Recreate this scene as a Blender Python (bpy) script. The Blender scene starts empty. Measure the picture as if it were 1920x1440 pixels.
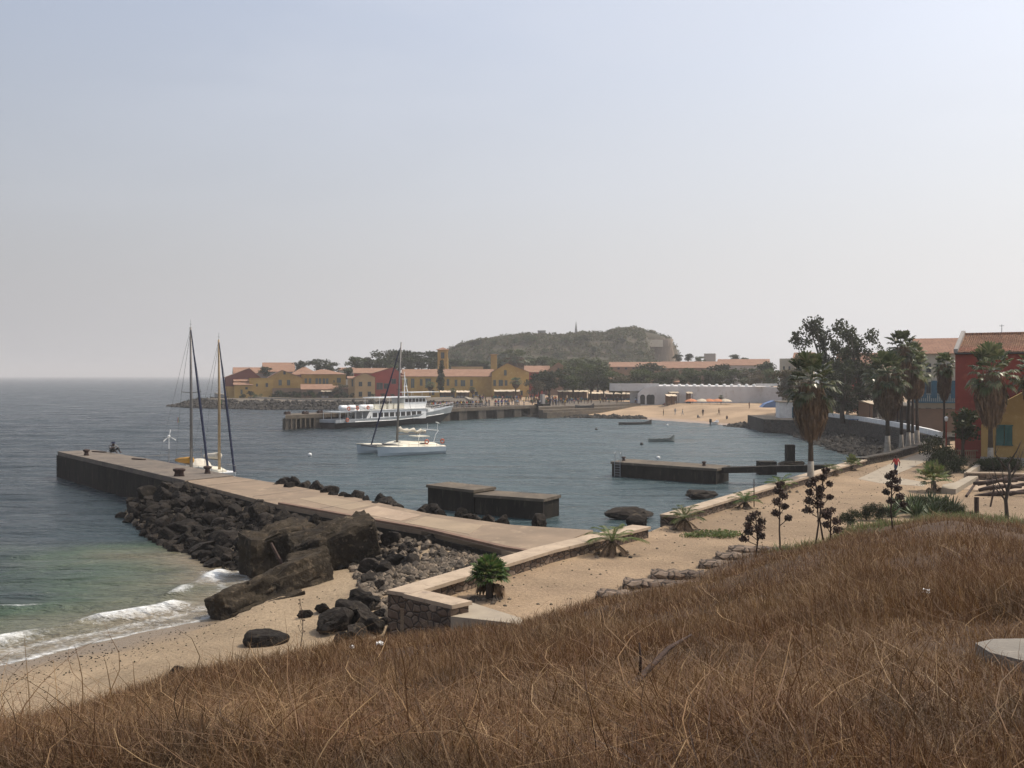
import bpy, bmesh, math, random
import numpy as np
from mathutils import Vector, Matrix, Euler, noise

random.seed(7)
RNG = np.random.default_rng(11)
scene = bpy.context.scene
COL = scene.collection
PI = math.pi
R = math.radians
F = 1900.0
PITCH = math.atan(16 / F)
CAMZ = 11.0

# ------------------------------------------------------------------ points measured on level planes of the place
def ray(px, py):
    u = (px - 960) / F; v = -(py - 720) / F
    return u, math.cos(PITCH) + math.sin(PITCH) * v, -math.sin(PITCH) + math.cos(PITCH) * v

def G(px, py, z=0.0):
    a, b, c = ray(px, py); t = (z - CAMZ) / c
    return Vector((a * t, b * t, z))

def W(px, py, Y):
    a, b, c = ray(px, py); t = Y / b
    return Vector((a * t, Y, CAMZ + c * t))

# ------------------------------------------------------------------ materials
MATS = {}
def nodes_of(m):
    m.use_nodes = True
    nt = m.node_tree
    nt.nodes.clear()
    return nt, nt.nodes, nt.links

def ramp(n, stops, interp='LINEAR'):
    r = n.new('ShaderNodeValToRGB'); r.color_ramp.interpolation = interp
    e = r.color_ramp.elements
    while len(e) < len(stops): e.new(0.5)
    for i, (p, c) in enumerate(stops):
        e[i].position = p
        e[i].color = (c[0], c[1], c[2], 1) if hasattr(c, '__len__') else (c, c, c, 1)
    return r

def mix(n, l, fac, a, b, mode='MIX'):
    m = n.new('ShaderNodeMix'); m.data_type = 'RGBA'; m.blend_type = mode
    for s, val in ((m.inputs[0], fac), (m.inputs[6], a), (m.inputs[7], b)):
        if hasattr(val, 'is_output'): l.new(val, s)
        elif hasattr(val, '__len__'): s.default_value = (val[0], val[1], val[2], 1)
        else: s.default_value = val
    return m.outputs[2]

def noise_tex(n, l, scale, detail=5, rough=0.55, vec=None, dist=0.0):
    t = n.new('ShaderNodeTexNoise'); t.inputs['Scale'].default_value = scale
    t.inputs['Detail'].default_value = detail; t.inputs['Roughness'].default_value = rough
    t.inputs['Distortion'].default_value = dist
    if vec is not None: l.new(vec, t.inputs['Vector'])
    return t

def mat(name, c1, c2=None, rough=0.85, scale=2.0, bump=0.25, bscale=None, c3=None, metallic=0.0, spec=0.3,
        island=0.0, objvar=0.0, stretch=None, bdist=0.05):
    """rough weathered surface: two or three own colours mottled by noise, fine bump"""
    if name in MATS: return MATS[name]
    m = bpy.data.materials.new(name); MATS[name] = m
    nt, n, l = nodes_of(m)
    out = n.new('ShaderNodeOutputMaterial'); b = n.new('ShaderNodeBsdfPrincipled')
    l.new(b.outputs[0], out.inputs[0])
    tc = n.new('ShaderNodeTexCoord'); vec = tc.outputs['Object']
    if stretch:
        mp = n.new('ShaderNodeMapping'); mp.inputs['Scale'].default_value = stretch
        l.new(vec, mp.inputs['Vector']); vec = mp.outputs[0]
    c2 = c2 or tuple(x * 0.75 for x in c1)
    t = noise_tex(n, l, scale, 6, 0.6, vec)
    r = ramp(n, [(0.35, 0.0), (0.65, 1.0)]); l.new(t.outputs['Fac'], r.inputs[0])
    col = mix(n, l, r.outputs[0], c1, c2)
    if c3:
        t2 = noise_tex(n, l, scale * 3.7, 4, 0.6, vec)
        r2 = ramp(n, [(0.55, 0.0), (0.72, 1.0)]); l.new(t2.outputs['Fac'], r2.inputs[0])
        col = mix(n, l, r2.outputs[0], col, c3)
    if island or objvar:
        src = n.new('ShaderNodeNewGeometry').outputs['Random Per Island'] if island else n.new('ShaderNodeObjectInfo').outputs['Random']
        k = island or objvar
        mr = n.new('ShaderNodeMapRange'); l.new(src, mr.inputs[0])
        mr.inputs[3].default_value = 1 - k; mr.inputs[4].default_value = 1 + k
        cmb = n.new('ShaderNodeVectorMath'); cmb.operation = 'SCALE'
        l.new(col, cmb.inputs[0]); l.new(mr.outputs[0], cmb.inputs[3])
        col = cmb.outputs[0]
    l.new(col, b.inputs['Base Color'])
    b.inputs['Roughness'].default_value = rough; b.inputs['Metallic'].default_value = metallic
    b.inputs['Specular IOR Level'].default_value = spec
    if bump:
        tb = noise_tex(n, l, bscale or scale * 5, 8, 0.65, vec)
        bp = n.new('ShaderNodeBump'); bp.inputs['Strength'].default_value = bump; bp.inputs['Distance'].default_value = bdist
        l.new(tb.outputs['Fac'], bp.inputs['Height']); l.new(bp.outputs[0], b.inputs['Normal'])
    return m

def leafmat(name, cols, trans=0.35, var=0.35, rough=0.6):
    """foliage: each leaf island takes its own colour from the ramp, some light passes through"""
    if name in MATS: return MATS[name]
    m = bpy.data.materials.new(name); MATS[name] = m
    nt, n, l = nodes_of(m)
    out = n.new('ShaderNodeOutputMaterial')
    g = n.new('ShaderNodeNewGeometry')
    r = ramp(n, [(i / max(1, len(cols) - 1), c) for i, c in enumerate(cols)])
    l.new(g.outputs['Random Per Island'], r.inputs[0])
    oi = n.new('ShaderNodeObjectInfo')
    mr = n.new('ShaderNodeMapRange'); l.new(oi.outputs['Random'], mr.inputs[0])
    mr.inputs[3].default_value = 1 - var; mr.inputs[4].default_value = 1 + var
    s = n.new('ShaderNodeVectorMath'); s.operation = 'SCALE'
    l.new(r.outputs[0], s.inputs[0]); l.new(mr.outputs[0], s.inputs[3])
    d = n.new('ShaderNodeBsdfPrincipled'); d.inputs['Roughness'].default_value = rough
    d.inputs['Specular IOR Level'].default_value = 0.25
    t = n.new('ShaderNodeBsdfTranslucent')
    l.new(s.outputs[0], d.inputs['Base Color']); l.new(s.outputs[0], t.inputs['Color'])
    mx = n.new('ShaderNodeMixShader'); mx.inputs[0].default_value = trans
    l.new(d.outputs[0], mx.inputs[1]); l.new(t.outputs[0], mx.inputs[2]); l.new(mx.outputs[0], out.inputs[0])
    return m

def stonemat(name, cols, mortar, scale=2.2, bump=0.8, zs=1.6, edge=0.06):
    if name in MATS: return MATS[name]
    m = bpy.data.materials.new(name); MATS[name] = m
    nt, n, l = nodes_of(m)
    out = n.new('ShaderNodeOutputMaterial'); b = n.new('ShaderNodeBsdfPrincipled'); l.new(b.outputs[0], out.inputs[0])
    tc = n.new('ShaderNodeTexCoord')
    mp = n.new('ShaderNodeMapping'); mp.inputs['Scale'].default_value = (1, 1, zs); l.new(tc.outputs['Object'], mp.inputs['Vector'])
    ve = n.new('ShaderNodeTexVoronoi'); ve.feature = 'DISTANCE_TO_EDGE'; ve.inputs['Scale'].default_value = scale
    vc = n.new('ShaderNodeTexVoronoi'); vc.feature = 'F1'; vc.inputs['Scale'].default_value = scale
    l.new(mp.outputs[0], ve.inputs['Vector']); l.new(mp.outputs[0], vc.inputs['Vector'])
    sep = n.new('ShaderNodeSeparateColor'); l.new(vc.outputs['Color'], sep.inputs[0])
    r = ramp(n, [(i / max(1, len(cols) - 1), c) for i, c in enumerate(cols)]); l.new(sep.outputs[0], r.inputs[0])
    nz = noise_tex(n, l, 6, 6, 0.7, tc.outputs['Object'])
    rr = ramp(n, [(0.3, 0.65), (0.7, 1.15)]); l.new(nz.outputs['Fac'], rr.inputs[0])
    colr = mix(n, l, 1.0, r.outputs[0], rr.outputs[0], 'MULTIPLY')
    er = ramp(n, [(edge * 0.5, 1.0), (edge * 1.4, 0.0)]); l.new(ve.outputs['Distance'], er.inputs[0])
    l.new(mix(n, l, er.outputs[0], colr, mortar), b.inputs['Base Color'])
    b.inputs['Roughness'].default_value = 0.9; b.inputs['Specular IOR Level'].default_value = 0.2
    r3 = ramp(n, [(0.0, 0.0), (edge * 3, 1.0)]); l.new(ve.outputs['Distance'], r3.inputs[0])
    ad = n.new('ShaderNodeMath'); ad.operation = 'MULTIPLY_ADD'; l.new(nz.outputs['Fac'], ad.inputs[0]); ad.inputs[1].default_value = 0.5
    l.new(r3.outputs[0], ad.inputs[2])
    bp = n.new('ShaderNodeBump'); bp.inputs['Strength'].default_value = bump; bp.inputs['Distance'].default_value = 0.06
    l.new(ad.outputs[0], bp.inputs['Height']); l.new(bp.outputs[0], b.inputs['Normal'])
    return m

def tilemat(name, c1, c2, c3, rows=3.0, cols_=4.0, bump=0.8):
    """clay tiles laid in courses: ribs down the slope plus broken courses"""
    if name in MATS: return MATS[name]
    m = bpy.data.materials.new(name); MATS[name] = m
    nt, n, l = nodes_of(m)
    out = n.new('ShaderNodeOutputMaterial'); b = n.new('ShaderNodeBsdfPrincipled'); l.new(b.outputs[0], out.inputs[0])
    tc = n.new('ShaderNodeTexCoord')
    t = noise_tex(n, l, 0.5, 5, 0.6, tc.outputs['Object'])
    t2 = noise_tex(n, l, 4.5, 3, 0.6, tc.outputs['Object'])
    r = ramp(n, [(0.35, c1), (0.62, c2)]); l.new(t.outputs['Fac'], r.inputs[0])
    r2 = ramp(n, [(0.5, 0.0), (0.68, 1.0)]); l.new(t2.outputs['Fac'], r2.inputs[0])
    col = mix(n, l, r2.outputs[0], r.outputs[0], c3)
    w = n.new('ShaderNodeTexWave'); w.bands_direction = 'Z'; w.wave_profile = 'SAW'; w.inputs['Scale'].default_value = rows
    w.inputs['Distortion'].default_value = 0.6; w.inputs['Detail'].default_value = 2; w.inputs['Detail Scale'].default_value = 3
    l.new(tc.outputs['Object'], w.inputs['Vector'])
    rw = ramp(n, [(0.0, 0.5), (0.25, 1.0)]); l.new(w.outputs['Fac'], rw.inputs[0])
    col = mix(n, l, 0.7, col, rw.outputs[0], 'MULTIPLY')
    l.new(col, b.inputs['Base Color']); b.inputs['Roughness'].default_value = 0.9; b.inputs['Specular IOR Level'].default_value = 0.2
    w2 = n.new('ShaderNodeTexWave'); w2.bands_direction = 'X'; w2.inputs['Scale'].default_value = cols_
    l.new(tc.outputs['Object'], w2.inputs['Vector'])
    ad = n.new('ShaderNodeMath'); ad.operation = 'ADD'; l.new(w.outputs['Fac'], ad.inputs[0]); l.new(w2.outputs['Fac'], ad.inputs[1])
    bp = n.new('ShaderNodeBump'); bp.inputs['Strength'].default_value = bump; bp.inputs['Distance'].default_value = 0.08
    l.new(ad.outputs[0], bp.inputs['Height']); l.new(bp.outputs[0], b.inputs['Normal'])
    return m

M_sand = None
def basics():
    mat('concrete_warm', (0.36, 0.27, 0.19), (0.28, 0.21, 0.15), c3=(0.42, 0.33, 0.24), scale=0.6, bump=0.3)
    mat('concrete_slab', (0.2, 0.18, 0.15), (0.15, 0.135, 0.115), c3=(0.24,0.215,0.18), scale=1.5, bump=0.5)
    mat('concrete_pale', (0.33, 0.28, 0.21), (0.26, 0.22, 0.17), scale=1.2, bump=0.2)
    mat('concrete_dark', (0.033, 0.028, 0.023), (0.014, 0.013, 0.011), c3=(0.066, 0.055, 0.043), spec=0.1, stretch=(1, 1, .22), scale=0.9, bump=0.5)  # streaked concrete; shade of the sunless sides is put into the dark tone
    mat('concrete_stained', (0.14, 0.115, 0.085), (0.085, 0.072, 0.058), c3=(0.19, 0.155, 0.12), spec=0.15, scale=0.5, bump=0.35)
    mat('jetty_deck', (0.245, 0.182, 0.125), (0.18, 0.135, 0.094), c3=(0.31, 0.235, 0.16), scale=0.35, bump=0.4, bscale=4)
    mat('jetty_grey', (0.165, 0.135, 0.105), (0.105, 0.088, 0.072), c3=(0.21, 0.175, 0.135), scale=0.5, bump=0.4, stretch=(1, 1, 1))
    mat('jetty_slab', (0.3, 0.23, 0.155), (0.24, 0.185, 0.125), c3=(0.24,0.185,0.13), scale=0.4, bump=0.2)
    mat('kerb_red', (0.2, 0.125, 0.085), (0.14, 0.09, 0.065), scale=1.4, bump=0.3)
    mat('basalt', (0.026, 0.021, 0.017), (0.012, 0.0105, 0.009), c3=(0.075, 0.06, 0.045), spec=0.12, scale=1.1, bump=0.9, bscale=5, objvar=0.45, bdist=0.08)
    mat('basalt_weed', (0.055, 0.043, 0.029), (0.022, 0.018, 0.014), c3=(0.13, 0.1, 0.068), spec=0.1, scale=0.9, bump=1.0, bscale=4, bdist=0.15)
    mat('rubble', (0.155, 0.12, 0.085), (0.065, 0.054, 0.042), c3=(0.21, 0.165, 0.12), scale=0.6, bump=0.7, island=0.55)
    mat('far_rock', (0.05, 0.045, 0.038), (0.026, 0.024, 0.022), c3=(0.1, 0.09, 0.075), spec=0.1, scale=0.35, bump=0.8, island=0.45)
    mat('white_paint', (0.78, 0.78, 0.76), (0.62, 0.62, 0.6), scale=1.5, rough=0.5, bump=0.08)
    mat('boat_white', (0.8, 0.81, 0.8), (0.7, 0.71, 0.71), scale=0.6, rough=0.3, bump=0.02, spec=0.5)
    mat('boat_hull_shade', (0.36, 0.42, 0.46), (0.32, 0.38, 0.42), scale=0.6, rough=0.35, bump=0.02, spec=0.5)  # white catamaran hull with its bluish shade put into the base colour
    mat('deck_cream', (0.72, 0.68, 0.55), (0.62, 0.58, 0.47), scale=0.9, rough=0.6, bump=0.05)
    mat('black_hull', (0.02, 0.021, 0.023), (0.035, 0.03, 0.028), scale=0.5, rough=0.45, bump=0.05)
    mat('grey_steel', (0.36, 0.38, 0.39), (0.27, 0.29, 0.3), scale=0.8, rough=0.5, bump=0.03)  # grey darkened to paint in shading on the ferry bulwark's sunless side
    mat('dark_metal', (0.045, 0.043, 0.04), (0.03, 0.028, 0.026), scale=3, rough=0.6)
    mat('rust_metal', (0.06, 0.032, 0.024), (0.035, 0.022, 0.018), scale=4, rough=0.8)
    mat('mast_alu', (0.22, 0.21, 0.2), (0.17, 0.16, 0.15), scale=2, rough=0.5, metallic=0.3)
    mat('mast_wood', (0.36, 0.27, 0.16), (0.3, 0.22, 0.13), scale=2, rough=0.5)
    mat('glass_dark', (0.022, 0.026, 0.03), (0.03, 0.034, 0.038), scale=1, rough=0.12, bump=0.0, spec=0.6)
    mat('blue_canvas', (0.014, 0.02, 0.05), (0.012, 0.016, 0.04), scale=3, bump=0.3)
    mat('yellow_canvas', (0.5, 0.27, 0.05), (0.42, 0.22, 0.04), scale=3, bump=0.3)
    mat('cream_canvas', (0.62, 0.57, 0.48), (0.5, 0.46, 0.38), scale=3, bump=0.4)
    mat('awning_cream', (0.55, 0.46, 0.34), (0.46, 0.38, 0.28), scale=1.5, bump=0.2, objvar=0.2)
    mat('orange_rubber', (0.6, 0.12, 0.04), scale=3, rough=0.5)
    mat('blue_paint', (0.045, 0.12, 0.17), (0.03, 0.085, 0.12), scale=2, bump=0.1)
    mat('green_shutter', (0.04, 0.12, 0.11), (0.03, 0.09, 0.085), scale=2, bump=0.15)
    mat('grey_shutter', (0.10, 0.12, 0.115), (0.075, 0.09, 0.088), scale=2, bump=0.1)
    mat('pier_stone', (0.1, 0.086, 0.07), (0.06, 0.053, 0.044), c3=(0.14, 0.12, 0.095), scale=.6, bump=.3, stretch=(1,1,.3), spec=.1)
    mat('ochre_far', (0.42, 0.27, 0.08), (0.33, 0.2, 0.058), c3=(0.44, 0.31, 0.13), scale=0.25, bump=0.15, objvar=0.12)
    mat('ochre_near', (0.40, 0.27, 0.10), (0.33, 0.22, 0.08), c3=(0.44, 0.31, 0.14), scale=0.5, bump=0.2)
    mat('beige_wall', (0.46, 0.31, 0.16), (0.4, 0.26, 0.13), scale=0.3, bump=0.15)
    mat('red_wall', (0.34, 0.065, 0.05), (0.27, 0.05, 0.04), scale=0.35, bump=0.15)
    mat('red_near', (0.25, 0.045, 0.03), (0.19, 0.035, 0.026), c3=(0.29, 0.07, 0.04), scale=0.4, bump=0.2)
    mat('maroon_wall', (0.17, 0.065, 0.055), (0.14, 0.05, 0.045), scale=0.3, bump=0.15)
    mat('white_wall', (0.55, 0.54, 0.53), (0.46, 0.45, 0.445), c3=(0.40, 0.37, 0.34), scale=0.25, bump=0.2)
    mat('grey_wall', (0.3, 0.28, 0.26), (0.25, 0.235, 0.22), scale=0.3, bump=0.2)
    mat('cream_wall', (0.45, 0.42, 0.34), (0.38, 0.35, 0.29), scale=0.3, bump=0.2)
    mat('brown_wall', (0.22, 0.14, 0.09), (0.17, 0.11, 0.075), scale=0.3, bump=0.2)
    tilemat('tile_far', (0.33, 0.195, 0.13), (0.26, 0.15, 0.1), (0.2, 0.12, 0.085), rows=1.2, cols_=1.6, bump=0.5)
    tilemat('tile_near', (0.50, 0.31, 0.2), (0.38, 0.22, 0.15), (0.15, 0.1, 0.08), rows=1.7, cols_=1.5, bump=1.0)
    tilemat('tile_brown', (0.33, 0.19, 0.13), (0.26, 0.145, 0.1), (0.17, 0.11, 0.08), rows=1.6, cols_=1.6, bump=0.6)
    stonemat('wall_stone', [(0.09, 0.065, 0.05), (0.2, 0.15, 0.11), (0.13, 0.09, 0.065), (0.26, 0.2, 0.15)], (0.05, 0.04, 0.033), scale=2.4)
    stonemat('wall_stone_dark', [(0.05, 0.045, 0.04), (0.1, 0.09, 0.075), (0.07, 0.055, 0.045)], (0.025, 0.022, 0.02), scale=1.6)
    mat('wall_cap', (0.42, 0.33, 0.24), (0.32, 0.25, 0.18), c3=(0.22, 0.17, 0.13), scale=0.9, bump=0.4)
    mat('trunk_bark', (0.085, 0.066, 0.05), (0.055, 0.044, 0.034), scale=4, bump=0.7)
    mat('palm_white', (0.34, 0.31, 0.26), (0.24, 0.21, 0.17), c3=(0.2,0.17,0.13), scale=3, bump=0.4)
    mat('skin_dark', (0.075, 0.042, 0.028), scale=3, bump=0)
    mat('dry_wood', (0.06, 0.035, 0.026), (0.035, 0.022, 0.017), scale=5, bump=0.6)
    leafmat('leaf_town', [(0.028, 0.045, 0.012), (0.058, 0.08, 0.022), (0.04, 0.055, 0.017), (0.09, 0.1, 0.035)])
    leafmat('leaf_dark', [(0.015, 0.024, 0.009), (0.032, 0.043, 0.014), (0.023, 0.03, 0.011), (0.06, 0.066, 0.026)], trans=.35)
    leafmat('leaf_brown', [(0.07, 0.06, 0.035), (0.11, 0.085, 0.05), (0.07, 0.075, 0.035)])
    leafmat('leaf_hill', [(0.055, 0.07, 0.026), (0.085, 0.09, 0.038), (0.07, 0.068, 0.036), (0.115, 0.09, 0.052), (0.045, 0.064, 0.022)])  # olive greens lightened so the colour carries some of the hill's haze
    leafmat('leaf_palm', [(0.04, 0.06, 0.024), (0.075, 0.1, 0.04), (0.13, 0.15, 0.07), (0.17, 0.16, 0.09)], trans=0.35, rough=0.32)
    leafmat('leaf_fresh', [(0.04, 0.085, 0.02), (0.065, 0.12, 0.028), (0.1, 0.15, 0.045), (0.15, 0.15, 0.06)], trans=0.45, rough=0.45)
    leafmat('leaf_dull', [(0.07, 0.11, 0.03), (0.12, 0.15, 0.05), (0.18, 0.16, 0.08)], trans=0.4, rough=0.5)
    leafmat('leaf_agave', [(0.04, 0.065, 0.022), (0.07, 0.09, 0.035), (0.055, 0.075, 0.028)], trans=0.1, rough=0.5)
    leafmat('leaf_dead', [(0.12, 0.08, 0.05), (0.19, 0.13, 0.08), (0.09, 0.062, 0.042), (0.25, 0.17, 0.1)], trans=0.2, rough=0.8, var=0.2)
    leafmat('pod_dark', [(0.05, 0.03, 0.024), (0.085, 0.05, 0.035), (0.035, 0.024, 0.02)], trans=0.05)
basics()
M = MATS
def strawmat():
    m = bpy.data.materials.new('straw'); MATS['straw'] = m; nt, n, l = nodes_of(m); out = n.new('ShaderNodeOutputMaterial'); g = n.new('ShaderNodeNewGeometry')
    A = ramp(n, [(0, (0.1, 0.052, 0.026)), (.3, (0.16, 0.088, 0.043)), (.55, (0.07, 0.038, 0.02)), (.82, (0.22, 0.135, 0.07)), (1, (0.44, 0.33, 0.2))]); B = ramp(n, [(0, (0.17, 0.105, 0.05)), (.35, (0.25, 0.165, 0.085)), (.7, (0.11, 0.065, 0.034)), (1, (0.48, 0.37, 0.23))]); C = ramp(n, [(0, (0.055, 0.04, 0.026)), (.5, (0.1, 0.06, 0.034)), (1, (0.22, 0.17, 0.11))])
    for q in (A, B, C): l.new(g.outputs['Random Per Island'], q.inputs[0])
    n1 = noise_tex(n, l, .28, 4, .6, g.outputs['Position']); r1 = ramp(n, [(.46, 0), (.62, 1)]); l.new(n1.outputs['Fac'], r1.inputs[0])
    n2 = noise_tex(n, l, .9, 4, .6, g.outputs['Position'], .5); r2 = ramp(n, [(.5, 0), (.66, 1)]); l.new(n2.outputs['Fac'], r2.inputs[0])
    c = mix(n, l, 1.0, mix(n, l, r2.outputs[0], mix(n, l, r1.outputs[0], A.outputs[0], B.outputs[0]), C.outputs[0]), (.94, .83, .69), 'MULTIPLY')
    d = n.new('ShaderNodeBsdfPrincipled'); d.inputs['Roughness'].default_value = .6; d.inputs['Specular IOR Level'].default_value = .3; t = n.new('ShaderNodeBsdfTranslucent'); l.new(c, d.inputs['Base Color']); l.new(c, t.inputs['Color'])
    mx = n.new('ShaderNodeMixShader'); mx.inputs[0].default_value = .25; l.new(d.outputs[0], mx.inputs[1]); l.new(t.outputs[0], mx.inputs[2]); l.new(mx.outputs[0], out.inputs[0])
strawmat()

def flat(name, c, rough=0.7):
    return mat(name, c, tuple(x * 0.85 for x in c), rough=rough, scale=4, bump=0.0)

# ------------------------------------------------------------------ mesh building
class MB:
    def __init__(s): s.v = []; s.f = []; s.m = []
    def add(s, vs, fs, mi=0):
        o = len(s.v); s.v.extend(tuple(v) for v in vs)
        s.f.extend(tuple(i + o for i in f) for f in fs); s.m.extend([mi] * len(fs)); return s
    def box(s, c, d, rz=0, mi=0, rot=None):
        hx, hy, hz = d[0] / 2, d[1] / 2, d[2] / 2
        vs = [Vector((x, y, z)) for z in (-hz, hz) for x, y in ((-hx, -hy), (hx, -hy), (hx, hy), (-hx, hy))]
        mt = Euler(rot).to_matrix() if rot else Matrix.Rotation(rz, 3, 'Z')
        vs = [mt @ v + Vector(c) for v in vs]
        return s.add(vs, [(3, 2, 1, 0), (4, 5, 6, 7), (0, 1, 5, 4), (1, 2, 6, 5), (2, 3, 7, 6), (3, 0, 4, 7)], mi)
    def prism(s, poly, z0, z1, mi=0):
        n = len(poly); zz0 = z0 if hasattr(z0, '__len__') else [z0] * n; zz1 = z1 if hasattr(z1, '__len__') else [z1] * n
        vs = [(p[0], p[1], zz0[i]) for i, p in enumerate(poly)] + [(p[0], p[1], zz1[i]) for i, p in enumerate(poly)]
        fs = [tuple(range(n))[::-1], tuple(range(n, 2 * n))] + [(i, (i + 1) % n, n + (i + 1) % n, n + i) for i in range(n)]
        return s.add(vs, fs, mi)
    def strip(s, pts, w, z0, z1, mi=0, side=0):
        """wall along a polyline; side -1/0/1 places the thickness right/centre/left"""
        P = [Vector((p[0], p[1])) for p in pts]; L = []; Rr = []
        zz0 = z0 if hasattr(z0, '__len__') else [z0] * len(P); zz1 = z1 if hasattr(z1, '__len__') else [z1] * len(P)
        for i, p in enumerate(P):
            a = (P[i] - P[i - 1]).normalized() if i else None; b = (P[i + 1] - P[i]).normalized() if i < len(P) - 1 else None
            t = ((a or b) + (b or a)).normalized(); nrm = Vector((-t.y, t.x))
            k = 1.0 / max(0.4, nrm.dot(Vector((-(b or a).y, (b or a).x))))
            L.append(p + nrm * k * w * (0.5 + side * 0.5)); Rr.append(p - nrm * k * w * (0.5 - side * 0.5))
        vs = []
        for i in range(len(P)):
            vs += [(L[i].x, L[i].y, zz0[i]), (Rr[i].x, Rr[i].y, zz0[i]), (Rr[i].x, Rr[i].y, zz1[i]), (L[i].x, L[i].y, zz1[i])]
        fs = [(0, 1, 2, 3)]
        for i in range(len(P) - 1):
            a = 4 * i
            for k in range(4): fs.append((a + k, a + 4 + k, a + 4 + (k + 1) % 4, a + (k + 1) % 4))
        a = 4 * (len(P) - 1); fs.append((a + 3, a + 2, a + 1, a))
        return s.add(vs, fs, mi)
    def tube(s, pts, rad, n=6, mi=0, closed=False):
        P = [Vector(p) for p in pts]; rr = rad if hasattr(rad, '__len__') else [rad] * len(P)
        vs = []; up = Vector((0, 0, 1))
        prev = None
        for i, p in enumerate(P):
            t = (P[min(i + 1, len(P) - 1)] - P[max(i - 1, 0)])
            t = t.normalized() if t.length > 1e-9 else Vector((0, 0, 1))
            if prev is None:
                a = t.cross(up if abs(t.z) < 0.9 else Vector((1, 0, 0))).normalized()
            else:
                a = (prev - t * prev.dot(t)).normalized()
            prev = a; b = t.cross(a)
            for k in range(n):
                th = 2 * PI * k / n
                vs.append(p + (a * math.cos(th) + b * math.sin(th)) * rr[i])
        fs = []
        for i in range(len(P) - 1):
            for k in range(n):
                fs.append((i * n + k, i * n + (k + 1) % n, (i + 1) * n + (k + 1) % n, (i + 1) * n + k))
        fs.append(tuple(range(n))[::-1]); e = (len(P) - 1) * n; fs.append(tuple(range(e, e + n)))
        return s.add(vs, fs, mi)
    def rod(s, a, b, r, n=5, r2=None, mi=0): return s.tube([a, b], [r, r if r2 is None else r2], n, mi)
    def loft(s, rings, mi=0, cap=True):
        n = len(rings[0]); vs = [v for r in rings for v in r]; fs = []
        for i in range(len(rings) - 1):
            for k in range(n):
                fs.append((i * n + k, i * n + (k + 1) % n, (i + 1) * n + (k + 1) % n, (i + 1) * n + k))
        if cap:
            fs.append(tuple(range(n))[::-1]); e = (len(rings) - 1) * n; fs.append(tuple(range(e, e + n)))
        return s.add(vs, fs, mi)
    def ball(s, c, r, n=8, m_=5, mi=0, sc=(1, 1, 1)):
        rings = []
        for j in range(m_ + 1):
            ph = PI * (j + 0.001) / (m_ + 0.002) ; 
            rings.append([(c[0] + r * sc[0] * math.sin(ph) * math.cos(2 * PI * k / n), c[1] + r * sc[1] * math.sin(ph) * math.sin(2 * PI * k / n), c[2] - r * sc[2] * math.cos(ph)) for k in range(n)])
        return s.loft(rings, mi)
    def torus(s, c, R_, r, axis='y', n=14, k=6, mi=0):
        rings = []
        for i in range(n + 1):
            a = 2 * PI * i / n
            ring = []
            for j in range(k):
                b = 2 * PI * j / k; q = R_ + r * math.cos(b); h = r * math.sin(b)
                if axis == 'y': ring.append((c[0] + q * math.cos(a), c[1] + h, c[2] + q * math.sin(a)))
                elif axis == 'x': ring.append((c[0] + h, c[1] + q * math.cos(a), c[2] + q * math.sin(a)))
                else: ring.append((c[0] + q * math.cos(a), c[1] + q * math.sin(a), c[2] + h))
            rings.append(ring)
        return s.loft(rings, mi, cap=False)
    def quad(s, a, b, c, d, mi=0): return s.add([a, b, c, d], [(0, 1, 2, 3)], mi)

def wloc(o):
    v = Vector((0, 0, 0))
    while o: v += o.location; o = o.parent
    return v

def build(name, mb, mats, parent=None, loc=None, smooth=False, fix=True):
    if not isinstance(mats, (list, tuple)): mats = [mats]
    org = wloc(parent) if parent else Vector(loc or (0, 0, 0))
    me = bpy.data.meshes.new(name)
    me.from_pydata([(v[0] - org.x, v[1] - org.y, v[2] - org.z) for v in mb.v], [], mb.f)
    for m in mats: me.materials.append(MATS[m] if isinstance(m, str) else m)
    if len(mats) > 1: me.polygons.foreach_set('material_index', mb.m)
    if fix:
        bm = bmesh.new(); bm.from_mesh(me); bmesh.ops.recalc_face_normals(bm, faces=bm.faces); bm.to_mesh(me); bm.free()
    if smooth: me.polygons.foreach_set('use_smooth', [True] * len(me.polygons))
    me.update()
    o = bpy.data.objects.new(name, me); COL.objects.link(o)
    if parent: o.parent = parent
    else: o.location = org
    return o

def npmesh(name, V, Fc, mats, parent=None, loc=None, smooth=False, mi=None):
    if not isinstance(mats, (list, tuple)): mats = [mats]
    org = wloc(parent) if parent else Vector(loc or (0, 0, 0))
    me = bpy.data.meshes.new(name); k = Fc.shape[1]
    me.vertices.add(len(V)); me.vertices.foreach_set('co', (np.asarray(V, float) - np.array(org)).astype(np.float32).ravel())
    me.loops.add(Fc.size); me.loops.foreach_set('vertex_index', Fc.astype(np.int32).ravel())
    me.polygons.add(len(Fc)); me.polygons.foreach_set('loop_start', np.arange(len(Fc), dtype=np.int32) * k)
    try: me.polygons.foreach_set('loop_total', np.full(len(Fc), k, dtype=np.int32))
    except Exception: pass
    for m in mats: me.materials.append(MATS[m] if isinstance(m, str) else m)
    if mi is not None: me.polygons.foreach_set('material_index', mi.astype(np.int32))
    me.polygons.foreach_set('use_smooth', np.full(len(Fc), bool(smooth)))
    me.update(calc_edges=True); me.validate()
    o = bpy.data.objects.new(name, me); COL.objects.link(o)
    if parent: o.parent = parent
    else: o.location = org
    return o

def thing(name, label, cat, loc=(0, 0, 0), rz=0, group=None):
    o = bpy.data.objects.new(name, None); COL.objects.link(o)
    o.empty_display_size = 0.2
    o.location = loc; o.rotation_euler = (0, 0, rz); tag(o, label, cat, group); return o

def tag(o, label, cat, group=None, kind=None):
    if label: o['label'] = label
    if cat: o['category'] = cat
    if group: o['group'] = group
    if kind: o['kind'] = kind
    return o

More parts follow.
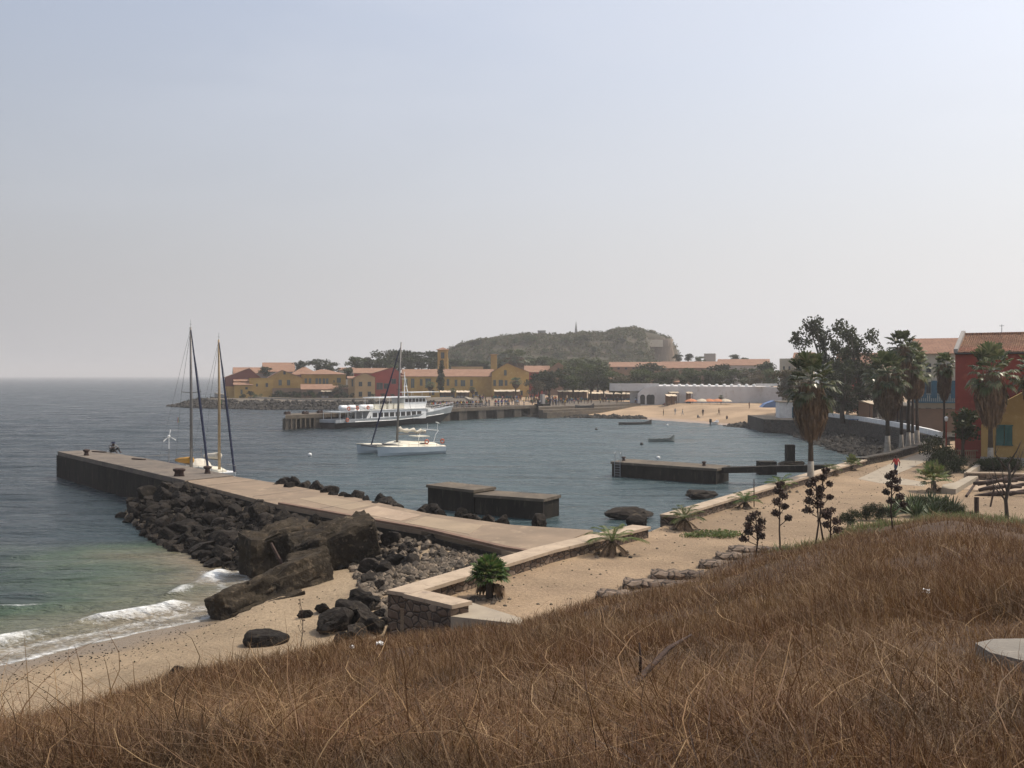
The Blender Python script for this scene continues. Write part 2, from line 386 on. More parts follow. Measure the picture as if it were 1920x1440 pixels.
def struct(o): o['kind'] = 'structure'; return o

def copy_tree(o, loc=None, rz=None, sc=None, label=None, group=None, cat=None, parent=None):
    c = o.copy(); COL.objects.link(c)
    if parent: c.parent = parent
    if loc is not None: c.location = loc
    if rz is not None: c.rotation_euler = (0, 0, rz)
    if sc is not None: c.scale = (sc, sc, sc) if not hasattr(sc, '__len__') else sc
    if label: c['label'] = label
    if group: c['group'] = group
    if cat: c['category'] = cat
    for ch in list(o.children): copy_tree(ch, parent=c)
    return c

class Pool:
    """first use moves the model itself, later uses copy it with its parts"""
    ALL = []
    def __init__(s, o): s.o = o; s.used = False; Pool.ALL.append(s)
    def put(s, loc, rz=0, sc=1.0, label=None, group=None, cat=None, name=None):
        if not s.used:
            s.used = True; o = s.o; o.location = loc; o.rotation_euler = (0, 0, rz)
            o.scale = (sc, sc, sc) if not hasattr(sc, '__len__') else sc
            if label: o['label'] = label
            if group: o['group'] = group
            if cat: o['category'] = cat
        else:
            o = copy_tree(s.o, loc, rz, sc, label, group, cat)
            if not group and 'group' in o: del o['group']
        return o

# ------------------------------------------------------------------ camera, sky, sun, air
cam = bpy.data.cameras.new('camera'); cam.lens = 36 * F / 1920; cam.sensor_width = 36; cam.clip_end = 40000; cam.clip_start = 0.1
co = bpy.data.objects.new('camera', cam); COL.objects.link(co); co.location = (0, 0, CAMZ); co.rotation_euler = (PI / 2 - PITCH, 0, 0)
scene.camera = co

SUN_EL = R(57); SUN_AZ = R(68)      # azimuth clockwise from the view direction: ahead and to the right
sdir = Vector((math.sin(SUN_AZ) * math.cos(SUN_EL), math.cos(SUN_AZ) * math.cos(SUN_EL), math.sin(SUN_EL)))
sl = bpy.data.lights.new('sun', 'SUN'); sl.energy = 3.3; sl.angle = R(0.8); sl.color = (1.0, 0.89, 0.74)
so = bpy.data.objects.new('sun', sl); COL.objects.link(so); so.location = (60, 40, 120)
so.rotation_euler = (-sdir).to_track_quat('-Z', 'Y').to_euler()

w = bpy.data.worlds.new('World'); scene.world = w; w.use_nodes = True
nt = w.node_tree; n = nt.nodes; l = nt.links; n.clear()
out = n.new('ShaderNodeOutputWorld'); bg = n.new('ShaderNodeBackground'); bg.inputs['Strength'].default_value = 0.15
sky = n.new('ShaderNodeTexSky'); sky.sky_type = 'NISHITA'; sky.sun_disc = False
sky.sun_elevation = SUN_EL; sky.sun_rotation = SUN_AZ
sky.air_density = 1.0; sky.dust_density = 6.0; sky.ozone_density = 1.5; sky.altitude = 0
# thin veil of dust and cirrus: pulls the sky towards a warm grey near the horizon, wisps higher up
tc = n.new('ShaderNodeTexCoord'); sp = n.new('ShaderNodeSeparateXYZ'); l.new(tc.outputs['Generated'], sp.inputs[0])
veil = ramp(n, [(0.0, 1.0), (0.07, 0.93), (0.18, 0.72), (0.34, 0.5), (1.0, 0.35)]); l.new(sp.outputs['Z'], veil.inputs[0])
side = ramp(n, [(0.22, (3.15, 3.14, 3.27)), (0.5, (4.6, 4.53, 4.62)), (0.78, (6.1, 6.0, 6.05))])
mr = n.new('ShaderNodeMapRange'); mr.inputs[1].default_value = -1; mr.inputs[2].default_value = 1; l.new(sp.outputs['X'], mr.inputs[0]); l.new(mr.outputs[0], side.inputs[0])
mp = n.new('ShaderNodeMapping'); mp.inputs['Scale'].default_value = (1.2, 1.0, 5.0); mp.inputs['Rotation'].default_value = (0, R(-18), 0)
l.new(tc.outputs['Generated'], mp.inputs['Vector'])
nz = noise_tex(n, l, 1.6, 5, 0.5, mp.outputs[0], 0.4)
wr = ramp(n, [(0.45, 0.0), (0.72, 1.0)]); l.new(nz.outputs['Fac'], wr.inputs[0])
skb = n.new('ShaderNodeVectorMath'); skb.operation = 'MULTIPLY'; skb.inputs[1].default_value = (1.36, 1.42, 1.46); l.new(sky.outputs[0], skb.inputs[0])
c1 = mix(n, l, veil.outputs[0], skb.outputs[0], side.outputs[0])
wsp = n.new('ShaderNodeMath'); wsp.operation = 'MULTIPLY'; l.new(wr.outputs[0], wsp.inputs[0]); wz = ramp(n, [(0.1, 0.0), (0.32, .42)]); l.new(sp.outputs['Z'], wz.inputs[0]); l.new(wz.outputs[0], wsp.inputs[1])
c2 = mix(n, l, wsp.outputs[0], c1, (4.9, 5.1, 5.6))
l.new(c2, bg.inputs['Color']); l.new(bg.outputs[0], out.inputs['Surface'])

vs = scene.view_settings; vs.view_transform = 'Standard'; vs.look = 'None'; vs.gamma = 1; vs.exposure = 0.0
scene.display_settings.display_device = 'sRGB'
scene.render.engine = 'CYCLES'
scene.cycles.max_bounces = 6; scene.cycles.transparent_max_bounces = 8; scene.cycles.volume_bounces = 0
scene.cycles.use_denoising = True

HAZE = 0.0003
def haze():
    m = bpy.data.materials.new('haze_air'); nt, n, l = nodes_of(m)
    o = n.new('ShaderNodeOutputMaterial'); v = n.new('ShaderNodeVolumePrincipled')
    v.inputs['Color'].default_value = (0.93, 0.92, 0.92, 1); v.inputs['Density'].default_value = HAZE
    v.inputs['Anisotropy'].default_value = 0.2
    l.new(v.outputs[0], o.inputs['Volume']); MATS['haze_air'] = m
    b = MB().box((0, 5800, 29), (14000, 12600, 72)); ob = build('haze', b, 'haze_air'); tag(ob, None, None, kind='stuff')
haze()
# ================================================================== terrain maths
def pdist(X, Y, poly):
    """distance from points to a polyline"""
    D = np.full(X.shape, 1e9)
    for (x0, y0), (x1, y1) in zip(poly[:-1], poly[1:]):
        dx, dy = x1 - x0, y1 - y0; L = dx * dx + dy * dy + 1e-9
        t = np.clip(((X - x0) * dx + (Y - y0) * dy) / L, 0, 1)
        D = np.minimum(D, np.hypot(X - x0 - t * dx, Y - y0 - t * dy))
    return D
def inside(X, Y, poly):
    c = np.zeros(X.shape, bool); n = len(poly)
    for i in range(n):
        x0, y0 = poly[i][:2]; x1, y1 = poly[(i + 1) % n][:2]
        if y0 == y1: continue
        k = ((y0 > Y) != (y1 > Y)) & (X < (x1 - x0) * (Y - y0) / (y1 - y0) + x0)
        c ^= k
    return c
def sines(X, Y, seed, n=14, l0=1.0, l1=12.0, angle=None, spread=3.14):
    r = np.random.default_rng(seed); Z = np.zeros(np.shape(X))
    for i in range(n):
        lam = l0 * (l1 / l0) ** r.random(); a = (r.random() - 0.5) * 2 * spread + (angle or 0)
        Z = Z + np.sin((X * np.cos(a) + Y * np.sin(a)) * 2 * PI / lam + r.random() * 6.28) * (lam / l1) ** 0.7
    return Z / n ** 0.5
def smooth(x): x = np.clip(x, 0, 1); return x * x * (3 - 2 * x)

SL = [(-60, -10), (-44, 5), (-32, 20), (-25, 30), (-19.6, 37.8), (-17.6, 41), (-13.9, 45.2), (-12.6, 48), (-13, 52), (-14.3, 55.5), (-16.4, 59.5), (-19, 63), (-23.2, 68.3), (-25.5, 73), (-29.2, 79.5), (-29.5, 84), (-27, 88)]
JF = [(-27.2, 81), (-15.2, 65.4), (-7.8, 56.6), (-1.5, 49.4)]
def s_near(X, Y):
    sx = np.interp(Y, [p[1] for p in SL], [p[0] for p in SL])
    return pdist(X, Y, SL) * np.where(X > sx, 1, -1)
def z_near(X, Y):
    s = s_near(X, Y)
    z = np.where(s > 0, np.minimum(0.085 * s, 1.35 + 0.01 * s), 0.09 * s)
    z = np.maximum(z, np.where(s > -1, np.clip(2.15 - 0.42 * pdist(X, Y, JF), -5, 3), -5))
    z = np.maximum(z, 2.45 - 0.15 * pdist(X, Y, [(0.2, 48.2), (4, 53)]) * 1.0 + np.where(s < 2, -3, 0))
    jx = np.interp(Y, [37, 48, 49.4, 56.6, 65.4, 81, 90], [8, 5, 0.8, -6.4, -13.8, -25.8, -33])
    z = np.where((X > jx + 1.2) & (Y > 53) , -2.5, z)
    return np.maximum(z + 0.03 * sines(X, Y, 3, 10, 0.8, 6), -2.5)

BT = [(-500, 1560, 0.6), (0, 1372, 1.0), (300, 1292, 1.15), (560, 1222, 1.3), (700, 1200, 1.4), (850, 1186, 2.0), (960, 1172, 2.4), (1130, 1122, 2.4), (1400, 1052, 2.4), (1600, 992, 2.4), (1780, 962, 2.4), (1920, 975, 2.4), (2600, 965, 2.4)]
_t = []; _k = []
for a, b, z in BT:
    g = G(a, b, z); _t.append(g.x / g.y); _k.append((CAMZ - z - 1.74) / (g.y - 4.5))
def z_slope(X, Y):
    t = X / np.maximum(Y, 4.5); k = np.interp(t, _t, _k)
    z = np.where(Y > 4.5, CAMZ - 1.74 - (Y - 4.5) * k, CAMZ - 1.74 + 0.02 * (4.5 - Y))
    am = np.clip((np.hypot(X, Y) - 2) / 14, 0.12, 1)
    return z + am * (0.22 * sines(X, Y, 5, 12, 3, 14) - 0.1)

# promenade outline (retaining wall on the harbour side)
def g2(px, py, z): q = G(px, py, z); return (q.x, q.y)
W1 = [g2(727, 1106, 3.0), g2(1000, 1027, 3.0), g2(1185, 984, 3.0)]
W0 = [W1[0], g2(845, 1134, 3.0)]
W2 = [g2(1238, 964, 3.0), g2(1400, 918, 3.0), g2(1605, 861, 3.0)]
W3 = [W2[-1], g2(1665, 846, 3.2), g2(1705, 835, 3.2), g2(1745, 823, 3.2)]
def ins(p, a=0.35): return (p[0] + a * .84, p[1] - a * .54)
PROM = [ins(W1[0], .6), ins(W1[1]), ins(W1[2]), ins(W2[0]), ins(W2[1]), ins(W2[2]), ins(W3[1]), ins(W3[2]), ins(W3[3]), (60, 128), (150, 126), (150, 20), (20, 20), (1.5, 31), (W0[1][0] + .4, W0[1][1] + .4)]
def on_prom(X, Y): return inside(X, Y, PROM)

FS = [(49, 122), (48.2, 143), (50.5, 165), (53.5, 188), (52, 206), (47, 224), (41.3, 237), (32.2, 254.8), (20, 262), (7.1, 268), (-6, 280), (-20, 305), (-32, 322), (-53, 327), (-79, 327), (-98, 337), (-113, 351), (-121, 362)]
FP = FS + [(-112, 395), (-108, 440), (-90, 520), (-75, 640), (-60, 800), (-20, 900), (250, 900), (420, 760), (460, 400), (300, 122)]
def s_far(X, Y): return pdist(X, Y, FS + [FP[len(FS)], FP[len(FS) + 1], FP[len(FS) + 2], FP[len(FS) + 3]]) * np.where(inside(X, Y, FP), 1, -1)
def z_far(X, Y, s=None):
    s = s_far(X, Y) if s is None else s
    k = np.interp(X, [-20, 8, 44, 50, 56], [0.28, 0.05, 0.05, 0.1, 0.12])
    k = np.where((X > 46) & (Y < 214), 0.09, k)
    z = np.where(s > 0, np.minimum(s * k, 2.6 + 0.004 * np.minimum(s, 80)), s * 0.15)
    return np.maximum(z + 0.05 * sines(X, Y, 8, 8, 3, 15) * (np.abs(s) > 0.5), -2.5)

def grid(xs, ys, zf):
    X, Y = np.meshgrid(xs, ys); Z = zf(X, Y)
    V = np.stack([X, Y, Z], -1).reshape(-1, 3); nx, ny = len(xs), len(ys)
    i = (np.arange(ny - 1)[:, None] * nx + np.arange(nx - 1)[None, :]).ravel()
    return V, np.stack([i, i + 1, i + nx + 1, i + nx], 1)

def sandmat(name, dry, dry2, wet, pebble=0.0, zwet=0.35, scale=0.5):
    m = bpy.data.materials.new(name); MATS[name] = m; nt, n, l = nodes_of(m)
    out = n.new('ShaderNodeOutputMaterial'); b = n.new('ShaderNodeBsdfPrincipled'); l.new(b.outputs[0], out.inputs[0])
    geo = n.new('ShaderNodeNewGeometry'); pos = geo.outputs['Position']
    t = noise_tex(n, l, scale, 7, 0.6, pos); r = ramp(n, [(0.32, dry), (0.68, dry2)]); l.new(t.outputs['Fac'], r.inputs[0])
    t2 = noise_tex(n, l, 9, 6, 0.75, pos); r2 = ramp(n, [(0.3, 0.68), (0.7, 1.18)]); l.new(t2.outputs['Fac'], r2.inputs[0])
    col = mix(n, l, 1.0, r.outputs[0], r2.outputs[0], 'MULTIPLY')
    t4 = noise_tex(n, l, 0.13, 3, 0.5, pos); r4 = ramp(n, [(0.4, 0.8), (0.62, 1.08)]); l.new(t4.outputs['Fac'], r4.inputs[0])
    col = mix(n, l, 1.0, col, r4.outputs[0], 'MULTIPLY')
    sp = n.new('ShaderNodeSeparateXYZ'); l.new(pos, sp.inputs[0])
    mr = n.new('ShaderNodeMapRange'); mr.inputs[1].default_value = zwet * 0.4 if zwet > 0 else zwet - 1; mr.inputs[2].default_value = zwet; mr.inputs[3].default_value = 1; mr.inputs[4].default_value = 0
    l.new(sp.outputs['Z'], mr.inputs[0])
    col = mix(n, l, mr.outputs[0], col, wet)
    if name == 'sand_far':
        mx_ = n.new('ShaderNodeMapRange'); mx_.inputs[1].default_value = -14; mx_.inputs[2].default_value = 2; l.new(sp.outputs['X'], mx_.inputs[0]); col = mix(n, l, mx_.outputs[0], (0.13, 0.11, 0.085), col)
    l.new(col, b.inputs['Base Color'])
    rg = n.new('ShaderNodeMapRange'); rg.inputs[3].default_value = 0.95; rg.inputs[4].default_value = 0.35; l.new(mr.outputs[0], rg.inputs[0]); l.new(rg.outputs[0], b.inputs['Roughness'])
    b.inputs['Specular IOR Level'].default_value = 0.25
    t3 = noise_tex(n, l, 3.5, 8, 0.7, pos); bp = n.new('ShaderNodeBump'); bp.inputs['Strength'].default_value = 0.9; bp.inputs['Distance'].default_value = 0.2
    l.new(t3.outputs['Fac'], bp.inputs['Height']); l.new(bp.outputs[0], b.inputs['Normal'])
    return m
sandmat('sand_beach', (0.40, 0.305, 0.2), (0.33, 0.25, 0.163), (0.21, 0.16, 0.108), zwet=0.26)
sandmat('sand_far', (0.41, 0.295, 0.19), (0.345, 0.245, 0.158), (0.30, 0.21, 0.14), zwet=0.35, scale=0.12)
sandmat('sand_prom', (0.36, 0.262, 0.168), (0.285, 0.205, 0.132), (0.3, 0.22, 0.15), zwet=-5)
sandmat('soil_slope', (0.12, 0.075, 0.045), (0.085, 0.053, 0.034), (0.1, 0.08, 0.05), zwet=-5)

V, Fc = grid(np.arange(-60, 8, 0.4), np.arange(-8, 86, 0.4), z_near)
struct(npmesh('beach', V, Fc, 'sand_beach', smooth=True))
V, Fc = grid(np.arange(-60, 110, 0.55), np.arange(-12, 84, 0.55), z_slope)
X, Y, Z = V.T
base = np.where(on_prom(X, Y), 2.4, np.minimum(z_near(X, Y), 2.4))
keep = (Z > base - 0.8)
Fc = Fc[keep[Fc].all(1)]
struct(npmesh('hillside', V, Fc, 'soil_slope', smooth=True))
V, Fc = grid(np.arange(-150, 470, 2.2), np.arange(118, 900, 2.2), z_far)
struct(npmesh('island_ground', V, Fc, 'sand_far', smooth=True))
struct(build('promenade', MB().prism([(a, b) for a, b in PROM], -2.3, 2.4), 'sand_prom'))
struct(build('footpath', MB().prism([g2(a, b, 2.404) for a, b in [(1608, 898), (1645, 881), (1676, 866), (1747, 843), (1752, 857), (1703, 880), (1668, 893), (1738, 905), (1732, 912), (1650, 906)]], 2.38, 2.41), 'concrete_pale'))

# ------------------------------------------------------------------ sea
def seamat():
    m = bpy.data.materials.new('sea_water'); MATS['sea_water'] = m; nt, n, l = nodes_of(m)
    out = n.new('ShaderNodeOutputMaterial'); b = n.new('ShaderNodeBsdfPrincipled')
    pos = n.new('ShaderNodeNewGeometry').outputs['Position']
    at = n.new('ShaderNodeAttribute'); at.attribute_name = 'shallow'
    af = n.new('ShaderNodeAttribute'); af.attribute_name = 'foam'
    ah = n.new('ShaderNodeAttribute'); ah.attribute_name = 'harbour'
    big = noise_tex(n, l, 0.035, 3, 0.5, pos); rb = ramp(n, [(0.35, (0.008, 0.017, 0.022)), (0.65, (0.014, 0.027, 0.032))]); l.new(big.outputs['Fac'], rb.inputs[0])
    deep = mix(n, l, ah.outputs['Fac'], rb.outputs[0], (0.034, 0.064, 0.072))
    pat = noise_tex(n, l, 0.16, 3, 0.5, pos, 0.6)
    sh = n.new('ShaderNodeMath'); sh.operation = 'MULTIPLY_ADD'; l.new(pat.outputs['Fac'], sh.inputs[0]); sh.inputs[1].default_value = 0.5; 
    sb = n.new('ShaderNodeMath'); sb.operation = 'SUBTRACT'; l.new(at.outputs['Fac'], sb.inputs[0]); sb.inputs[1].default_value = 0.25; l.new(sb.outputs[0], sh.inputs[2])
    rs = ramp(n, [(0.0, (0, 0, 0)), (0.25, (0.02, 0.035, 0.022)), (0.5, (0.05, 0.08, 0.046)), (0.72, (0.12, 0.12, 0.075)), (.88, (.2, .165, .11))]); l.new(sh.outputs[0], rs.inputs[0])
    fsh = ramp(n, [(0.1, 0.0), (0.45, 1.0)]); l.new(sh.outputs[0], fsh.inputs[0])
    c = mix(n, l, fsh.outputs[0], deep, rs.outputs[0])
    # foam: broken lace, own white colour
    fn = noise_tex(n, l, 2.3, 9, 0.8, pos, 1.6)
    a1 = n.new('ShaderNodeMath'); a1.operation = 'ADD'; l.new(fn.outputs['Fac'], a1.inputs[0]); l.new(af.outputs['Fac'], a1.inputs[1])
    fr = ramp(n, [(0.93, 0.0), (1.0, 0.75), (1.12, 1.0)]); 
    mrr = n.new('ShaderNodeMapRange'); mrr.inputs[1].default_value = 0.9; mrr.inputs[2].default_value = 1.22; l.new(a1.outputs[0], mrr.inputs[0])
    foam = mrr.outputs[0]
    # sparse whitecaps on open water
    mp = n.new('ShaderNodeMapping'); mp.inputs['Scale'].default_value = (0.35, 1.0, 1); l.new(pos, mp.inputs['Vector'])
    l.new(mix(n, l, foam, c, (0.72, 0.74, 0.74)), b.inputs['Base Color'])
    mp9 = n.new('ShaderNodeMapping'); mp9.inputs['Scale'].default_value = (0.12, 0.5, 1); l.new(pos, mp9.inputs['Vector'])
    nr = noise_tex(n, l, .5, 6, .7, mp9.outputs[0], .5); rr_ = ramp(n, [(.35, .12), (.65, .42)]); l.new(nr.outputs['Fac'], rr_.inputs[0])
    ro = n.new('ShaderNodeMath'); ro.operation = 'MAXIMUM'; l.new(foam, ro.inputs[0]); l.new(rr_.outputs[0], ro.inputs[1]); l.new(ro.outputs[0], b.inputs['Roughness'])
    b.inputs['IOR'].default_value = 1.33; b.inputs['Specular IOR Level'].default_value = 0.5
    n1 = noise_tex(n, l, 0.55, 4, 0.6, mp.outputs[0], 0.5)
    mp2 = n.new('ShaderNodeMapping'); mp2.inputs['Scale'].default_value = (0.5, 1.0, 1); mp2.inputs['Rotation'].default_value = (0, 0, 0.35); l.new(pos, mp2.inputs['Vector'])
    n2 = noise_tex(n, l, 2.0, 5, 0.65, mp2.outputs[0], 0.4)
    n3 = noise_tex(n, l, 0.13, 3, 0.5, mp.outputs[0], 0.3)
    b1 = n.new('ShaderNodeBump'); b1.inputs['Strength'].default_value = 1.0; b1.inputs['Distance'].default_value = 1.5; l.new(n1.outputs['Fac'], b1.inputs['Height'])
    b2 = n.new('ShaderNodeBump'); b2.inputs['Strength'].default_value = 1.0; b2.inputs['Distance'].default_value = 0.4; l.new(n2.outputs['Fac'], b2.inputs['Height']); l.new(b1.outputs[0], b2.inputs['Normal'])
    b3 = n.new('ShaderNodeBump'); b3.inputs['Strength'].default_value = 1.0; b3.inputs['Distance'].default_value = 2.2; l.new(n3.outputs['Fac'], b3.inputs['Height']); l.new(b2.outputs[0], b3.inputs['Normal'])
    l.new(b3.outputs[0], b.inputs['Normal'])
    l.new(b.outputs[0], out.inputs[0])
seamat()
def spaced(a, b, d): return list(np.arange(a, b, d))
def geo_to(a, b, n): return [a + (b - a) * ((1.16 ** i - 1) / (1.16 ** n - 1)) for i in range(1, n + 1)]
xs = geo_to(-130, -6800, 34)[::-1] + spaced(-130, -45, 1.2) + spaced(-45, 2, 0.3) + spaced(2, 70, .8) + [70] + geo_to(70, 6800, 34)
ys = [-450, -200, -60] + spaced(-20, 28, 2) + spaced(28, 88, 0.3) + spaced(88, 250, .8) + spaced(250, 420, 1.6) + [420] + geo_to(420, 11900, 36)
xs = np.array(xs); ys = np.array(ys)
X, Y = np.meshgrid(xs, ys)
s = s_near(X, Y); sf = s_far(X, Y)
nearm = (Y < 84) & (X < 2)
amp = np.where((Y > 28) & (Y < 140) & (X > -60) & (X < 10), 1.0, 0.0)
wx = X + 1.2 * sines(X, Y, 81, 6, 7, 25); wy = Y + 1.2 * sines(X, Y, 82, 6, 7, 25)
amp = np.clip((Y - 26) / 6, 0, 1) * np.clip((420 - Y) / 150, 0, 1) * np.clip((140 + X) / 30, 0, 1) * np.where((X > -30 + (Y - 80) * .1) & (Y > 58), .42, 1.0)
Z = (0.085 * sines(wx, wy, 21, 22, 1.4, 8, 1.45, 0.75) + .07 * sines(wx, wy, 22, 10, 8, 22, 1.45, .5)) * amp * np.clip(-s / 6, 0.12, 1) * np.clip(np.where(Y > 110, -sf / 12, 1), .1, 1)
wob = 0.9 * sines(X, Y, 31, 5, 9, 22)
br = np.clip(sines(X, Y, 37, 6, 5, 13) * 1.4 + 0.5, 0, 1)
br2 = np.clip(sines(X, Y, 39, 6, 2, 6) + .7, 0, 1)
def ridge(c, wd): q = (-s + wob * 0.6 - c); return np.where(q > 0, np.exp(-(q / (wd * 0.55)) ** 2), np.exp(-(q / wd) ** 2))
zone = smooth((Y - 30) / 5) * smooth((60 - Y) / 5) * (X < 2)
c1 = ridge(3.4, 0.8) * zone
Z = Z + 0.34 * c1 * br
c2m = np.exp(-((X + 23.2) / 1.8) ** 2 - ((Y - 47.6 - 0.35 * (X + 23)) / 0.35) ** 2)
Z = Z + 0.3 * np.exp(-((X + 23.2) / 4) ** 2 - ((Y - 47.6 - 0.35 * (X + 23)) / 0.8) ** 2)
off = np.clip(-s, 0, 99)
foam = 0.4 * (1 - smooth((off - 0.8) / 6)) * nearm * (off > 0) + 0.42 * c1 * br * nearm + 0.32 * np.exp(-off / 0.25) * nearm + 0.12 * np.exp(-((off - 1.6 - .5 * wob) / .3) ** 2) * nearm
foam = np.where((Y > 57) & nearm, foam * 0.0 + 0.42 * np.exp(-off / 0.9) * (0.6 + 0.4 * br), foam)
foam = foam + 0.6 * c2m
c4 = np.exp(-((X + 16.6 - (Y - 54) * .12) / .5) ** 2) * smooth((Y - 49.5) / 1.5) * smooth((58 - Y) / 1.5) * br2
foam = foam + 0.4 * c4; Z = Z + .25 * c4
spit = (X < -20) & (Y > 300)
foam = foam + np.where(spit, 0.55 * np.exp(-np.abs(sf) / 2.2) * np.clip(0.8 + 0.3 * sines(X, Y, 44, 8, 9, 40), 0, 1.2), 0)
rocks_r = (X > 44) & (Y < 214) & (Y > 118)
foam = foam + np.where(rocks_r, 0.66 * np.exp(-np.maximum(-sf, 0) / 1.8) , 0)
foam = foam + np.where((X > 5) & (Y > 210), 0.42 * np.exp(-np.maximum(-sf, 0) / 1.2), 0)
caps = sines(X, Y, 71, 9, 4, 30) + sines(X, Y, 72, 9, 6, 60)
foam = foam + np.where((caps > 2.55) & (X < -15) & (Y > 60) & (Y < 420), 0.45, 0)
shal = np.clip(1.0 - off / 17.0, 0, 1) * ((Y < 72) & (X < 0)) * smooth((72 - Y) / 12)
harb = smooth((X + 40 + (Y - 110) * 0.0) / 30) * (Y > 50) * smooth((300 - Y) / 50)
V = np.stack([X, Y, Z], -1).reshape(-1, 3); nx, ny = len(xs), len(ys)
i = (np.arange(ny - 1)[:, None] * nx + np.arange(nx - 1)[None, :]).ravel()
sea = npmesh('sea', V, np.stack([i, i + 1, i + nx + 1, i + nx], 1), 'sea_water', smooth=True)
for nm, arr in (('shallow', shal), ('foam', foam), ('harbour', harb)):
    a = sea.data.attributes.new(nm, 'FLOAT', 'POINT'); a.data.foreach_set('value', arr.astype(np.float32).ravel())
struct(sea)

# ------------------------------------------------------------------ rocks
def rock_mesh(seed, sub=4, planes=15, rough=0.1, flatz=0.85):
    r = random.Random(seed); bm = bmesh.new(); bmesh.ops.create_icosphere(bm, subdivisions=sub, radius=1)
    pl = []
    for _ in range(planes):
        d = Vector((r.gauss(0, 1), r.gauss(0, 1), r.gauss(0, 1))).normalized(); pl.append((d, r.uniform(0.42, 0.85)))
    off_ = Vector((seed * 3.1, seed * 1.7, seed))
    for v in bm.verts:
        d = v.co.normalized(); rr = 1.0
        for p_, h in pl:
            q = d.dot(p_)
            if q > 0.05: rr = min(rr, h / q)
        rr = rr + rough * (noise.noise(d * 2.2 + off_) + 0.5 * noise.noise(d * 5 + off_))
        v.co = Vector((d.x * rr, d.y * rr, d.z * rr * flatz))
    me = bpy.data.meshes.new('boulder'); bm.to_mesh(me); bm.free()
    me.polygons.foreach_set('use_smooth', [True] * len(me.polygons)); me.set_sharp_from_angle(angle=R(24)); return me
ROCKS = []
for k in range(10):
    me = rock_mesh(k + 1); me.materials.append(M['basalt']); ROCKS.append(me)
def boulder(x, y, z, size, label, group=None, rz=None, sc=None, me=None, tilt=None, name='boulder', cat='boulder'):
    o = bpy.data.objects.new(name, me or random.choice(ROCKS)); COL.objects.link(o)
    o.location = (x, y, z); sc = sc or (random.uniform(0.85, 1.2), random.uniform(0.75, 1.05), random.uniform(0.7, 1.0))
    o.scale = tuple(size * q for q in sc)
    o.rotation_euler = tilt or (random.uniform(-0.5, 0.5), random.uniform(-0.5, 0.5), random.uniform(0, 6.28) if rz is None else rz)
    return tag(o, label, cat, group)

rn = np.random.default_rng(9)
# riprap heaped against the near side of the jetty
rr = random.Random(4); placed = []
tries = 0
while len(placed) < 260 and tries < 20000:
    tries += 1
    x = rr.uniform(-31, -6); y = rr.uniform(54, 82)
    d = float(pdist(np.array(x), np.array(y), JF)); sgn = float(s_near(np.array(x), np.array(y)))
    jx = np.interp(y, [p[1] for p in JF][::-1], [p[0] for p in JF][::-1])
    if x > jx - 0.3 or sgn < -1.3 or d > 8.5: continue
    if y < 58 and d > 5: continue
    sz = rr.uniform(0.42, 0.9) if rr.random() < 0.72 else rr.uniform(0.9, 1.2)
    if d < 1.4: sz = min(sz, 0.95)
    if any((x - a) ** 2 + (y - b) ** 2 < ((sz + c) * 0.6) ** 2 for a, b, c in placed): continue
    placed.append((x, y, sz))
for x, y, sz in placed:
    z = float(z_near(np.array(x), np.array(y)))
    wet = float(s_near(np.array(x), np.array(y))) < 1.2
    boulder(x, y, z + sz * 0.28, sz, 'dark wave washed boulder at the waterline foot of the jetty riprap' if wet else 'dark angular boulder heaped against the sunless side of the near jetty',
            'wave washed boulders at the foot of the riprap' if wet else 'boulders heaped against the near jetty')
for px, py, sz, lb in [(484, 928, 0.95, 'pointed dark boulder standing highest against the jetty edge'), (735, 987, 0.8, 'pale edged rounded boulder beside the upper end of the big concrete block'), (805, 1005, 1.15, 'large dark cracked boulder at the jetty kerb right of the concrete blocks'), (765, 1008, 0.6, 'rounded boulder just left of the large cracked boulder at the jetty kerb'), (742, 1035, 0.95, 'big slanting grey boulder in the middle of the rubble'), (770, 1040, 0.8, 'dark grey slab-sided boulder touching the big slanting one in the rubble')]:
    g = G(px, py + 18, 2.0 if py < 1010 else 1.7); boulder(g.x, g.y, g.z - 0.1, sz * 1.05, lb, tilt=(0.3, -0.3, rr.random() * 6))
# boulders along the harbour side of the jetty
for px, py, sz in [(500, 907, .3), (513, 906, .55), (523, 903, .7), (541, 905, .8), (556, 911, .75), (530, 912, .5), (579, 915, .75), (600, 921, .95), (612, 927, .5), (640, 931, .5), (658, 929, .6), (672, 936, .45), (700, 937, .6), (712, 940, .7), (722, 943, .5), (733, 948, .4), (782, 955, .55), (800, 959, .6), (812, 963, .4), (850, 966, .6), (862, 968, .45), (878, 971, .5), (903, 973, .5), (930, 976, .55), (1000, 984, .7), (690, 942, .4), (628, 929, .4)]:
    g = G(px, py + 6, 1.7); g = G(px, py + 3, 2.7); boulder(g.x + .45, g.y + 0.7, 1.3, 1.15, 'brown grey boulder along the harbour side edge of the jetty', 'boulders along the harbour side of the jetty') if sz > .45 else None; boulder(g.x + .4, g.y + 0.7, 2.6, sz * 1.2, 'brown grey boulder along the harbour side edge of the jetty', 'boulders along the harbour side of the jetty', sc=(1, .85, .95))
P = rn.uniform([-32, 52], [-5, 83], (14000, 2)); s_ = s_near(P[:, 0], P[:, 1]); dj = pdist(P[:, 0], P[:, 1], JF); jx = np.interp(P[:, 1], [p[1] for p in JF][::-1], [p[0] for p in JF][::-1])
ok = (s_ > -1.2) & (dj < 7.5) & (P[:, 0] < jx - .2) & ~((P[:, 1] < 57) & (dj > 5)); P = P[ok][:2600]; sz = rn.uniform(.12, .38, len(P)); Zp = z_near(P[:, 0], P[:, 1]); Zp = np.maximum(Zp, -.1)
SC = (P, sz, Zp)
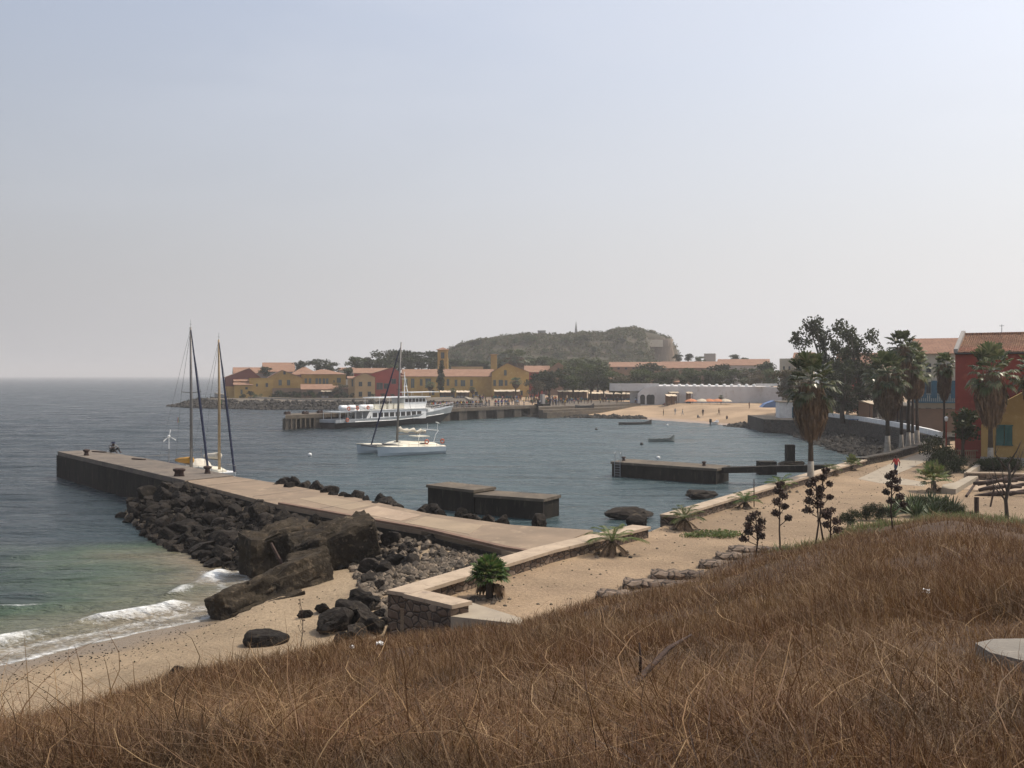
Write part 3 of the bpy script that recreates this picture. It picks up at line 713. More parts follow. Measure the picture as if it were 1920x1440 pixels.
# named rocks on the near beach
me = rock_mesh(31, 4, 7, 0.1, 0.62); me.materials.append(M['basalt'])
g = G(500, 1200, 0.75); boulder(g.x, g.y, float(z_near(np.array(g.x), np.array(g.y))) + .15, 0.98, 'low flat topped grey rock alone on the beach sand by the dry grass', me=me, tilt=(0.05, 0.0, 0.3), sc=(0.92, .8, .85))
g = G(573, 1150, 1.0); boulder(g.x, g.y, float(z_near(np.array(g.x), np.array(g.y))) + .12, 0.46, 'small blocky dark rock on sand beside the long fallen slab', me=ROCKS[2], sc=(1, .7, .6), tilt=(0, 0, .2))
g = G(336, 1258, 0.9); boulder(g.x, g.y, float(z_near(np.array(g.x), np.array(g.y))) + .15, 0.42, 'small dark rock at the edge of the dry grass, leftmost on the beach', me=ROCKS[4])
cl = [(622, 1178, .75, 'flat triangular grey rock at the left end of the cluster below the wall'), (655, 1168, .72, 'upright angular rock in the middle of the cluster below the wall'), (678, 1150, .75, 'dark overhanging rock on top of the cluster below the wall'), (606, 1148, .38, 'narrow flat dark rock jutting left from the cluster below the wall'), (702, 1152, .4, 'rounded dark rock right of the cluster, near the wall corner'), (668, 1190, .5, 'grey rock at the front of the cluster, touching the grass'), (645, 1196, .35, 'small grey rock at the grass edge left of the front rock'), (706, 1185, .45, 'dark rock at the foot of the wall corner'), (722, 1175, .3, 'pale small rock against the base of the wall corner'), (735, 1192, .4, 'dark rock under the wall, behind the grass tips'), (690, 1172, .55, 'smooth grey rock leaning right in the cluster below the wall'), (715, 1163, .3, 'small pale round rock between the cluster and the wall')]
for px, py, sz, lb in cl:
    g = G(px, py - 12, 1.2); boulder(g.x, g.y, float(z_near(np.array(g.x), np.array(g.y))) + sz * 0.3, sz * 1.25, lb, sc=(1.05, .95, .85), me=ROCKS[rr.randrange(10)])
for px, py, sz, lb in [(690, 1107, .62, 'dark rounded boulder lying on sand in front of the rubble'), (712, 1118, .38, 'smaller dark boulder touching the wall end of the rubble'), (700, 1083, .8, 'tall dark boulder at the right end of the large tilted block'), (724, 1090, .55, 'wedge shaped rock next to the tall dark boulder in the rubble'), (662, 1120, .2, 'tiny dark rock on the sand left of the rounded boulder')]:
    g = G(px, py, 1.1); boulder(g.x, g.y, float(z_near(np.array(g.x), np.array(g.y))) + sz * 0.25, sz, lb)
for px, py, sz, sc, lb in [(1185, 975, 1.0, (1.65, .9, .62), 'large black rock in the harbour water off the gap in the wall'), (1315, 937, 1.0, (1.7, .8, .55), 'long black rock in the water at the foot of the promenade wall')]:
    g = G(px, py, 0.0); me = rock_mesh(px, 4, 12, 0.12, 0.8); me.materials.append(M['basalt']); boulder(g.x, g.y + 1, 0.35, 1.25, lb, sc=sc, tilt=(0.05, 0.03, 0.15 if px < 1200 else 0.5), me=me)
g = G(1205, 990, 2.4); boulder(g.x - .2, g.y + .1, 2.6, 0.75, 'rounded pale stone ending the first stretch of wall at the gap', sc=(1.2, .8, .8))

# loose rubble between jetty and wall, pebbles on the sand: beyond counting
def scatter_rocks(name, pts, sizes, material, label, cat, seed=5):
    r = np.random.default_rng(seed)
    base = []
    for k in range(6):
        me = rock_mesh(100 + k, 1, 8, 0.05, 0.75); v = np.array([q.co[:] for q in me.vertices]); f = np.array([p.vertices[:] for p in me.polygons]); base.append((v, f)); bpy.data.meshes.remove(me)
    Vs = []; Fs = []; o_ = 0
    for (p, sz) in zip(pts, sizes):
        v, f = base[r.integers(6)]; a = r.random() * 6.28; ca, sa = math.cos(a), math.sin(a)
        sc = r.uniform(0.7, 1.3, 3) * sz
        q = v * sc; q = np.stack([q[:, 0] * ca - q[:, 1] * sa, q[:, 0] * sa + q[:, 1] * ca, q[:, 2]], 1) + p
        Vs.append(q); Fs.append(f + o_); o_ += len(v)
    ob = npmesh(name, np.concatenate(Vs), np.concatenate(Fs), material, smooth=False); tag(ob, label, cat, kind='stuff'); return ob
scatter_rocks('packing_stones', np.stack([SC[0][:, 0], SC[0][:, 1], SC[2] + SC[1] * .2], 1), SC[1], 'basalt', 'smaller dark stones filling the gaps between the jetty boulders', 'stones', 19)
P = rn.uniform([-14, 40], [4, 62], (9000, 2)); s_ = s_near(P[:, 0], P[:, 1])
cornr = np.array([(-4.8, 38.5), (4.2, 51.6), (-2, 50.5), (-7.6, 57.5), (-9.5, 56), (-8, 51), (-6.6, 44.5), (-5, 41)])
ok = inside(P[:, 0], P[:, 1], cornr.tolist())
P = P[ok][:2300]; sz = rn.uniform(0.06, 0.3, len(P)) ** 1.15 * np.interp(P[:, 0], [-8, -3, 2], [1.5, 1.2, 0.5])
Zp = z_near(P[:, 0], P[:, 1]); scatter_rocks('rubble', np.stack([P[:, 0], P[:, 1], Zp + sz * 0.2], 1), sz, 'rubble', 'loose rubble stones filling the corner between the jetty and the stone wall', 'rubble')
P = rn.uniform([-27, 25], [-6, 48], (9000, 2)); s_ = s_near(P[:, 0], P[:, 1])
dens = np.clip(1 - np.abs(s_ - 2.6) / 3.4, 0.02, 1) * np.interp(P[:, 0], [-22, -14, -9], [1, 0.75, 0.15]); ok = (s_ > 0.3) & (rn.random(len(P)) < dens)
P = P[ok][:1500]; sz = rn.uniform(0.012, 0.055, len(P)); Zp = z_near(P[:, 0], P[:, 1])
scatter_rocks('pebbles', np.stack([P[:, 0], P[:, 1], Zp + sz * 0.1], 1), sz, 'basalt', 'dark pebbles and weed scraps strewn on the near beach', 'pebbles', 6)
P = rn.uniform([-2, 34], [45, 105], (16000, 2)); ok = on_prom(P[:, 0], P[:, 1]) & (z_slope(P[:, 0], P[:, 1]) < 2.5); P = P[ok]
dw = pdist(P[:, 0], P[:, 1], W1 + W2); cl_ = sines(P[:, 0], P[:, 1], 15, 10, 2, 12); ok = rn.random(len(P)) < np.clip(.12 + .9 * np.exp(-dw / .9) + .25 * (cl_ > .8), 0, 1); P = P[ok][:1500]; sz = rn.uniform(0.02, 0.085, len(P))
scatter_rocks('gravel', np.stack([P[:, 0], P[:, 1], 2.4 + sz * 0.1], 1), sz, 'rubble', 'small stones and scraps scattered over the sandy promenade', 'gravel', 16)
# rocky shores far off
def shore_rocks(name, n_, box, cond, smin, smax, label, seed, lift=0.2):
    r = np.random.default_rng(seed); P = r.uniform([box[0], box[1]], [box[2], box[3]], (n_ * 12, 2)); s_ = s_far(P[:, 0], P[:, 1]); P = P[cond(P[:, 0], P[:, 1], s_)][:n_]
    sz = r.uniform(smin, smax, len(P)); Zp = z_far(P[:, 0], P[:, 1]); scatter_rocks(name, np.stack([P[:, 0], P[:, 1], Zp + sz * lift], 1), sz, 'far_rock', label, 'rocks', seed)
shore_rocks('shore_rocks', 3000, (-125, 270, -5, 375), lambda x, y, s: (s > -2.5) & (s < 7.5) & (x < 2), 0.35, 1.15, 'dark rock armour along the far spit below the sea wall', 12, 0.35)
shore_rocks('shore_rocks', 900, (2, 255, 34, 290), lambda x, y, s: (s > -1.5) & (s < 7) , 0.25, 0.7, 'low dark rocks where the steps meet the far beach', 13)
shore_rocks('shore_rocks', 3600, (40, 118, 75, 222), lambda x, y, s: (s > -2) & (s < 13), 0.3, 0.8, 'dark stony shore below the curved white topped wall', 14)

# ------------------------------------------------------------------ walls, kerbs
def wallthing(name, label, pts, z0, z1, w_=1.0, side=-1, body='wall_stone', cap='wall_cap', ch=0.14, over=0.06, cat='wall', group=None):
    zz1 = z1 if hasattr(z1, '__len__') else [z1] * len(pts)
    t = thing(name, label, cat, (pts[0][0], pts[0][1], z0), group=group)
    build('wall_body', MB().strip(pts, w_, z0, [z - ch for z in zz1], side=side), body, t)
    P = [Vector(p) for p in pts]
    d0 = (P[1] - P[0]).normalized() * over
    build('coping', MB().strip([tuple(P[0] - d0)] + [tuple(p) for p in P[1:-1]] + [tuple(P[-1] + (P[-1] - P[-2]).normalized() * over)], w_ + 2 * over, [z - ch for z in zz1], zz1, side=side), cap, t)
    return t
wallthing('stone_wall', 'low stone wall with pale coping running from the beach corner to the gap', [(p[0] - .0, p[1]) for p in W1], 0.6, 3.0, 1.0, -1)
def sh(p, dx, dy): return (p[0] + dx, p[1] + dy)
a0 = Vector(W1[0]); a1 = Vector(W0[1]); dd = (a1 - a0).normalized()
wallthing('stone_wall', 'short stone wall with pale coping turning down to the dry grass', [tuple(a0 + dd * 0.95), tuple(a1)], 0.5, 2.992, 0.85, 1)
q = Vector(W0[1]); struct(build('paving', MB().prism([tuple(q), g2(960, 1168, 2.6), g2(1000, 1185, 2.6), g2(975, 1158, 2.6), g2(860, 1122, 2.6)], 0.5, 2.6), 'concrete_pale'))
wallthing('stone_wall', 'low stone wall with pale coping along the promenade beyond the gap', W2, -1.0, 3.0, 0.9, -1)
wallthing('stone_wall', 'low dark wall along the promenade edge under the far palms', W3, -1.0, 3.15, 0.7, -1, body='wall_stone_dark', cap='wall_stone_dark')
CW = [g2(1500, 768, 4.0), (61.5, 196), g2(1558, 775, 4.0), g2(1605, 780, 4.0), g2(1650, 786.5, 4.0), g2(1700, 795, 4.0), g2(1745, 804.5, 4.0), g2(1768, 811, 4.0), (52.8, 124.5)]
CW = CW[2:]
t = thing('seawall', 'curved dark stone sea wall with whitewashed parapet below the cafe terrace', 'wall', (CW[0][0], CW[0][1], 0))
build('wall_body', MB().strip(CW, 1.2, -0.5, 3.35, side=-1), 'wall_stone_dark', t)
build('parapet', MB().strip(CW, 0.5, 3.35, 4.05, side=-1), 'white_paint', t)
# quay block at the left end of the curved wall, white hut on it
g = G(1500, 790, 2.0)
build_q = MB().prism([g2(1432, 786, 2.6), g2(1560, 790, 2.6), (62, 196), (60, 212), (50, 215)], -1, 2.6)
o = build('stone_quay', build_q, 'wall_stone_dark', loc=(54, 200, 0)); tag(o, 'dark stone quay block between the far beach and the curved wall', 'quay')

# sea wall road on the spit
SW = [(-118, 462), g2(402, 737, 3.2), g2(440, 742.5, 3.2), g2(500, 745, 3.2), g2(560, 747, 3.2), g2(700, 747.5, 3.2), g2(800, 746, 3.2), g2(870, 744, 3.2), (-14, 330)]
SW = SW[1:]
t = thing('seawall', 'long pale sea wall running along the far spit in front of the houses', 'wall', (SW[0][0], SW[0][1], 0))
build('wall_body', MB().strip(SW, 1.0, -0.2, 2.9, side=1), 'grey_wall', t)
build('coping', MB().strip(SW, 1.3, 2.9, 3.25, side=1), 'concrete_pale', t)

# stone terrace edges stepping up at the foot of the grass
TS = [((1122, 1106), (1205, 1112), 0.45), ((1170, 1086), (1300, 1092), 0.45), ((1220, 1069), (1320, 1072), 0.4), ((1312, 1050), (1420, 1056), 0.4), ((1342, 1036), (1460, 1041), 0.36), ((1366, 1024), (1512, 1028), 0.36)]
for i, (a, b, h) in enumerate(TS):
    z0 = 2.3; p = G(a[0], a[1], z0 + h); q = G(b[0], b[1], z0 + h)
    mb = MB(); n_ = 7; c = []
    dv = (q - p); nr = Vector((-dv.y, dv.x, 0)).normalized()
    for k in range(n_ + 1):
        u = p + dv * k / n_; wv = 0.45 + 0.06 * math.sin(k * 2.1 + i)
        jz = 0.04 * math.sin(k * 3.3 + i * 2)
        ring = [u - nr * wv + Vector((0, 0, -h - .3)), u - nr * (wv + .03) + Vector((0, 0, -.12 + jz)), u - nr * (wv - .12) + Vector((0, 0, jz)), u + nr * (wv - .12) + Vector((0, 0, jz)), u + nr * (wv + .03) + Vector((0, 0, -.12 + jz)), u + nr * wv + Vector((0, 0, -h - .3))]
        c.append(ring)
    o = build('stone_step', mb.loft(c), 'wall_stone', loc=p)
    tag(o, ['lowest rough stone step, nearest the camera, at the edge of the dry grass', 'second rough stone step up from the lowest, half buried in grass', 'short rough stone step third from the lowest, half buried in grass', 'fourth rough stone step from the lowest, at the grass edge', 'fifth rough stone step, just below the topmost one', 'topmost rough stone step, below the dark round flower heads'][i], 'step')

# ------------------------------------------------------------------ jetty
JT = 2.7
jf = [g2(108, 847.5, JT), g2(230, 875, JT), g2(346, 902, JT), g2(520, 946, JT), g2(640, 968, JT), g2(790, 994, JT), g2(940, 1030, JT), g2(1000, 1040, 2.7)]
jb = [g2(1112, 994, JT), g2(960, 984, JT), g2(800, 962, JT), g2(640, 927, JT), g2(520, 906, JT), g2(438, 893, JT), g2(300, 865, JT), g2(178, 844.5, JT)]
t = thing('jetty', 'long concrete jetty running out left from the promenade wall into the sea', 'jetty', (jf[0][0], jf[0][1], 0))
mb = MB(); n_ = 8
split_f = 2; 
outer = jf[:3] + jb[5:]
inner = jf[2:] + jb[:6]
build('pier_head', MB().prism(outer, -2.2, JT + 0.06), ['jetty_grey'], t)
build('causeway', MB().prism(inner, -2.2, JT), ['jetty_deck'], t)
def off(pts, dst):
    out_ = []
    for i, p in enumerate(pts):
        a = Vector(pts[max(i - 1, 0)]); b = Vector(pts[min(i + 1, len(pts) - 1)]); d = (b - a).normalized(); out_.append((p[0] + d.y * dst, p[1] - d.x * dst))
    return out_
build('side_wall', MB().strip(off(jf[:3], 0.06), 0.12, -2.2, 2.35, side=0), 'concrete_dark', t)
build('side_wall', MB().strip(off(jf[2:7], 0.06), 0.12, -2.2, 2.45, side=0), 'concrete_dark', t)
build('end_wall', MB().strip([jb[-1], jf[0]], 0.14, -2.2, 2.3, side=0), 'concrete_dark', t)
build('kerb', MB().strip(off(jf[3:], -0.22), 0.34, JT, JT + 0.13, side=0), 'kerb_red', t)
sl_ = [g2(540, 934, JT), g2(640, 932, JT), g2(745, 957, JT), g2(640, 958, JT)]
build('slab', MB().prism([g2(560, 935, JT), g2(610, 930, JT), g2(700, 947, JT), g2(655, 957, JT)], JT - 0.02, JT + 0.012), 'jetty_slab', t)
build('slab', MB().prism([g2(662, 960, JT), g2(706, 949, JT), g2(790, 966, JT), g2(750, 977, JT)], JT - 0.02, JT + 0.014), 'concrete_warm', t)
build('slab', MB().prism([g2(757, 980, JT), g2(797, 968, JT), g2(905, 985, JT), g2(880, 1002, JT)], JT - 0.02, JT + 0.012), 'jetty_slab', t)
for k in range(8):
    u = (k + .8) / 8.6; jmb = MB(); m_ = [Vector(p) for p in jf[:7]]; n2_ = [Vector(p) for p in jb[::-1]]
    def along(P_, u):
        L2 = [(P_[i + 1] - P_[i]).length for i in range(len(P_) - 1)]; d = u * sum(L2)
        for i, q in enumerate(L2):
            if d <= q: return P_[i].lerp(P_[i + 1], d / q)
            d -= q
        return P_[-1]
    p = along(m_, u * .97); q = along(n2_, u * .92 + .02); zj = JT + (.066 if p.y > 81 else .016); dv = (q - p).normalized(); p = p + dv * .45; q = q - dv * .1
    build('joint', jmb.strip([tuple(p), tuple(q)], .04, zj - .03, zj, side=0), 'jetty_grey', t)
# apron between jetty end and wall
struct(build('ramp', MB().prism([jf[5], jf[6], g2(985, 1043, 2.62), g2(1110, 1004, 2.62), jb[0]], -1.0, 2.66), 'jetty_slab'))

def bollard(x, y, z, s_, label, group=None):
    mb = MB(); mb.loft([[(x + r_ * math.cos(2 * PI * k / 10), y + r_ * math.sin(2 * PI * k / 10), z + h) for k in range(10)] for r_, h in ((.22 * s_, 0), (.19 * s_, .1 * s_), (.15 * s_, .28 * s_), (.27 * s_, .36 * s_), (.28 * s_, .46 * s_), (.1 * s_, .52 * s_))])
    o = build('bollard', mb, 'rust_metal', loc=(x, y, z), smooth=True); return tag(o, label, 'bollard', group)
for px, py, lb in [(162, 855, 'rusty mooring bollard near the outer end of the jetty'), (332, 894, 'left one of a close pair of rusty bollards where the jetty deck turns reddish'), (340, 894, 'right one of a close pair of rusty bollards where the jetty deck turns reddish'), (389, 889, 'rusty bollard on the far jetty edge beside the moored yachts')]:
    g = G(px, py, JT); bollard(g.x, g.y, JT + 0.06, 1.25, lb)
for px, py, L_, lb in [(186, 849, 2.2, 'flat dark plank lying at the outer end of the jetty deck'), (260, 863, 1.8, 'dark plank lying near the middle of the outer jetty deck')]:
    g = G(px, py, JT); o = build('plank', MB().box((g.x, g.y, JT + .12), (L_, .35, .1), rz=-.6), 'dry_wood', loc=(g.x, g.y, JT)); tag(o, lb, 'plank')

# breakwater blocks in the harbour
def caisson(name, label, fl, fr, depth_vec, z1, lipz=0.22, cat='breakwater'):
    a = Vector(fl); b = Vector(fr); d = Vector(depth_vec)
    t = thing(name, label, cat, (a.x, a.y, 0)); poly = [tuple(a), tuple(b), tuple(b + d), tuple(a + d)]
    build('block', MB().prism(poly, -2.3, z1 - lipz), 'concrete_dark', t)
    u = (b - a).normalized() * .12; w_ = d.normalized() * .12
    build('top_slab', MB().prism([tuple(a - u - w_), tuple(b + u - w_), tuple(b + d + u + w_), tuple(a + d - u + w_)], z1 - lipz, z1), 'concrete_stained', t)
    return t
caisson('breakwater_block', 'taller left hand dark concrete breakwater block in the harbour', (-7.0, 84.2), (-3.05, 80.3), (1.6, 2.2), 1.92)
caisson('breakwater_block', 'lower right hand dark concrete breakwater block in the harbour', (-2.9, 80.1), (2.35, 77.0), (1.35, 2.5), 1.62)

# swimming dock with gangway
t = thing('dock', 'angled concrete dock with narrow gangway to the promenade', 'dock', (11, 110, 0))
dk = [(10.9, 110.5), (20.6, 102.2), (22.6, 105.6), (13.0, 114.2)]
build('dock_body', MB().prism(dk, -2.3, 1.35), 'concrete_dark', t)
build('deck', MB().prism([(10.75, 110.5), (20.65, 102.0), (22.8, 105.7), (13.0, 114.4)], 1.35, 1.6), 'concrete_stained', t)
build('gangway', MB().strip([(21.4, 103.9), (27.3, 101.8), (32.4, 98.3)], 1.2, [1.02, 1.3, 1.6], [1.58, 1.95, 2.35], side=0), 'concrete_dark', t)
g = G(1447, 893, 0); build('gangway_support', MB().box((g.x, g.y + 2.3, .3), (1.9, 1.6, 2.3)), 'concrete_dark', t)
mb = MB()
for dx in (0, .55):
    x0, y0 = 11.15 + dx, 110.2 - dx * .85
    mb.tube([(x0, y0 - .12, -.2), (x0, y0 - .12, 2.5), (x0 + .1, y0 + .25, 2.65), (x0 + .2, y0 + .55, 2.4), (x0 + .2, y0 + .55, 1.6)], .035, 5)
for k in range(6): mb.rod((11.15, 110.08, .2 + k * .28), (11.7, 109.6, .2 + k * .28), .025)
build('ladder', mb, 'grey_steel', t)
bollard(12.3, 111.6, 1.6, .9, 'small black bollard by the ladder on the swimming dock')
bollard(20.0, 105.5, 1.6, .9, 'small black bollard at the gangway end of the swimming dock')
g = G(1481, 864, .5); t = thing('mooring_post', 'square concrete post standing on a rock by the gangway', 'post', (g.x, g.y, 0))
me = rock_mesh(77, 3, 10, .1, .5); v = [(q.co.x * 3.1 + g.x + .3, q.co.y * 1.4 + g.y, q.co.z * .9 + .1) for q in me.vertices]; mb = MB(); mb.add(v, [tuple(p.vertices) for p in me.polygons]); build('rock_base', mb, 'basalt_weed', t)
mb = MB().box((g.x, g.y, 1.4), (1.05, .9, 2.2)); build('post_block', mb, 'concrete_dark', t)

# ferry pier
PA = Vector((-45.8, 204.8)); PB = Vector((7.5, 275.3)); pd = (PB - PA).normalized(); pn = Vector((-pd.y, pd.x))
t = thing('ferry_pier', 'long concrete ferry pier reaching left from the far beach', 'pier', (PA.x, PA.y, 0))
L_ = (PB - PA).length
def pp(u, v): q = PA + pd * u + pn * v; return (q.x, q.y)
build('deck', MB().prism([pp(-.2, -.2), pp(L_, -.2), pp(L_, 7), pp(6, 7)], 2.2, 2.95), 'concrete_stained', t)
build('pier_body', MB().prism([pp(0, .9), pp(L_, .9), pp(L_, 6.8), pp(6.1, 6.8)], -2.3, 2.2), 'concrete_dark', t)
for k, (u0, u1) in enumerate([(0, 3), (8, 11), (16, 19), (24, 27), (32, 35), (40, 43), (47.5, 51), (54.5, 57.5), (62, 65), (69.5, 72.5), (77, 80), (84, 87.5)]):
    build('pier_pillar', MB().prism([pp(u0, -.02), pp(u1, -.02), pp(u1, .88), pp(u0, .88)], -2.3, 2.195), 'pier_stone', t)
for k in range(6):
    build('fender', MB().box(pp(1.3 + k * 1.25, -.2) + (1.2,), (.3, .2, 1.9), rz=math.atan2(pd.y, pd.x)), 'concrete_stained', t)
for u, v_ in [(3, 3), (7, 2), (12, 3), (20, 4), (28, 2)]:
    q = pp(u, v_); mb = MB().box((q[0], q[1], 3.2), (1.2, .8, .5), rz=.9); 
    for dx in (-.4, .4): mb.box((q[0] + dx * .62, q[1] + dx * .78, 3.5), (.3, .3, .2), rz=.9)
    o = build('mooring_block', mb, 'rust_metal', loc=(q[0], q[1], 2.95)); tag(o, 'dark low mooring block on the outer deck of the ferry pier', 'bollard', 'mooring blocks on the ferry pier')
mb = MB()
for k in range(21):
    q = pp(40 + k * 2.2, .3); mb.rod((q[0], q[1], 2.95), (q[0], q[1], 4.0), .05, 4)
for h in (3.5, 4.0): mb.rod(pp(40, .3) + (h,), pp(84, .3) + (h,), .045, 4)
build('railing', mb, 'mast_alu', t)
# quay head with steps leading down to the beach
q0 = pp(L_ - 1, -1.5); t = thing('quay_steps', 'low stone landing steps between the ferry pier and the far beach', 'steps', (q0[0], q0[1], 0))
a = Vector(pp(L_ - 1, -1.2)); e = [g2(1195, 762, 2.4), g2(1130, 770, 2.0), g2(1120, 774, 1.4)]
F0 = [g2(1010, 763.5, 2.75), g2(1205, 756, 2.75)]; F1 = [g2(1018, 769, 2.1), g2(1152, 763.5, 2.1)]; F2 = [g2(1026, 773.8, 1.45), g2(1126, 769.5, 1.45)]; F3 = [g2(1030, 777.5, .8), g2(1112, 774, .8)]
build('step', MB().prism([F0[0], F0[1], g2(1205, 752, 2.75), g2(1008, 752, 2.75)], -.5, 2.75), 'concrete_stained', t)
build('step', MB().prism([F1[0], F1[1], (F0[1][0], F0[1][1] - .05), (F0[0][0], F0[0][1] - .05)], -.5, 2.1), 'concrete_stained', t)
build('step', MB().prism([F2[0], F2[1], (F1[1][0], F1[1][1] - .05), (F1[0][0], F1[0][1] - .05)], -.5, 1.45), 'concrete_stained', t)
build('step', MB().prism([F3[0], F3[1], (F2[1][0], F2[1][1] - .05), (F2[0][0], F2[0][1] - .05)], -.5, .8), 'concrete_stained', t)
t = thing('quay_block', 'dark upright concrete block with pale top where pier meets shore', 'block', (a.x, a.y, 0))
build('block', MB().box((a.x + .4, a.y + 1, 1.2), (3.4, 3.0, 4.2), rz=.9), 'concrete_dark', t)
build('pillar', MB().box((a.x + .4, a.y + 1.2, 4.6), (1.1, .9, 2.6), rz=.9), 'grey_wall', t)

# ------------------------------------------------------------------ fallen concrete monoliths
def monolith(name, c, dim, rot, seed, rough, label, taper=None, material='basalt_weed', groove=0.0):
    bm = bmesh.new(); bmesh.ops.create_cube(bm, size=1)
    bmesh.ops.subdivide_edges(bm, edges=bm.edges, cuts=22, use_grid_fill=True)
    mt = Euler(rot).to_matrix(); off_ = Vector((seed * 7.7, seed, 0))
    for v in bm.verts:
        p = v.co.copy(); q = Vector((p.x * dim[0], p.y * dim[1], p.z * dim[2]))
        if taper: f = 1 - taper * (p.x + .5); q.y *= f; q.z *= (1 - taper * .8 * (p.x + .5))
        # round the worn edges
        e = [max(0, abs(p[i]) - .42) for i in range(3)]; k = sorted(e)[1]
        q *= (1 - k * .4)
        nn = noise.noise(q * .5 + off_) * rough * .6 + (abs(noise.noise(q * 1.4 + off_)) * -.9 + max(0, noise.noise(q * .9 - off_) - .15) * -2.2) * rough + noise.noise(q * 6 + off_) * rough * .3
        if groove and p.z > .45: nn += groove * math.sin(q.y * 7 + noise.noise(q) * 2)
        q += p.normalized() * nn
        v.co = mt @ q
    me = bpy.data.meshes.new(name); bm.to_mesh(me); bm.free(); me.materials.append(M[material]); me.polygons.foreach_set('use_smooth', [True] * len(me.polygons)); me.set_sharp_from_angle(angle=R(28))
    o = bpy.data.objects.new(name, me); COL.objects.link(o); o.location = c; return tag(o, label, 'block')
monolith('concrete_block', (-9.2, 53.5, 1.45), (4.4, 2.6, 3.4), (0.16, -0.27, 0.3), 3, .3, 'largest tilted weathered concrete block, raised at its right end', groove=.06)
monolith('concrete_block', (-13.0, 56.4, 1.1), (4.0, 2.2, 3.0), (0.1, -0.12, 0.62), 5, .3, 'tilted weathered concrete block standing at the waterline, left of the largest', groove=.05)
monolith('fallen_slab', (-11.3, 47.7, 0.85), (6.2, 2.1, 2.2), (0.3, 2.97, 0.8), 9, .3, 'long weedy fallen slab lying on the sand, pointing at the surf', taper=.4)
monolith('concrete_block', (-10.3, 51.2, 1.75), (2.3, 1.1, .8), (0.1, -0.25, 0.5), 11, .2, 'small rough dark block on top of the long fallen slab')
monolith('concrete_block', (-11.2, 46.2, 0.35), (3.6, 1.3, .9), (0.1, 2.95, 0.4), 13, .2, 'low dark wedge of rock at the seaward foot of the long fallen slab', taper=.5)
g = G(480, 1085, .2); mb = MB().tube([(-12.9, 54.2, 2.0), (-12.2, 53.5, 1.1), (-11.6, 53.1, .3)], .09, 6); o = build('broken_pipe', mb, 'rust_metal', loc=(-12.9, 54.2, 2)); tag(o, 'thin broken pole leaning on the left tilted concrete block', 'pole')
# ================================================================== buildings
def zat(py, Y): return W(960, py, Y).z
def xat(px, Y): return (px - 960) / F * Y
def rot_about(o, c): pass

def window(t, x, y, z, w_, h, style, depth=0.12):
    """frame ring (or shutter leaves) with a dark pane; the facade faces -y at y"""
    mb = MB(); fr = max(0.07, 0.07 * w_)
    if style in ('shut', 'shutg'):
        mb.box((x - w_ * .27, y - .06, z), (w_ * .5, depth, h)); mb.box((x + w_ * .27, y - .06, z), (w_ * .5, depth, h))
        mb.box((x, y - .05, z + h / 2 + .06), (w_ * 1.15, depth + .08, .12)); mb.box((x, y - .05, z - h / 2 - .06), (w_ * 1.15, depth + .12, .12))
        return build('shutter', mb, 'grey_shutter' if style == 'shut' else 'green_shutter', t)
    mb.box((x - w_ / 2, y - .05, z), (fr, depth, h)); mb.box((x + w_ / 2, y - .05, z), (fr, depth, h)); mb.box((x, y - .051, z), (fr * .6, depth - .02, h))
    mb.box((x, y - .05, z + h / 2), (w_ + fr * 1.6, depth + .01, fr)); mb.box((x, y - .05, z - h / 2), (w_ + fr * 2.2, depth + .08, fr * 1.1))
    f = build('window', mb, 'grey_shutter', t)
    build('pane', MB().box((x, y - .01, z), (w_ - fr * .5, .05, h - fr * .5)), 'glass_dark', f)
    return f

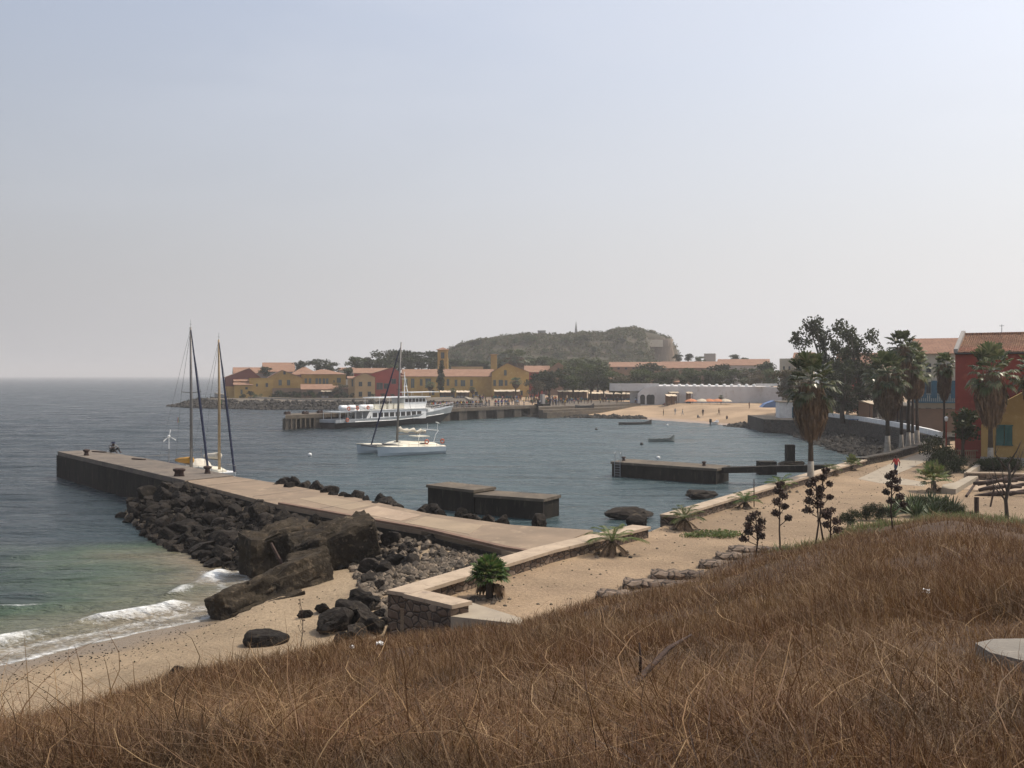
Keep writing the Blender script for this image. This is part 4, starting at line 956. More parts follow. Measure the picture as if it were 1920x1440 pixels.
def house(label, x0, x1, Y, eave, ridge, depth, kind, wall, roof='tile_far', wins=(), z0=2.6, ax=None, over=.35, name='house', cat='house', parapet=False, slope_r=None):
    """x0, x1, eave, ridge are measured on the facade plane at distance Y and turned into metres there"""
    X0, X1 = xat(x0, Y), xat(x1, Y); ze = zat(eave, Y); zr = max(zat(ridge, Y + (depth / 2 if kind in ('side', 'hip') else 0)), ze + .3)
    xm = xat(ax, Y) if ax else (X0 + X1) / 2
    t = thing(name, label, cat, ((X0 + X1) / 2, Y, z0))
    mb = MB()
    if kind == 'gable':
        mb.add([(X0, Y, z0 - 1), (X1, Y, z0 - 1), (X1, Y, ze), (xm, Y, zr), (X0, Y, ze), (X0, Y + depth, z0 - 1), (X1, Y + depth, z0 - 1), (X1, Y + depth, ze), (xm, Y + depth, zr), (X0, Y + depth, ze)],
               [(0, 1, 2, 3, 4), (9, 8, 7, 6, 5), (0, 5, 6, 1), (1, 6, 7, 2), (2, 7, 8, 3), (3, 8, 9, 4), (4, 9, 5, 0)])
    elif kind == 'side':
        ym = Y + depth / 2
        mb.add([(X0, Y, z0 - 1), (X0, Y, ze), (X0, ym, zr), (X0, Y + depth, ze), (X0, Y + depth, z0 - 1), (X1, Y, z0 - 1), (X1, Y, ze), (X1, ym, zr), (X1, Y + depth, ze), (X1, Y + depth, z0 - 1)],
               [(0, 1, 2, 3, 4), (9, 8, 7, 6, 5), (0, 5, 6, 1), (1, 6, 7, 2), (2, 7, 8, 3), (3, 8, 9, 4), (4, 9, 5, 0)])
    else:
        mb.box(((X0 + X1) / 2, Y + depth / 2, (z0 - 1 + ze) / 2), (X1 - X0, depth, ze - z0 + 1))
    build('wall', mb, wall, t)
    r = MB(); th = .16; o_ = over
    def slab(a, b, c, d):
        n_ = (Vector(b) - Vector(a)).cross(Vector(d) - Vector(a)).normalized()
        if n_.z < 0: n_ = -n_
        lo = [Vector(q) + n_ * .02 for q in (a, b, c, d)]; hi = [q + n_ * th for q in lo]
        r.add(lo + hi, [(3, 2, 1, 0), (4, 5, 6, 7), (0, 1, 5, 4), (1, 2, 6, 5), (2, 3, 7, 6), (3, 0, 4, 7)])
    if kind == 'gable':
        sl1 = (zr - ze) / max(.1, xm - X0); sl2 = (zr - ze) / max(.1, X1 - xm)
        slab((X0 - o_, Y - o_, ze - o_ * sl1), (xm, Y - o_, zr), (xm, Y + depth + o_, zr), (X0 - o_, Y + depth + o_, ze - o_ * sl1))
        slab((xm, Y - o_, zr), (X1 + o_, Y - o_, ze - o_ * sl2), (X1 + o_, Y + depth + o_, ze - o_ * sl2), (xm, Y + depth + o_, zr))
    elif kind == 'side':
        ym = Y + depth / 2; s_ = (zr - ze) / (depth / 2)
        slab((X0 - o_, Y - o_, ze - o_ * s_), (X1 + o_, Y - o_, ze - o_ * s_), (X1 + o_, ym, zr), (X0 - o_, ym, zr))
        slab((X0 - o_, ym, zr), (X1 + o_, ym, zr), (X1 + o_, Y + depth + o_, ze - o_ * s_), (X0 - o_, Y + depth + o_, ze - o_ * s_))
    elif kind == 'hip':
        ym = Y + depth / 2; a = X0 - o_; b = X1 + o_; c = Y - o_; d = Y + depth + o_; e = min(depth / 2, (X1 - X0) * .45)
        r.add([(a, c, ze), (b, c, ze), (b, d, ze), (a, d, ze), (X0 + e, ym, zr), (X1 - e, ym, zr), (a, c, ze + .12), (b, c, ze + .12), (b, d, ze + .12), (a, d, ze + .12)],
              [(3, 2, 1, 0), (0, 1, 7, 6), (1, 2, 8, 7), (2, 3, 9, 8), (3, 0, 6, 9), (6, 7, 5, 4), (7, 8, 5), (8, 9, 4, 5), (9, 6, 4)])
    elif kind == 'flat':
        for (cx, cy, sx, sy) in (((X0 + X1) / 2, Y + .15, X1 - X0, .3), ((X0 + X1) / 2, Y + depth - .15, X1 - X0, .3), (X0 + .15, Y + depth / 2, .3, depth - .62), (X1 - .15, Y + depth / 2, .3, depth - .62)):
            r.box((cx, cy, ze + .3), (sx, sy, .6))
        r.box(((X0 + X1) / 2, Y + depth / 2, ze + .06), (X1 - X0 - .61, depth - .61, .1))
    build('roof', r, roof, t)
    for q in wins:
        px, py, w_, h = q[:4]; st = q[4] if len(q) > 4 else 'win'
        window(t, xat(px, Y), Y, zat(py, Y), w_ * Y / F, h * Y / F, st)
    t.rotation_euler = (0, 0, -math.atan(((X0 + X1) / 2) / Y) * 1.15)
    return t

# --- left end of the spit, far left to right
house('maroon gabled house at the seaward end of the spit', 424, 487, 384, 708, 691, 16, 'gable', 'maroon_wall', ax=467, wins=[(436, 728, 3, 5)], slope_r=1)
house('low ochre hut below the maroon house at the tip of the spit', 422, 440, 376, 728, 726, 7, 'flat', 'ochre_far', roof='ochre_far')
house('low pale yellow annexe with grey doors in front of the maroon house', 440, 472, 374, 722, 718, 8, 'side', 'ochre_far', wins=[(453, 735, 3.5, 8, 'shut'), (462, 728, 4, 4)])
house('small pink roofed lean-to with grey opening beneath the maroon house', 440, 466, 379, 715, 712, 5, 'side', 'beige_wall', wins=[(456, 719, 9, 4, 'shut')])
house('long salmon roofed house behind the maroon house, leftmost roof', 440, 500, 402, 700, 689.5, 14, 'side', 'grey_wall')
house('tall salmon roof rising behind the yellow gabled house', 495, 552, 412, 697, 680.5, 18, 'side', 'grey_wall')
house('yellow single storey house left of the big yellow gable', 468, 512, 377, 712, 708, 9, 'flat', 'ochre_far', roof='ochre_far', wins=[(500, 722, 4, 7), (482, 722, 3, 5)])
house('big yellow house with a broad gable and an attic opening, left part of the spit', 505, 565, 380, 708, 694.5, 20, 'gable', 'ochre_far', ax=529, wins=[(525.5, 717.5, 5.5, 9, 'shut'), (541, 717.5, 5.5, 9, 'shut'), (533.5, 699, 4, 6)])
house('salmon hipped roof between the yellow gable and the long yellow house', 545, 598, 398, 703, 688, 14, 'hip', 'maroon_wall')
house('long yellow two storey house with paired grey shutters left of the beige house', 566, 648, 388, 702, 692.5, 15, 'hip', 'ochre_far', wins=[(574, 714, 4, 8, 'shut'), (582, 714, 4, 8, 'shut'), (594, 714.5, 4, 9, 'shut'), (600, 714.5, 4, 9, 'shut'), (607.5, 714.5, 4, 9, 'shut'), (613.5, 714.5, 4, 9, 'shut'), (626, 715, 2, 4), (635, 713, 7, 8, 'shut')])
house('low pink tiled shed in front of the long yellow house', 566, 622, 372, 730, 721, 8, 'side', 'brown_wall', wins=[(580, 738, 4, 7), (602, 738, 10, 6)])
house('brown walled yard house between the pink shed and the beige house', 620, 656, 374, 729, 724, 8, 'side', 'brown_wall', wins=[(640, 737, 5, 7)])
house('low brown yard building under the big yellow gable', 512, 566, 374, 731, 729, 5, 'flat', 'brown_wall', roof='brown_wall', wins=[(526, 738, 4, 6), (550, 738, 4, 7)])
house('beige two storey house with four dark windows left of the red house', 665, 703, 372, 708, 699.5, 12, 'gable', 'beige_wall', wins=[(676, 720, 6, 8), (692.5, 720, 6, 8), (676, 739, 6, 9), (692.5, 739, 6, 9)])
house('narrow beige wing with tall grey door attached left of the beige house', 653, 664.6, 374, 710, 706, 10, 'side', 'beige_wall', wins=[(660.5, 718, 2.5, 12, 'shut')])
house('red house with dull salmon roof left of the long yellow building', 690, 756, 383, 703, 689, 16, 'gable', 'red_wall', ax=737, wins=[(712, 724, 11, 12), (738, 715, 8, 9), (724, 724, 8, 10)])
house('salmon roof running left from the red house gable', 664, 734, 388, 700, 691, 14, 'side', 'red_wall')
wl = [(762, 717), (774, 718.5, 6, 16), (790, 717), (803, 718.5, 10, 16), (840, 717), (855, 718), (868, 718.5, 8, 10), (884, 718)]
house('long yellow waterfront building with salmon roof behind the ferry pier', 754, 926, 384, 706, 693, 15, 'side', 'ochre_far', wins=[(q[0], q[1], q[2] if len(q) > 2 else 4.6, q[3] if len(q) > 2 else 11, 'shut') for q in wl] + [(812, 736, 5, 9), (893, 738, 5, 7)])
house('yellow gabled wing with attic window at the right end of the waterfront building', 922, 992, 380, 698, 681.5, 22, 'gable', 'ochre_far', ax=951, wins=[(947.5, 699, 4.6, 9, 'shut'), (912.5 + 15, 718, 4.6, 10, 'shut'), (939, 718, 7.5, 10, 'shut'), (949, 718, 4.5, 9, 'shut'), (969.5, 717, 4, 9, 'shut'), (978, 737, 4, 9)])
house('narrow red fronted house just right of the yellow gabled wing', 992.5, 1018, 382, 698, 687, 15, 'side', 'red_wall', wins=[(998, 715, 3, 8), (1006, 733, 5, 12, 'shut')])
house('salmon roofed house behind the narrow red front, left of the brown gable', 984, 1030, 420, 697, 686.5, 14, 'side', 'maroon_wall')
house('brown gabled house among trees right of the yellow wing', 1026, 1068, 410, 695, 680, 16, 'gable', 'brown_wall', wins=[(1047, 692, 3, 4)])
house('pale low wall roof behind the long yellow building', 846, 906, 440, 690, 679.5, 6, 'flat', 'beige_wall', roof='beige_wall')
house('small cream roofed house among trees above the red house', 636, 664, 420, 694, 690, 10, 'side', 'cream_wall', roof='tile_far')

def tower(label, cx, w_, Y, base, top, roof_top, wall, opening=True, z0=2.6):
    X = xat(cx, Y); hw = w_ / 2 * Y / F; zt = zat(top, Y); zr = zat(roof_top, Y)
    t = thing('tower', label, 'tower', (X, Y, z0)); mb = MB().box((X, Y + hw, (z0 + zt) / 2 - .5), (2 * hw, 2 * hw, zt - z0 + 1))
    mb.box((X, Y + hw, zt + .12), (2 * hw + .5, 2 * hw + .5, .25)); build('wall', mb, wall, t)
    r = MB(); a = hw + .7; z1 = zt + .25
    r.add([(X - a, Y + hw - a, z1), (X + a, Y + hw - a, z1), (X + a, Y + hw + a, z1), (X - a, Y + hw + a, z1), (X, Y + hw, zr)], [(3, 2, 1, 0), (0, 1, 4), (1, 2, 4), (2, 3, 4), (3, 0, 4)]); build('roof', r, 'tile_far', t)
    if opening:
        o = MB().box((X, Y - .02, zt - (zt - zat(base, Y)) * .45), (hw * .7, .1, (zt - zat(base, Y)) * .55)); build('window', o, 'glass_dark', t)
        o = MB().box((X + hw + .02, Y + hw, zt - (zt - zat(base, Y)) * .45), (.1, hw * .7, (zt - zat(base, Y)) * .5)); build('window', o, 'glass_dark', t)
    return t
tower('slim yellow bell tower with pyramid tile roof behind the waterfront building', 830, 19, 404, 678, 657, 651, 'ochre_far')
tower('short square yellow tower with a flat cap above the yellow gabled wing', 926, 11.5, 425, 682, 665.5, 663.5, 'ochre_far', opening=False)

# --- town behind the trees, long barrack roofs
house('long low salmon roof behind the trees, left of the two others', 1142, 1240, 440, 688, 679.5, 16, 'side', 'brown_wall', wins=[(1160 + 14 * i, 691, 4, 3) for i in range(5)])
house('long low salmon roof in the middle of the row behind the trees', 1240, 1346, 452, 690, 678.5, 16, 'side', 'brown_wall')
house('raised salmon roof at the right end of the row behind the trees', 1346, 1440, 430, 685, 674, 16, 'side', 'grey_wall')
house('grey concrete building on the skyline right of the hill', 1320, 1341, 520, 665, 664, 14, 'flat', 'grey_wall', roof='grey_wall')
house('small pink roof among the trees below the hill path', 1142, 1166, 350, 716, 709, 8, 'side', 'brown_wall')
house('small brown roof among the trees just left of the white fort wall', 1170, 1194, 345, 717, 710, 9, 'hip', 'brown_wall', roof='tile_brown')
house('long low pink roof peeping over the white fort wall', 1232, 1272, 350, 717, 714.5, 6, 'side', 'brown_wall')
house('cream building with low flat roof on the right skyline', 1462, 1490, 300, 676, 674, 14, 'flat', 'cream_wall', roof='cream_wall', wins=[(1470, 690, 3, 6), (1480, 690, 3, 6)])
house('brown gabled house on the right skyline beside the tall ragged trees', 1489, 1524, 290, 672, 662, 14, 'side', 'cream_wall', roof='tile_brown', wins=[(1500, 684, 3, 7)])
house('salmon roofed red house half hidden behind the tall ragged trees', 1570, 1646, 235, 690, 663, 14, 'side', 'red_wall', roof='tile_brown', wins=[(1600, 706, 5, 9), (1630, 706, 5, 9)])
house('low tan roofed house between the ragged trees and the tall palms', 1618, 1668, 205, 696, 672, 12, 'side', 'cream_wall', roof='tile_brown', wins=[(1630, 712, 5, 9)])

# white fort building
t = thing('fort_wall', 'long whitewashed fort wall with rounded white merlons above the far beach', 'building', (xat(1330, 300), 300, 2.4))
Yf = 301
def fz(py): return zat(py, Yf)
mb = MB().prism([(xat(1232, Yf), Yf), (xat(1424, Yf), Yf - 1), (xat(1466, 292), 292), (xat(1466, 292), 318), (xat(1232, Yf), 320)], 1.6, [fz(724), fz(725), fz(726), fz(724), fz(722)])
build('wall', mb, 'white_wall', t)
mb = MB(); xa, xb = xat(1196, Yf), xat(1232, Yf) - .02; zz = [fz(737), fz(723)]
mb.add([(xa, Yf - .5, 1.6), (xb, Yf - .5, 1.6), (xb, Yf - .5, zz[1]), (xa + 2, Yf - .5, fz(727)), (xa, Yf - .5, zz[0]), (xa, Yf + 14, 1.6), (xb, Yf + 14, 1.6), (xb, Yf + 14, zz[1]), (xa + 2, Yf + 14, fz(727)), (xa, Yf + 14, zz[0])], [(0, 1, 2, 3, 4), (9, 8, 7, 6, 5), (0, 5, 6, 1), (1, 6, 7, 2), (2, 7, 8, 3), (3, 8, 9, 4), (4, 9, 5, 0)])
build('gable_wall', mb, 'white_wall', t)
for px in (1204.5, 1216.5, 1222.5):
    mb = MB(); X_ = xat(px, Yf); 
    mb.loft([[(X_ + .75 * math.cos(a) * (1 if math.sin(a) >= 0 else 1), yy, 4.6 + .75 * max(0, math.sin(a)) + (2.6 if False else 0) - (2.2 if math.sin(a) < 0 else 0)) for a in [2 * PI * k / 12 for k in range(12)]] for yy in (Yf - .56, Yf - .46)])
    build('archway', mb, 'glass_dark', t)
rc = random.Random(3)
for k, px in enumerate([1150, 1164, 1178, 1192, 1205] + list(range(1219, 1420, 14))):
    mb = MB(); X_ = xat(px, Yf); zt = fz(722.5) ; mb.ball((X_, Yf + .8, zt), .5, 8, 5, sc=(1.1, .8, .9)); mb.box((X_, Yf + .8, zt - .6), (.6, .7, .9))
    build('merlon', mb, 'white_paint', t, smooth=False)
mb = MB().box((xat(1445, 295), 299, zat(721.5, 298)), (6.4, 1.2, .7)); build('parapet', mb, 'white_paint', t)
mb = MB().box((xat(1190, Yf), Yf + 1.4, fz(726)), (14.5, 2, 2.2)); build('link_wall', mb, 'white_wall', t)
house('small orange tiled roof against the gable of the white fort', 1181, 1204, 304, 729, 722.5, 8, 'side', 'white_wall', roof='tile_far')

# --- market awnings along the beach
def awning(label, x0, x1, Y, py_top, py_front, dep, group=None, canvas='awning_cream', legs=4, z0=2.5):
    X0, X1 = xat(x0, Y), xat(x1, Y); zf = zat(py_front, Y); zb = zat(py_top, Y + dep)
    t = thing('market_stall', label, 'stall', ((X0 + X1) / 2, Y, z0), group=group); n_ = 8; mb = MB(); top = []; bot = []
    for j in range(3):
        for i in range(n_ + 1):
            u = i / n_; x = X0 + (X1 - X0) * u; y = Y + dep * j / 2; z = zf + (zb - zf) * j / 2 - .12 * math.sin(PI * ((u * legs) % 1)) + .05 * math.sin(i * 2.3 + j)
            top.append((x, y, z)); bot.append((x, y, z - .12))
    N = len(top); fs = []
    for j in range(2):
        for i in range(n_):
            a = j * (n_ + 1) + i; fs += [(a, a + 1, a + n_ + 2, a + n_ + 1), (N + a + n_ + 1, N + a + n_ + 2, N + a + 1, N + a)]
    for i in range(n_): fs.append((N + i, N + i + 1, i + 1, i)); b = 2 * (n_ + 1) + i; fs.append((b, b + 1, N + b + 1, N + b))
    mb.add(top + bot, fs); build('canopy', mb, canvas, t)
    for k in range(legs + 1):
        x = X0 + .15 + (X1 - X0 - .3) * k / legs
        build('post', MB().rod((x, Y + .2, z0 - .2), (x, Y + .2, zf - .1), .07, 4), 'dry_wood', t)
    build('back_wall', MB().box(((X0 + X1) / 2, Y + dep - .2, (z0 + zb) / 2 - .2), (X1 - X0 - .4, .15, zb - z0 - .2)), 'brown_wall', t)
    mb = MB(); r_ = random.Random(int(x0))
    for k in range(int((X1 - X0) / 1.3)):
        mb.box((X0 + .7 + k * 1.3, Y + r_.uniform(.8, 1.6), z0 + .45), (1.0, .8, .9 + r_.uniform(-.2, .2)))
    build('counter', mb, r_.choice(['blue_paint', 'brown_wall', 'grey_wall']), t)
    return t
awning('cream canopy stall at the left end of the beach stalls', 1046, 1064, 339, 731.5, 733.5, 5, legs=2)
awning('peaked cream canopy stall, second of the beach stalls from the pier', 1065, 1104, 338, 731.5, 734, 6)
awning('low cream canopy stall in the middle of the beach stalls', 1104, 1137, 336, 735, 737.5, 6)
awning('wide cream canopy stall, rightmost of the beach stalls by the white fort', 1137, 1193, 334, 735.5, 738.5, 7, legs=5)
awning('pale pink canopy in front of the yellow waterfront building, left of the other', 824, 852, 365, 732, 735, 5, legs=3, z0=2.7)
awning('pale pink canopy in front of the yellow waterfront building, right of the other', 855, 880, 365, 732, 735, 5, legs=3, z0=2.7)
awning('pale canopy stretched below the yellow gabled wing', 926, 975, 362, 730.5, 733.5, 6, legs=4, z0=2.7)
awning('small cream lean-to canopy below the long yellow house on the spit', 601, 621, 369, 732, 733.5, 3, legs=2, z0=2.7)
awning('cream terrace canopy in front of the white fort wall, upper one', 1256, 1274, 297, 733.5, 736, 4, legs=2)
awning('cream terrace canopy in front of the white fort wall, lower one', 1250, 1270, 292, 738.5, 742, 4, legs=2)
awning('cream terrace canopy in front of the white fort wall, right one', 1288, 1300, 296, 734, 737, 3, legs=2)
awning('large pale cafe canopy below the blue shuttered house', 1682, 1768, 158, 752, 759, 6, legs=5, z0=3.0)
awning('beige cafe canopy left of the tall palms', 1630, 1662, 168, 750, 756, 6, legs=3, z0=3.0)

def parasol(px, py, col, label, Y=285, r_=2.0, group=None):
    X = xat(px, Y); z = zat(py, Y); t = thing('parasol', label, 'parasol', (X, Y, 2.4), group=group)
    mb = MB(); n_ = 10
    mb.loft([[(X + q * math.cos(2 * PI * k / n_), Y + q * math.sin(2 * PI * k / n_), z - h) for k in range(n_)] for q, h in ((.05, 0), (r_ * .55, .25), (r_, .75), (r_ * .97, .8), (.05, .15))])
    build('canopy', mb, col, t); build('pole', MB().rod((X, Y, 2.3), (X, Y, z), .04, 5), 'mast_wood', t)
mat('orange_canvas', (0.5, 0.2, 0.09), (0.4, 0.16, 0.08), scale=2)
for px, c in ((1296, 'orange_canvas'), (1316, 'awning_cream'), (1330, 'orange_canvas'), (1345, 'orange_canvas'), (1360, 'awning_cream')):
    parasol(px, 747.5, c, 'orange beach parasol in the row under the white fort wall' if 'or' in c[:2] else 'cream beach parasol in the row under the white fort wall', group='orange parasols by the fort wall' if 'or' in c[:2] else 'cream parasols by the fort wall')
mat('tent_blue', (0.12, 0.2, 0.36), (0.1, 0.16, 0.3), scale=2)
Y = 262; X = xat(1452, Y); o = build('tent', MB().loft([[(X - 3.6, Y + a, 2.3), (X - 2.2, Y + a, 3.7), (X, Y + a, 4.5), (X + 2.4, Y + a, 3.6), (X + 3.8, Y + a, 2.3)] for a in (0, 3.4)]), 'tent_blue', loc=(X, Y, 2.3)); tag(o, 'blue tent on the beach at the right end of the white fort wall', 'tent')

# white hut on the stone quay
Y = 200; X = xat(1481, Y); t = thing('white_hut', 'small whitewashed hut with blue door on the stone quay', 'hut', (X, Y, 2.6))
build('wall', MB().box((X, Y + 1.5, 4.1), (4.0, 3, 3.2)), 'white_paint', t); build('roof', MB().box((X, Y + 1.5, 5.8), (4.4, 3.4, .22)), 'concrete_pale', t)
build('door', MB().box((X + .9, Y - .03, 3.7), (.9, .1, 2.1)), 'blue_paint', t)
o = build('archway', MB().tube([(X + 4, Y, 2.6), (X + 4, Y, 4.4), (X + 4.6, Y, 5.1), (X + 5.2, Y, 4.4), (X + 5.2, Y, 2.6)], .22, 6), 'white_paint', loc=(X + 4, Y, 2.6)); tag(o, 'white arch standing right of the white hut on the quay', 'arch')

# --- right hand houses
def bldg_right():
    # tall house with blue shutters and balcony, tile roof, behind the palms
    Y = 150; X0, X1 = xat(1712, Y), xat(1800, Y); ze = zat(663, Y); zr = zat(634, Y + 6)
    t = thing('shuttered_house', 'cream house with blue shutters and long blue balcony behind the tall palms', 'house', ((X0 + X1) / 2, Y, 3)); t.rotation_euler = (0, 0, R(-27))
    mb = MB().box(((X0 + X1) / 2, Y + 7, (2 + ze) / 2), (X1 - X0, 14, ze - 2)); build('wall', mb, 'cream_wall', t)
    r = MB(); xa = X0 - .5; r.add([(xa, Y - .5, ze), (X1, Y - .5, ze), (X1, Y + 7, zr), (xa, Y + 7, zr), (X1, Y + 14.5, ze), (xa, Y + 14.5, ze)], [(0, 1, 2, 3), (3, 2, 4, 5), (0, 5, 4, 1), (0, 3, 5), (1, 4, 2)]); build('roof', r, 'tile_brown', t)
    for px in (1724, 1742, 1760, 1778):
        for py, h in ((727, 26), (690, 20), (775, 24)):
            window(t, xat(px, Y), Y, zat(py, Y), 8 * Y / F, h * Y / F * .8, 'shut2' if False else 'shutg' if False else 'win')
    for px in (1720, 1733, 1752, 1771, 1786):
        build('shutter', MB().box((xat(px, Y), Y - .08, zat(730, Y)), (.8, .1, 2.6)), 'blue_paint', t)
    bz = zat(754, Y); mb = MB().box(((X0 + X1) / 2, Y - .7, bz), (X1 - X0 + 1, 1.4, .2))
    for k in range(26): mb.box((X0 + k * (X1 - X0) / 25, Y - 1.36, bz + .55), (.12, .06, 1.0))
    mb.box(((X0 + X1) / 2, Y - 1.36, bz + 1.08), (X1 - X0 + 1, .1, .1)); build('balcony', mb, 'blue_paint', t)
    build('ground_floor', MB().box(((X0 + X1) / 2, Y - .15, 4.4), (X1 - X0, .3, 3.4)), 'brown_wall', t)
    # red house
    Y = 106; X0 = xat(1791, Y); X1 = X0 + 17; ze = zat(658, Y); zr = zat(629, Y + 5)
    t = thing('red_house', 'tall dark red house with ribbed clay tile roof at the right edge', 'house', (X0, Y, 2.4)); t.rotation_euler = (0, 0, R(-31)); ym = Y + 5.5; yb = Y + 11
    mb = MB().add([(X0, Y, 1.6), (X0, Y, ze), (X0, ym, zr), (X0, yb, ze), (X0, yb, 1.6), (X1, Y, 1.6), (X1, Y, ze), (X1, ym, zr), (X1, yb, ze), (X1, yb, 1.6)], [(0, 1, 2, 3, 4), (9, 8, 7, 6, 5), (0, 5, 6, 1), (1, 6, 7, 2), (2, 7, 8, 3), (3, 8, 9, 4), (4, 9, 5, 0)]); build('wall', mb, 'red_near', t)
    # ribbed clay roof: individual tile courses as stepped strips
    r = MB(); nc = 15
    for sgn in (0, 1):
        for k in range(nc):
            u0 = k / nc; u1 = (k + 1.12) / nc
            def P(u, lift):
                y = (Y - .35 + (ym - Y + .35) * u) if sgn == 0 else (yb + .35 - (yb - ym + .35) * u); z = ze - .2 + (zr - ze + .2) * u + lift; return y, z
            y0, z0 = P(u0, .13); y1, z1 = P(min(u1, 1.0), .04)
            r.add([(X0 + .25, y0, z0), (X1, y0, z0), (X1, y1, z1), (X0 + .25, y1, z1), (X0 + .25, y0, z0 - .13), (X1, y0, z0 - .13), (X1, y1, z1 - .13), (X0 + .25, y1, z1 - .13)], [(0, 1, 2, 3), (7, 6, 5, 4), (0, 4, 5, 1), (1, 5, 6, 2), (2, 6, 7, 3), (3, 7, 4, 0)])
    r.tube([(X0 + .2, ym, zr + .12), (X1, ym, zr + .12)], .16, 6); build('roof', r, 'tile_near', t)
    v = MB(); 
    for (a, b) in (((Y - .4, ze - .25), (ym, zr + .05)), ((ym, zr + .05), (yb + .4, ze - .25))):
        v.add([(X0 - .1, a[0], a[1]), (X0 + .28, a[0], a[1]), (X0 + .28, a[0], a[1] + .45), (X0 - .1, a[0], a[1] + .45), (X0 - .1, b[0], b[1]), (X0 + .28, b[0], b[1]), (X0 + .28, b[0], b[1] + .45), (X0 - .1, b[0], b[1] + .45)], [(0, 1, 2, 3), (7, 6, 5, 4), (0, 4, 5, 1), (1, 5, 6, 2), (2, 6, 7, 3), (3, 7, 4, 0)])
    build('verge', v, 'grey_wall', t)
    build('gutter', MB().tube([(X0, Y - .42, ze - .3), (X1, Y - .42, ze - .3)], .1, 6), 'dark_metal', t)
    build('antenna', MB().rod((xat(1820, Y + 5), ym, zr), (xat(1820, Y + 5), ym, zr + 1.1), .035, 4).rod((xat(1816, Y + 5), ym, zr + .95), (xat(1824, Y + 5), ym, zr + .95), .03, 4), 'grey_steel', t)
    # ochre house
    Y = 98; X0 = xat(1840, Y); X1 = X0 + 14; t = thing('ochre_house', 'ochre rendered house with sloping parapet and green shutter at the right edge', 'house', (X0, Y, 2.4)); t.rotation_euler = (0, 0, R(-27))
    xs_ = [X0, xat(1872, Y), xat(1913, Y), X1]; zs_ = [zat(797, Y), zat(757, Y), zat(733, Y), zat(725, Y)]
    P = [(X0, 1.6), (X1, 1.6)] + [(a, b) for a, b in zip(xs_[::-1], zs_[::-1])]; n_ = len(P)
    mb = MB().add([(a, Y, b) for a, b in P] + [(a, Y + 5.5, b) for a, b in P], [tuple(range(n_)), tuple(range(n_, 2 * n_))[::-1]] + [(i, n_ + i, n_ + (i + 1) % n_, (i + 1) % n_) for i in range(n_)]); build('wall', mb, 'ochre_near', t)
    build('chimney', MB().box((xat(1917, Y), Y + .8, zat(726, Y)), (.9, .9, 1.5)).box((xat(1917, Y), Y + .8, zat(719, Y)), (1.1, 1.1, .14)), 'ochre_near', t)
    s_ = window(t, xat(1879, Y), Y, zat(815, Y), 26 * Y / F, 34 * Y / F, 'shutg'); s_.name = 'shutter'
    build('ledge', MB().box((xat(1878, Y), Y - .06, zat(790, Y)), (30 * Y / F, .14, .12)), 'ochre_near', t)
    build('plinth', MB().box(((X0 + X1) / 2, Y - .1, 2.7), (X1 - X0 + .1, .18, .9)), 'grey_wall', t)
bldg_right()

# garden things at the right
t = thing('balustrade', 'short pale balustrade with turned posts below the red house', 'balustrade', (*g2(1810, 858, 2.6), 2.6))
q0 = G(1783, 862, 2.5); q1 = G(1830, 862, 2.5)
build('rail', MB().box(((q0.x + q1.x) / 2, q0.y, 3.42), (q1.x - q0.x + .3, .28, .12)).box(((q0.x + q1.x) / 2, q0.y, 2.56), (q1.x - q0.x + .3, .28, .14)), 'wall_cap', t)
for k in range(12):
    x = q0.x + .1 + k * (q1.x - q0.x - .2) / 11; mb = MB().loft([[(x + r_ * math.cos(a), q0.y + r_ * math.sin(a), z) for a in [PI * j / 3 for j in range(6)]] for r_, z in ((.06, 2.63), (.1, 2.85), (.05, 3.1), (.07, 3.36))]); build('baluster', mb, 'wall_cap', t)
t = thing('planter', 'low stone planter wall with pale coping before the ochre house', 'planter', (*g2(1860, 888, 2.4), 2.4))
P = [g2(1812, 887, 2.95), g2(1870, 888, 2.95), g2(1935, 890, 2.95)]
build('planter_wall', MB().strip(P, .5, 2.3, 2.9), 'wall_stone', t); build('coping', MB().strip(P, .6, 2.9, 3.03), 'wall_cap', t)
build('side_wall', MB().strip([g2(1812, 888, 2.9), g2(1842, 866, 2.9)], .4, 2.3, 2.96), 'concrete_pale', t)
t = thing('terrace_block', 'low L shaped pale concrete plinth left of the log pile', 'plinth', (*g2(1790, 910, 2.4), 2.4))
build('plinth', MB().prism([g2(1765, 916, 2.75), g2(1792, 918, 2.75), g2(1834, 893, 2.75), g2(1815, 893, 2.75), g2(1790, 905, 2.75), g2(1768, 909, 2.75)], 2.3, 2.78), 'concrete_pale', t)
struct(build('paving', MB().prism([g2(1800, 918, 2.42), g2(2000, 925, 2.42), g2(2000, 893, 2.42), g2(1836, 893, 2.42)], 2.3, 2.43), 'concrete_warm'))
a = G(1838, 893, 2.5); b = G(1812, 930, 2.5); o = build('fallen_pole', MB().tube([a, b], .1, 6), 'dry_wood', loc=a); tag(o, 'dark thin pole lying on the ground right of the plinth', 'pole')
g = G(1831, 962, 2.4); o = build('post', MB().tube([(g.x, g.y, 2.2), (g.x, g.y, 3.4)], .14, 6), 'dry_wood', loc=g); tag(o, 'short weathered wooden post at the edge of the dry grass', 'post')
g = G(1856, 950, 2.4); o = build('post', MB().tube([(g.x, g.y, 2.2), (g.x + .3, g.y, 3.7)], .06, 5), 'dry_wood', loc=g); tag(o, 'thin leaning stake right of the weathered post', 'stake')
lr = random.Random(8)
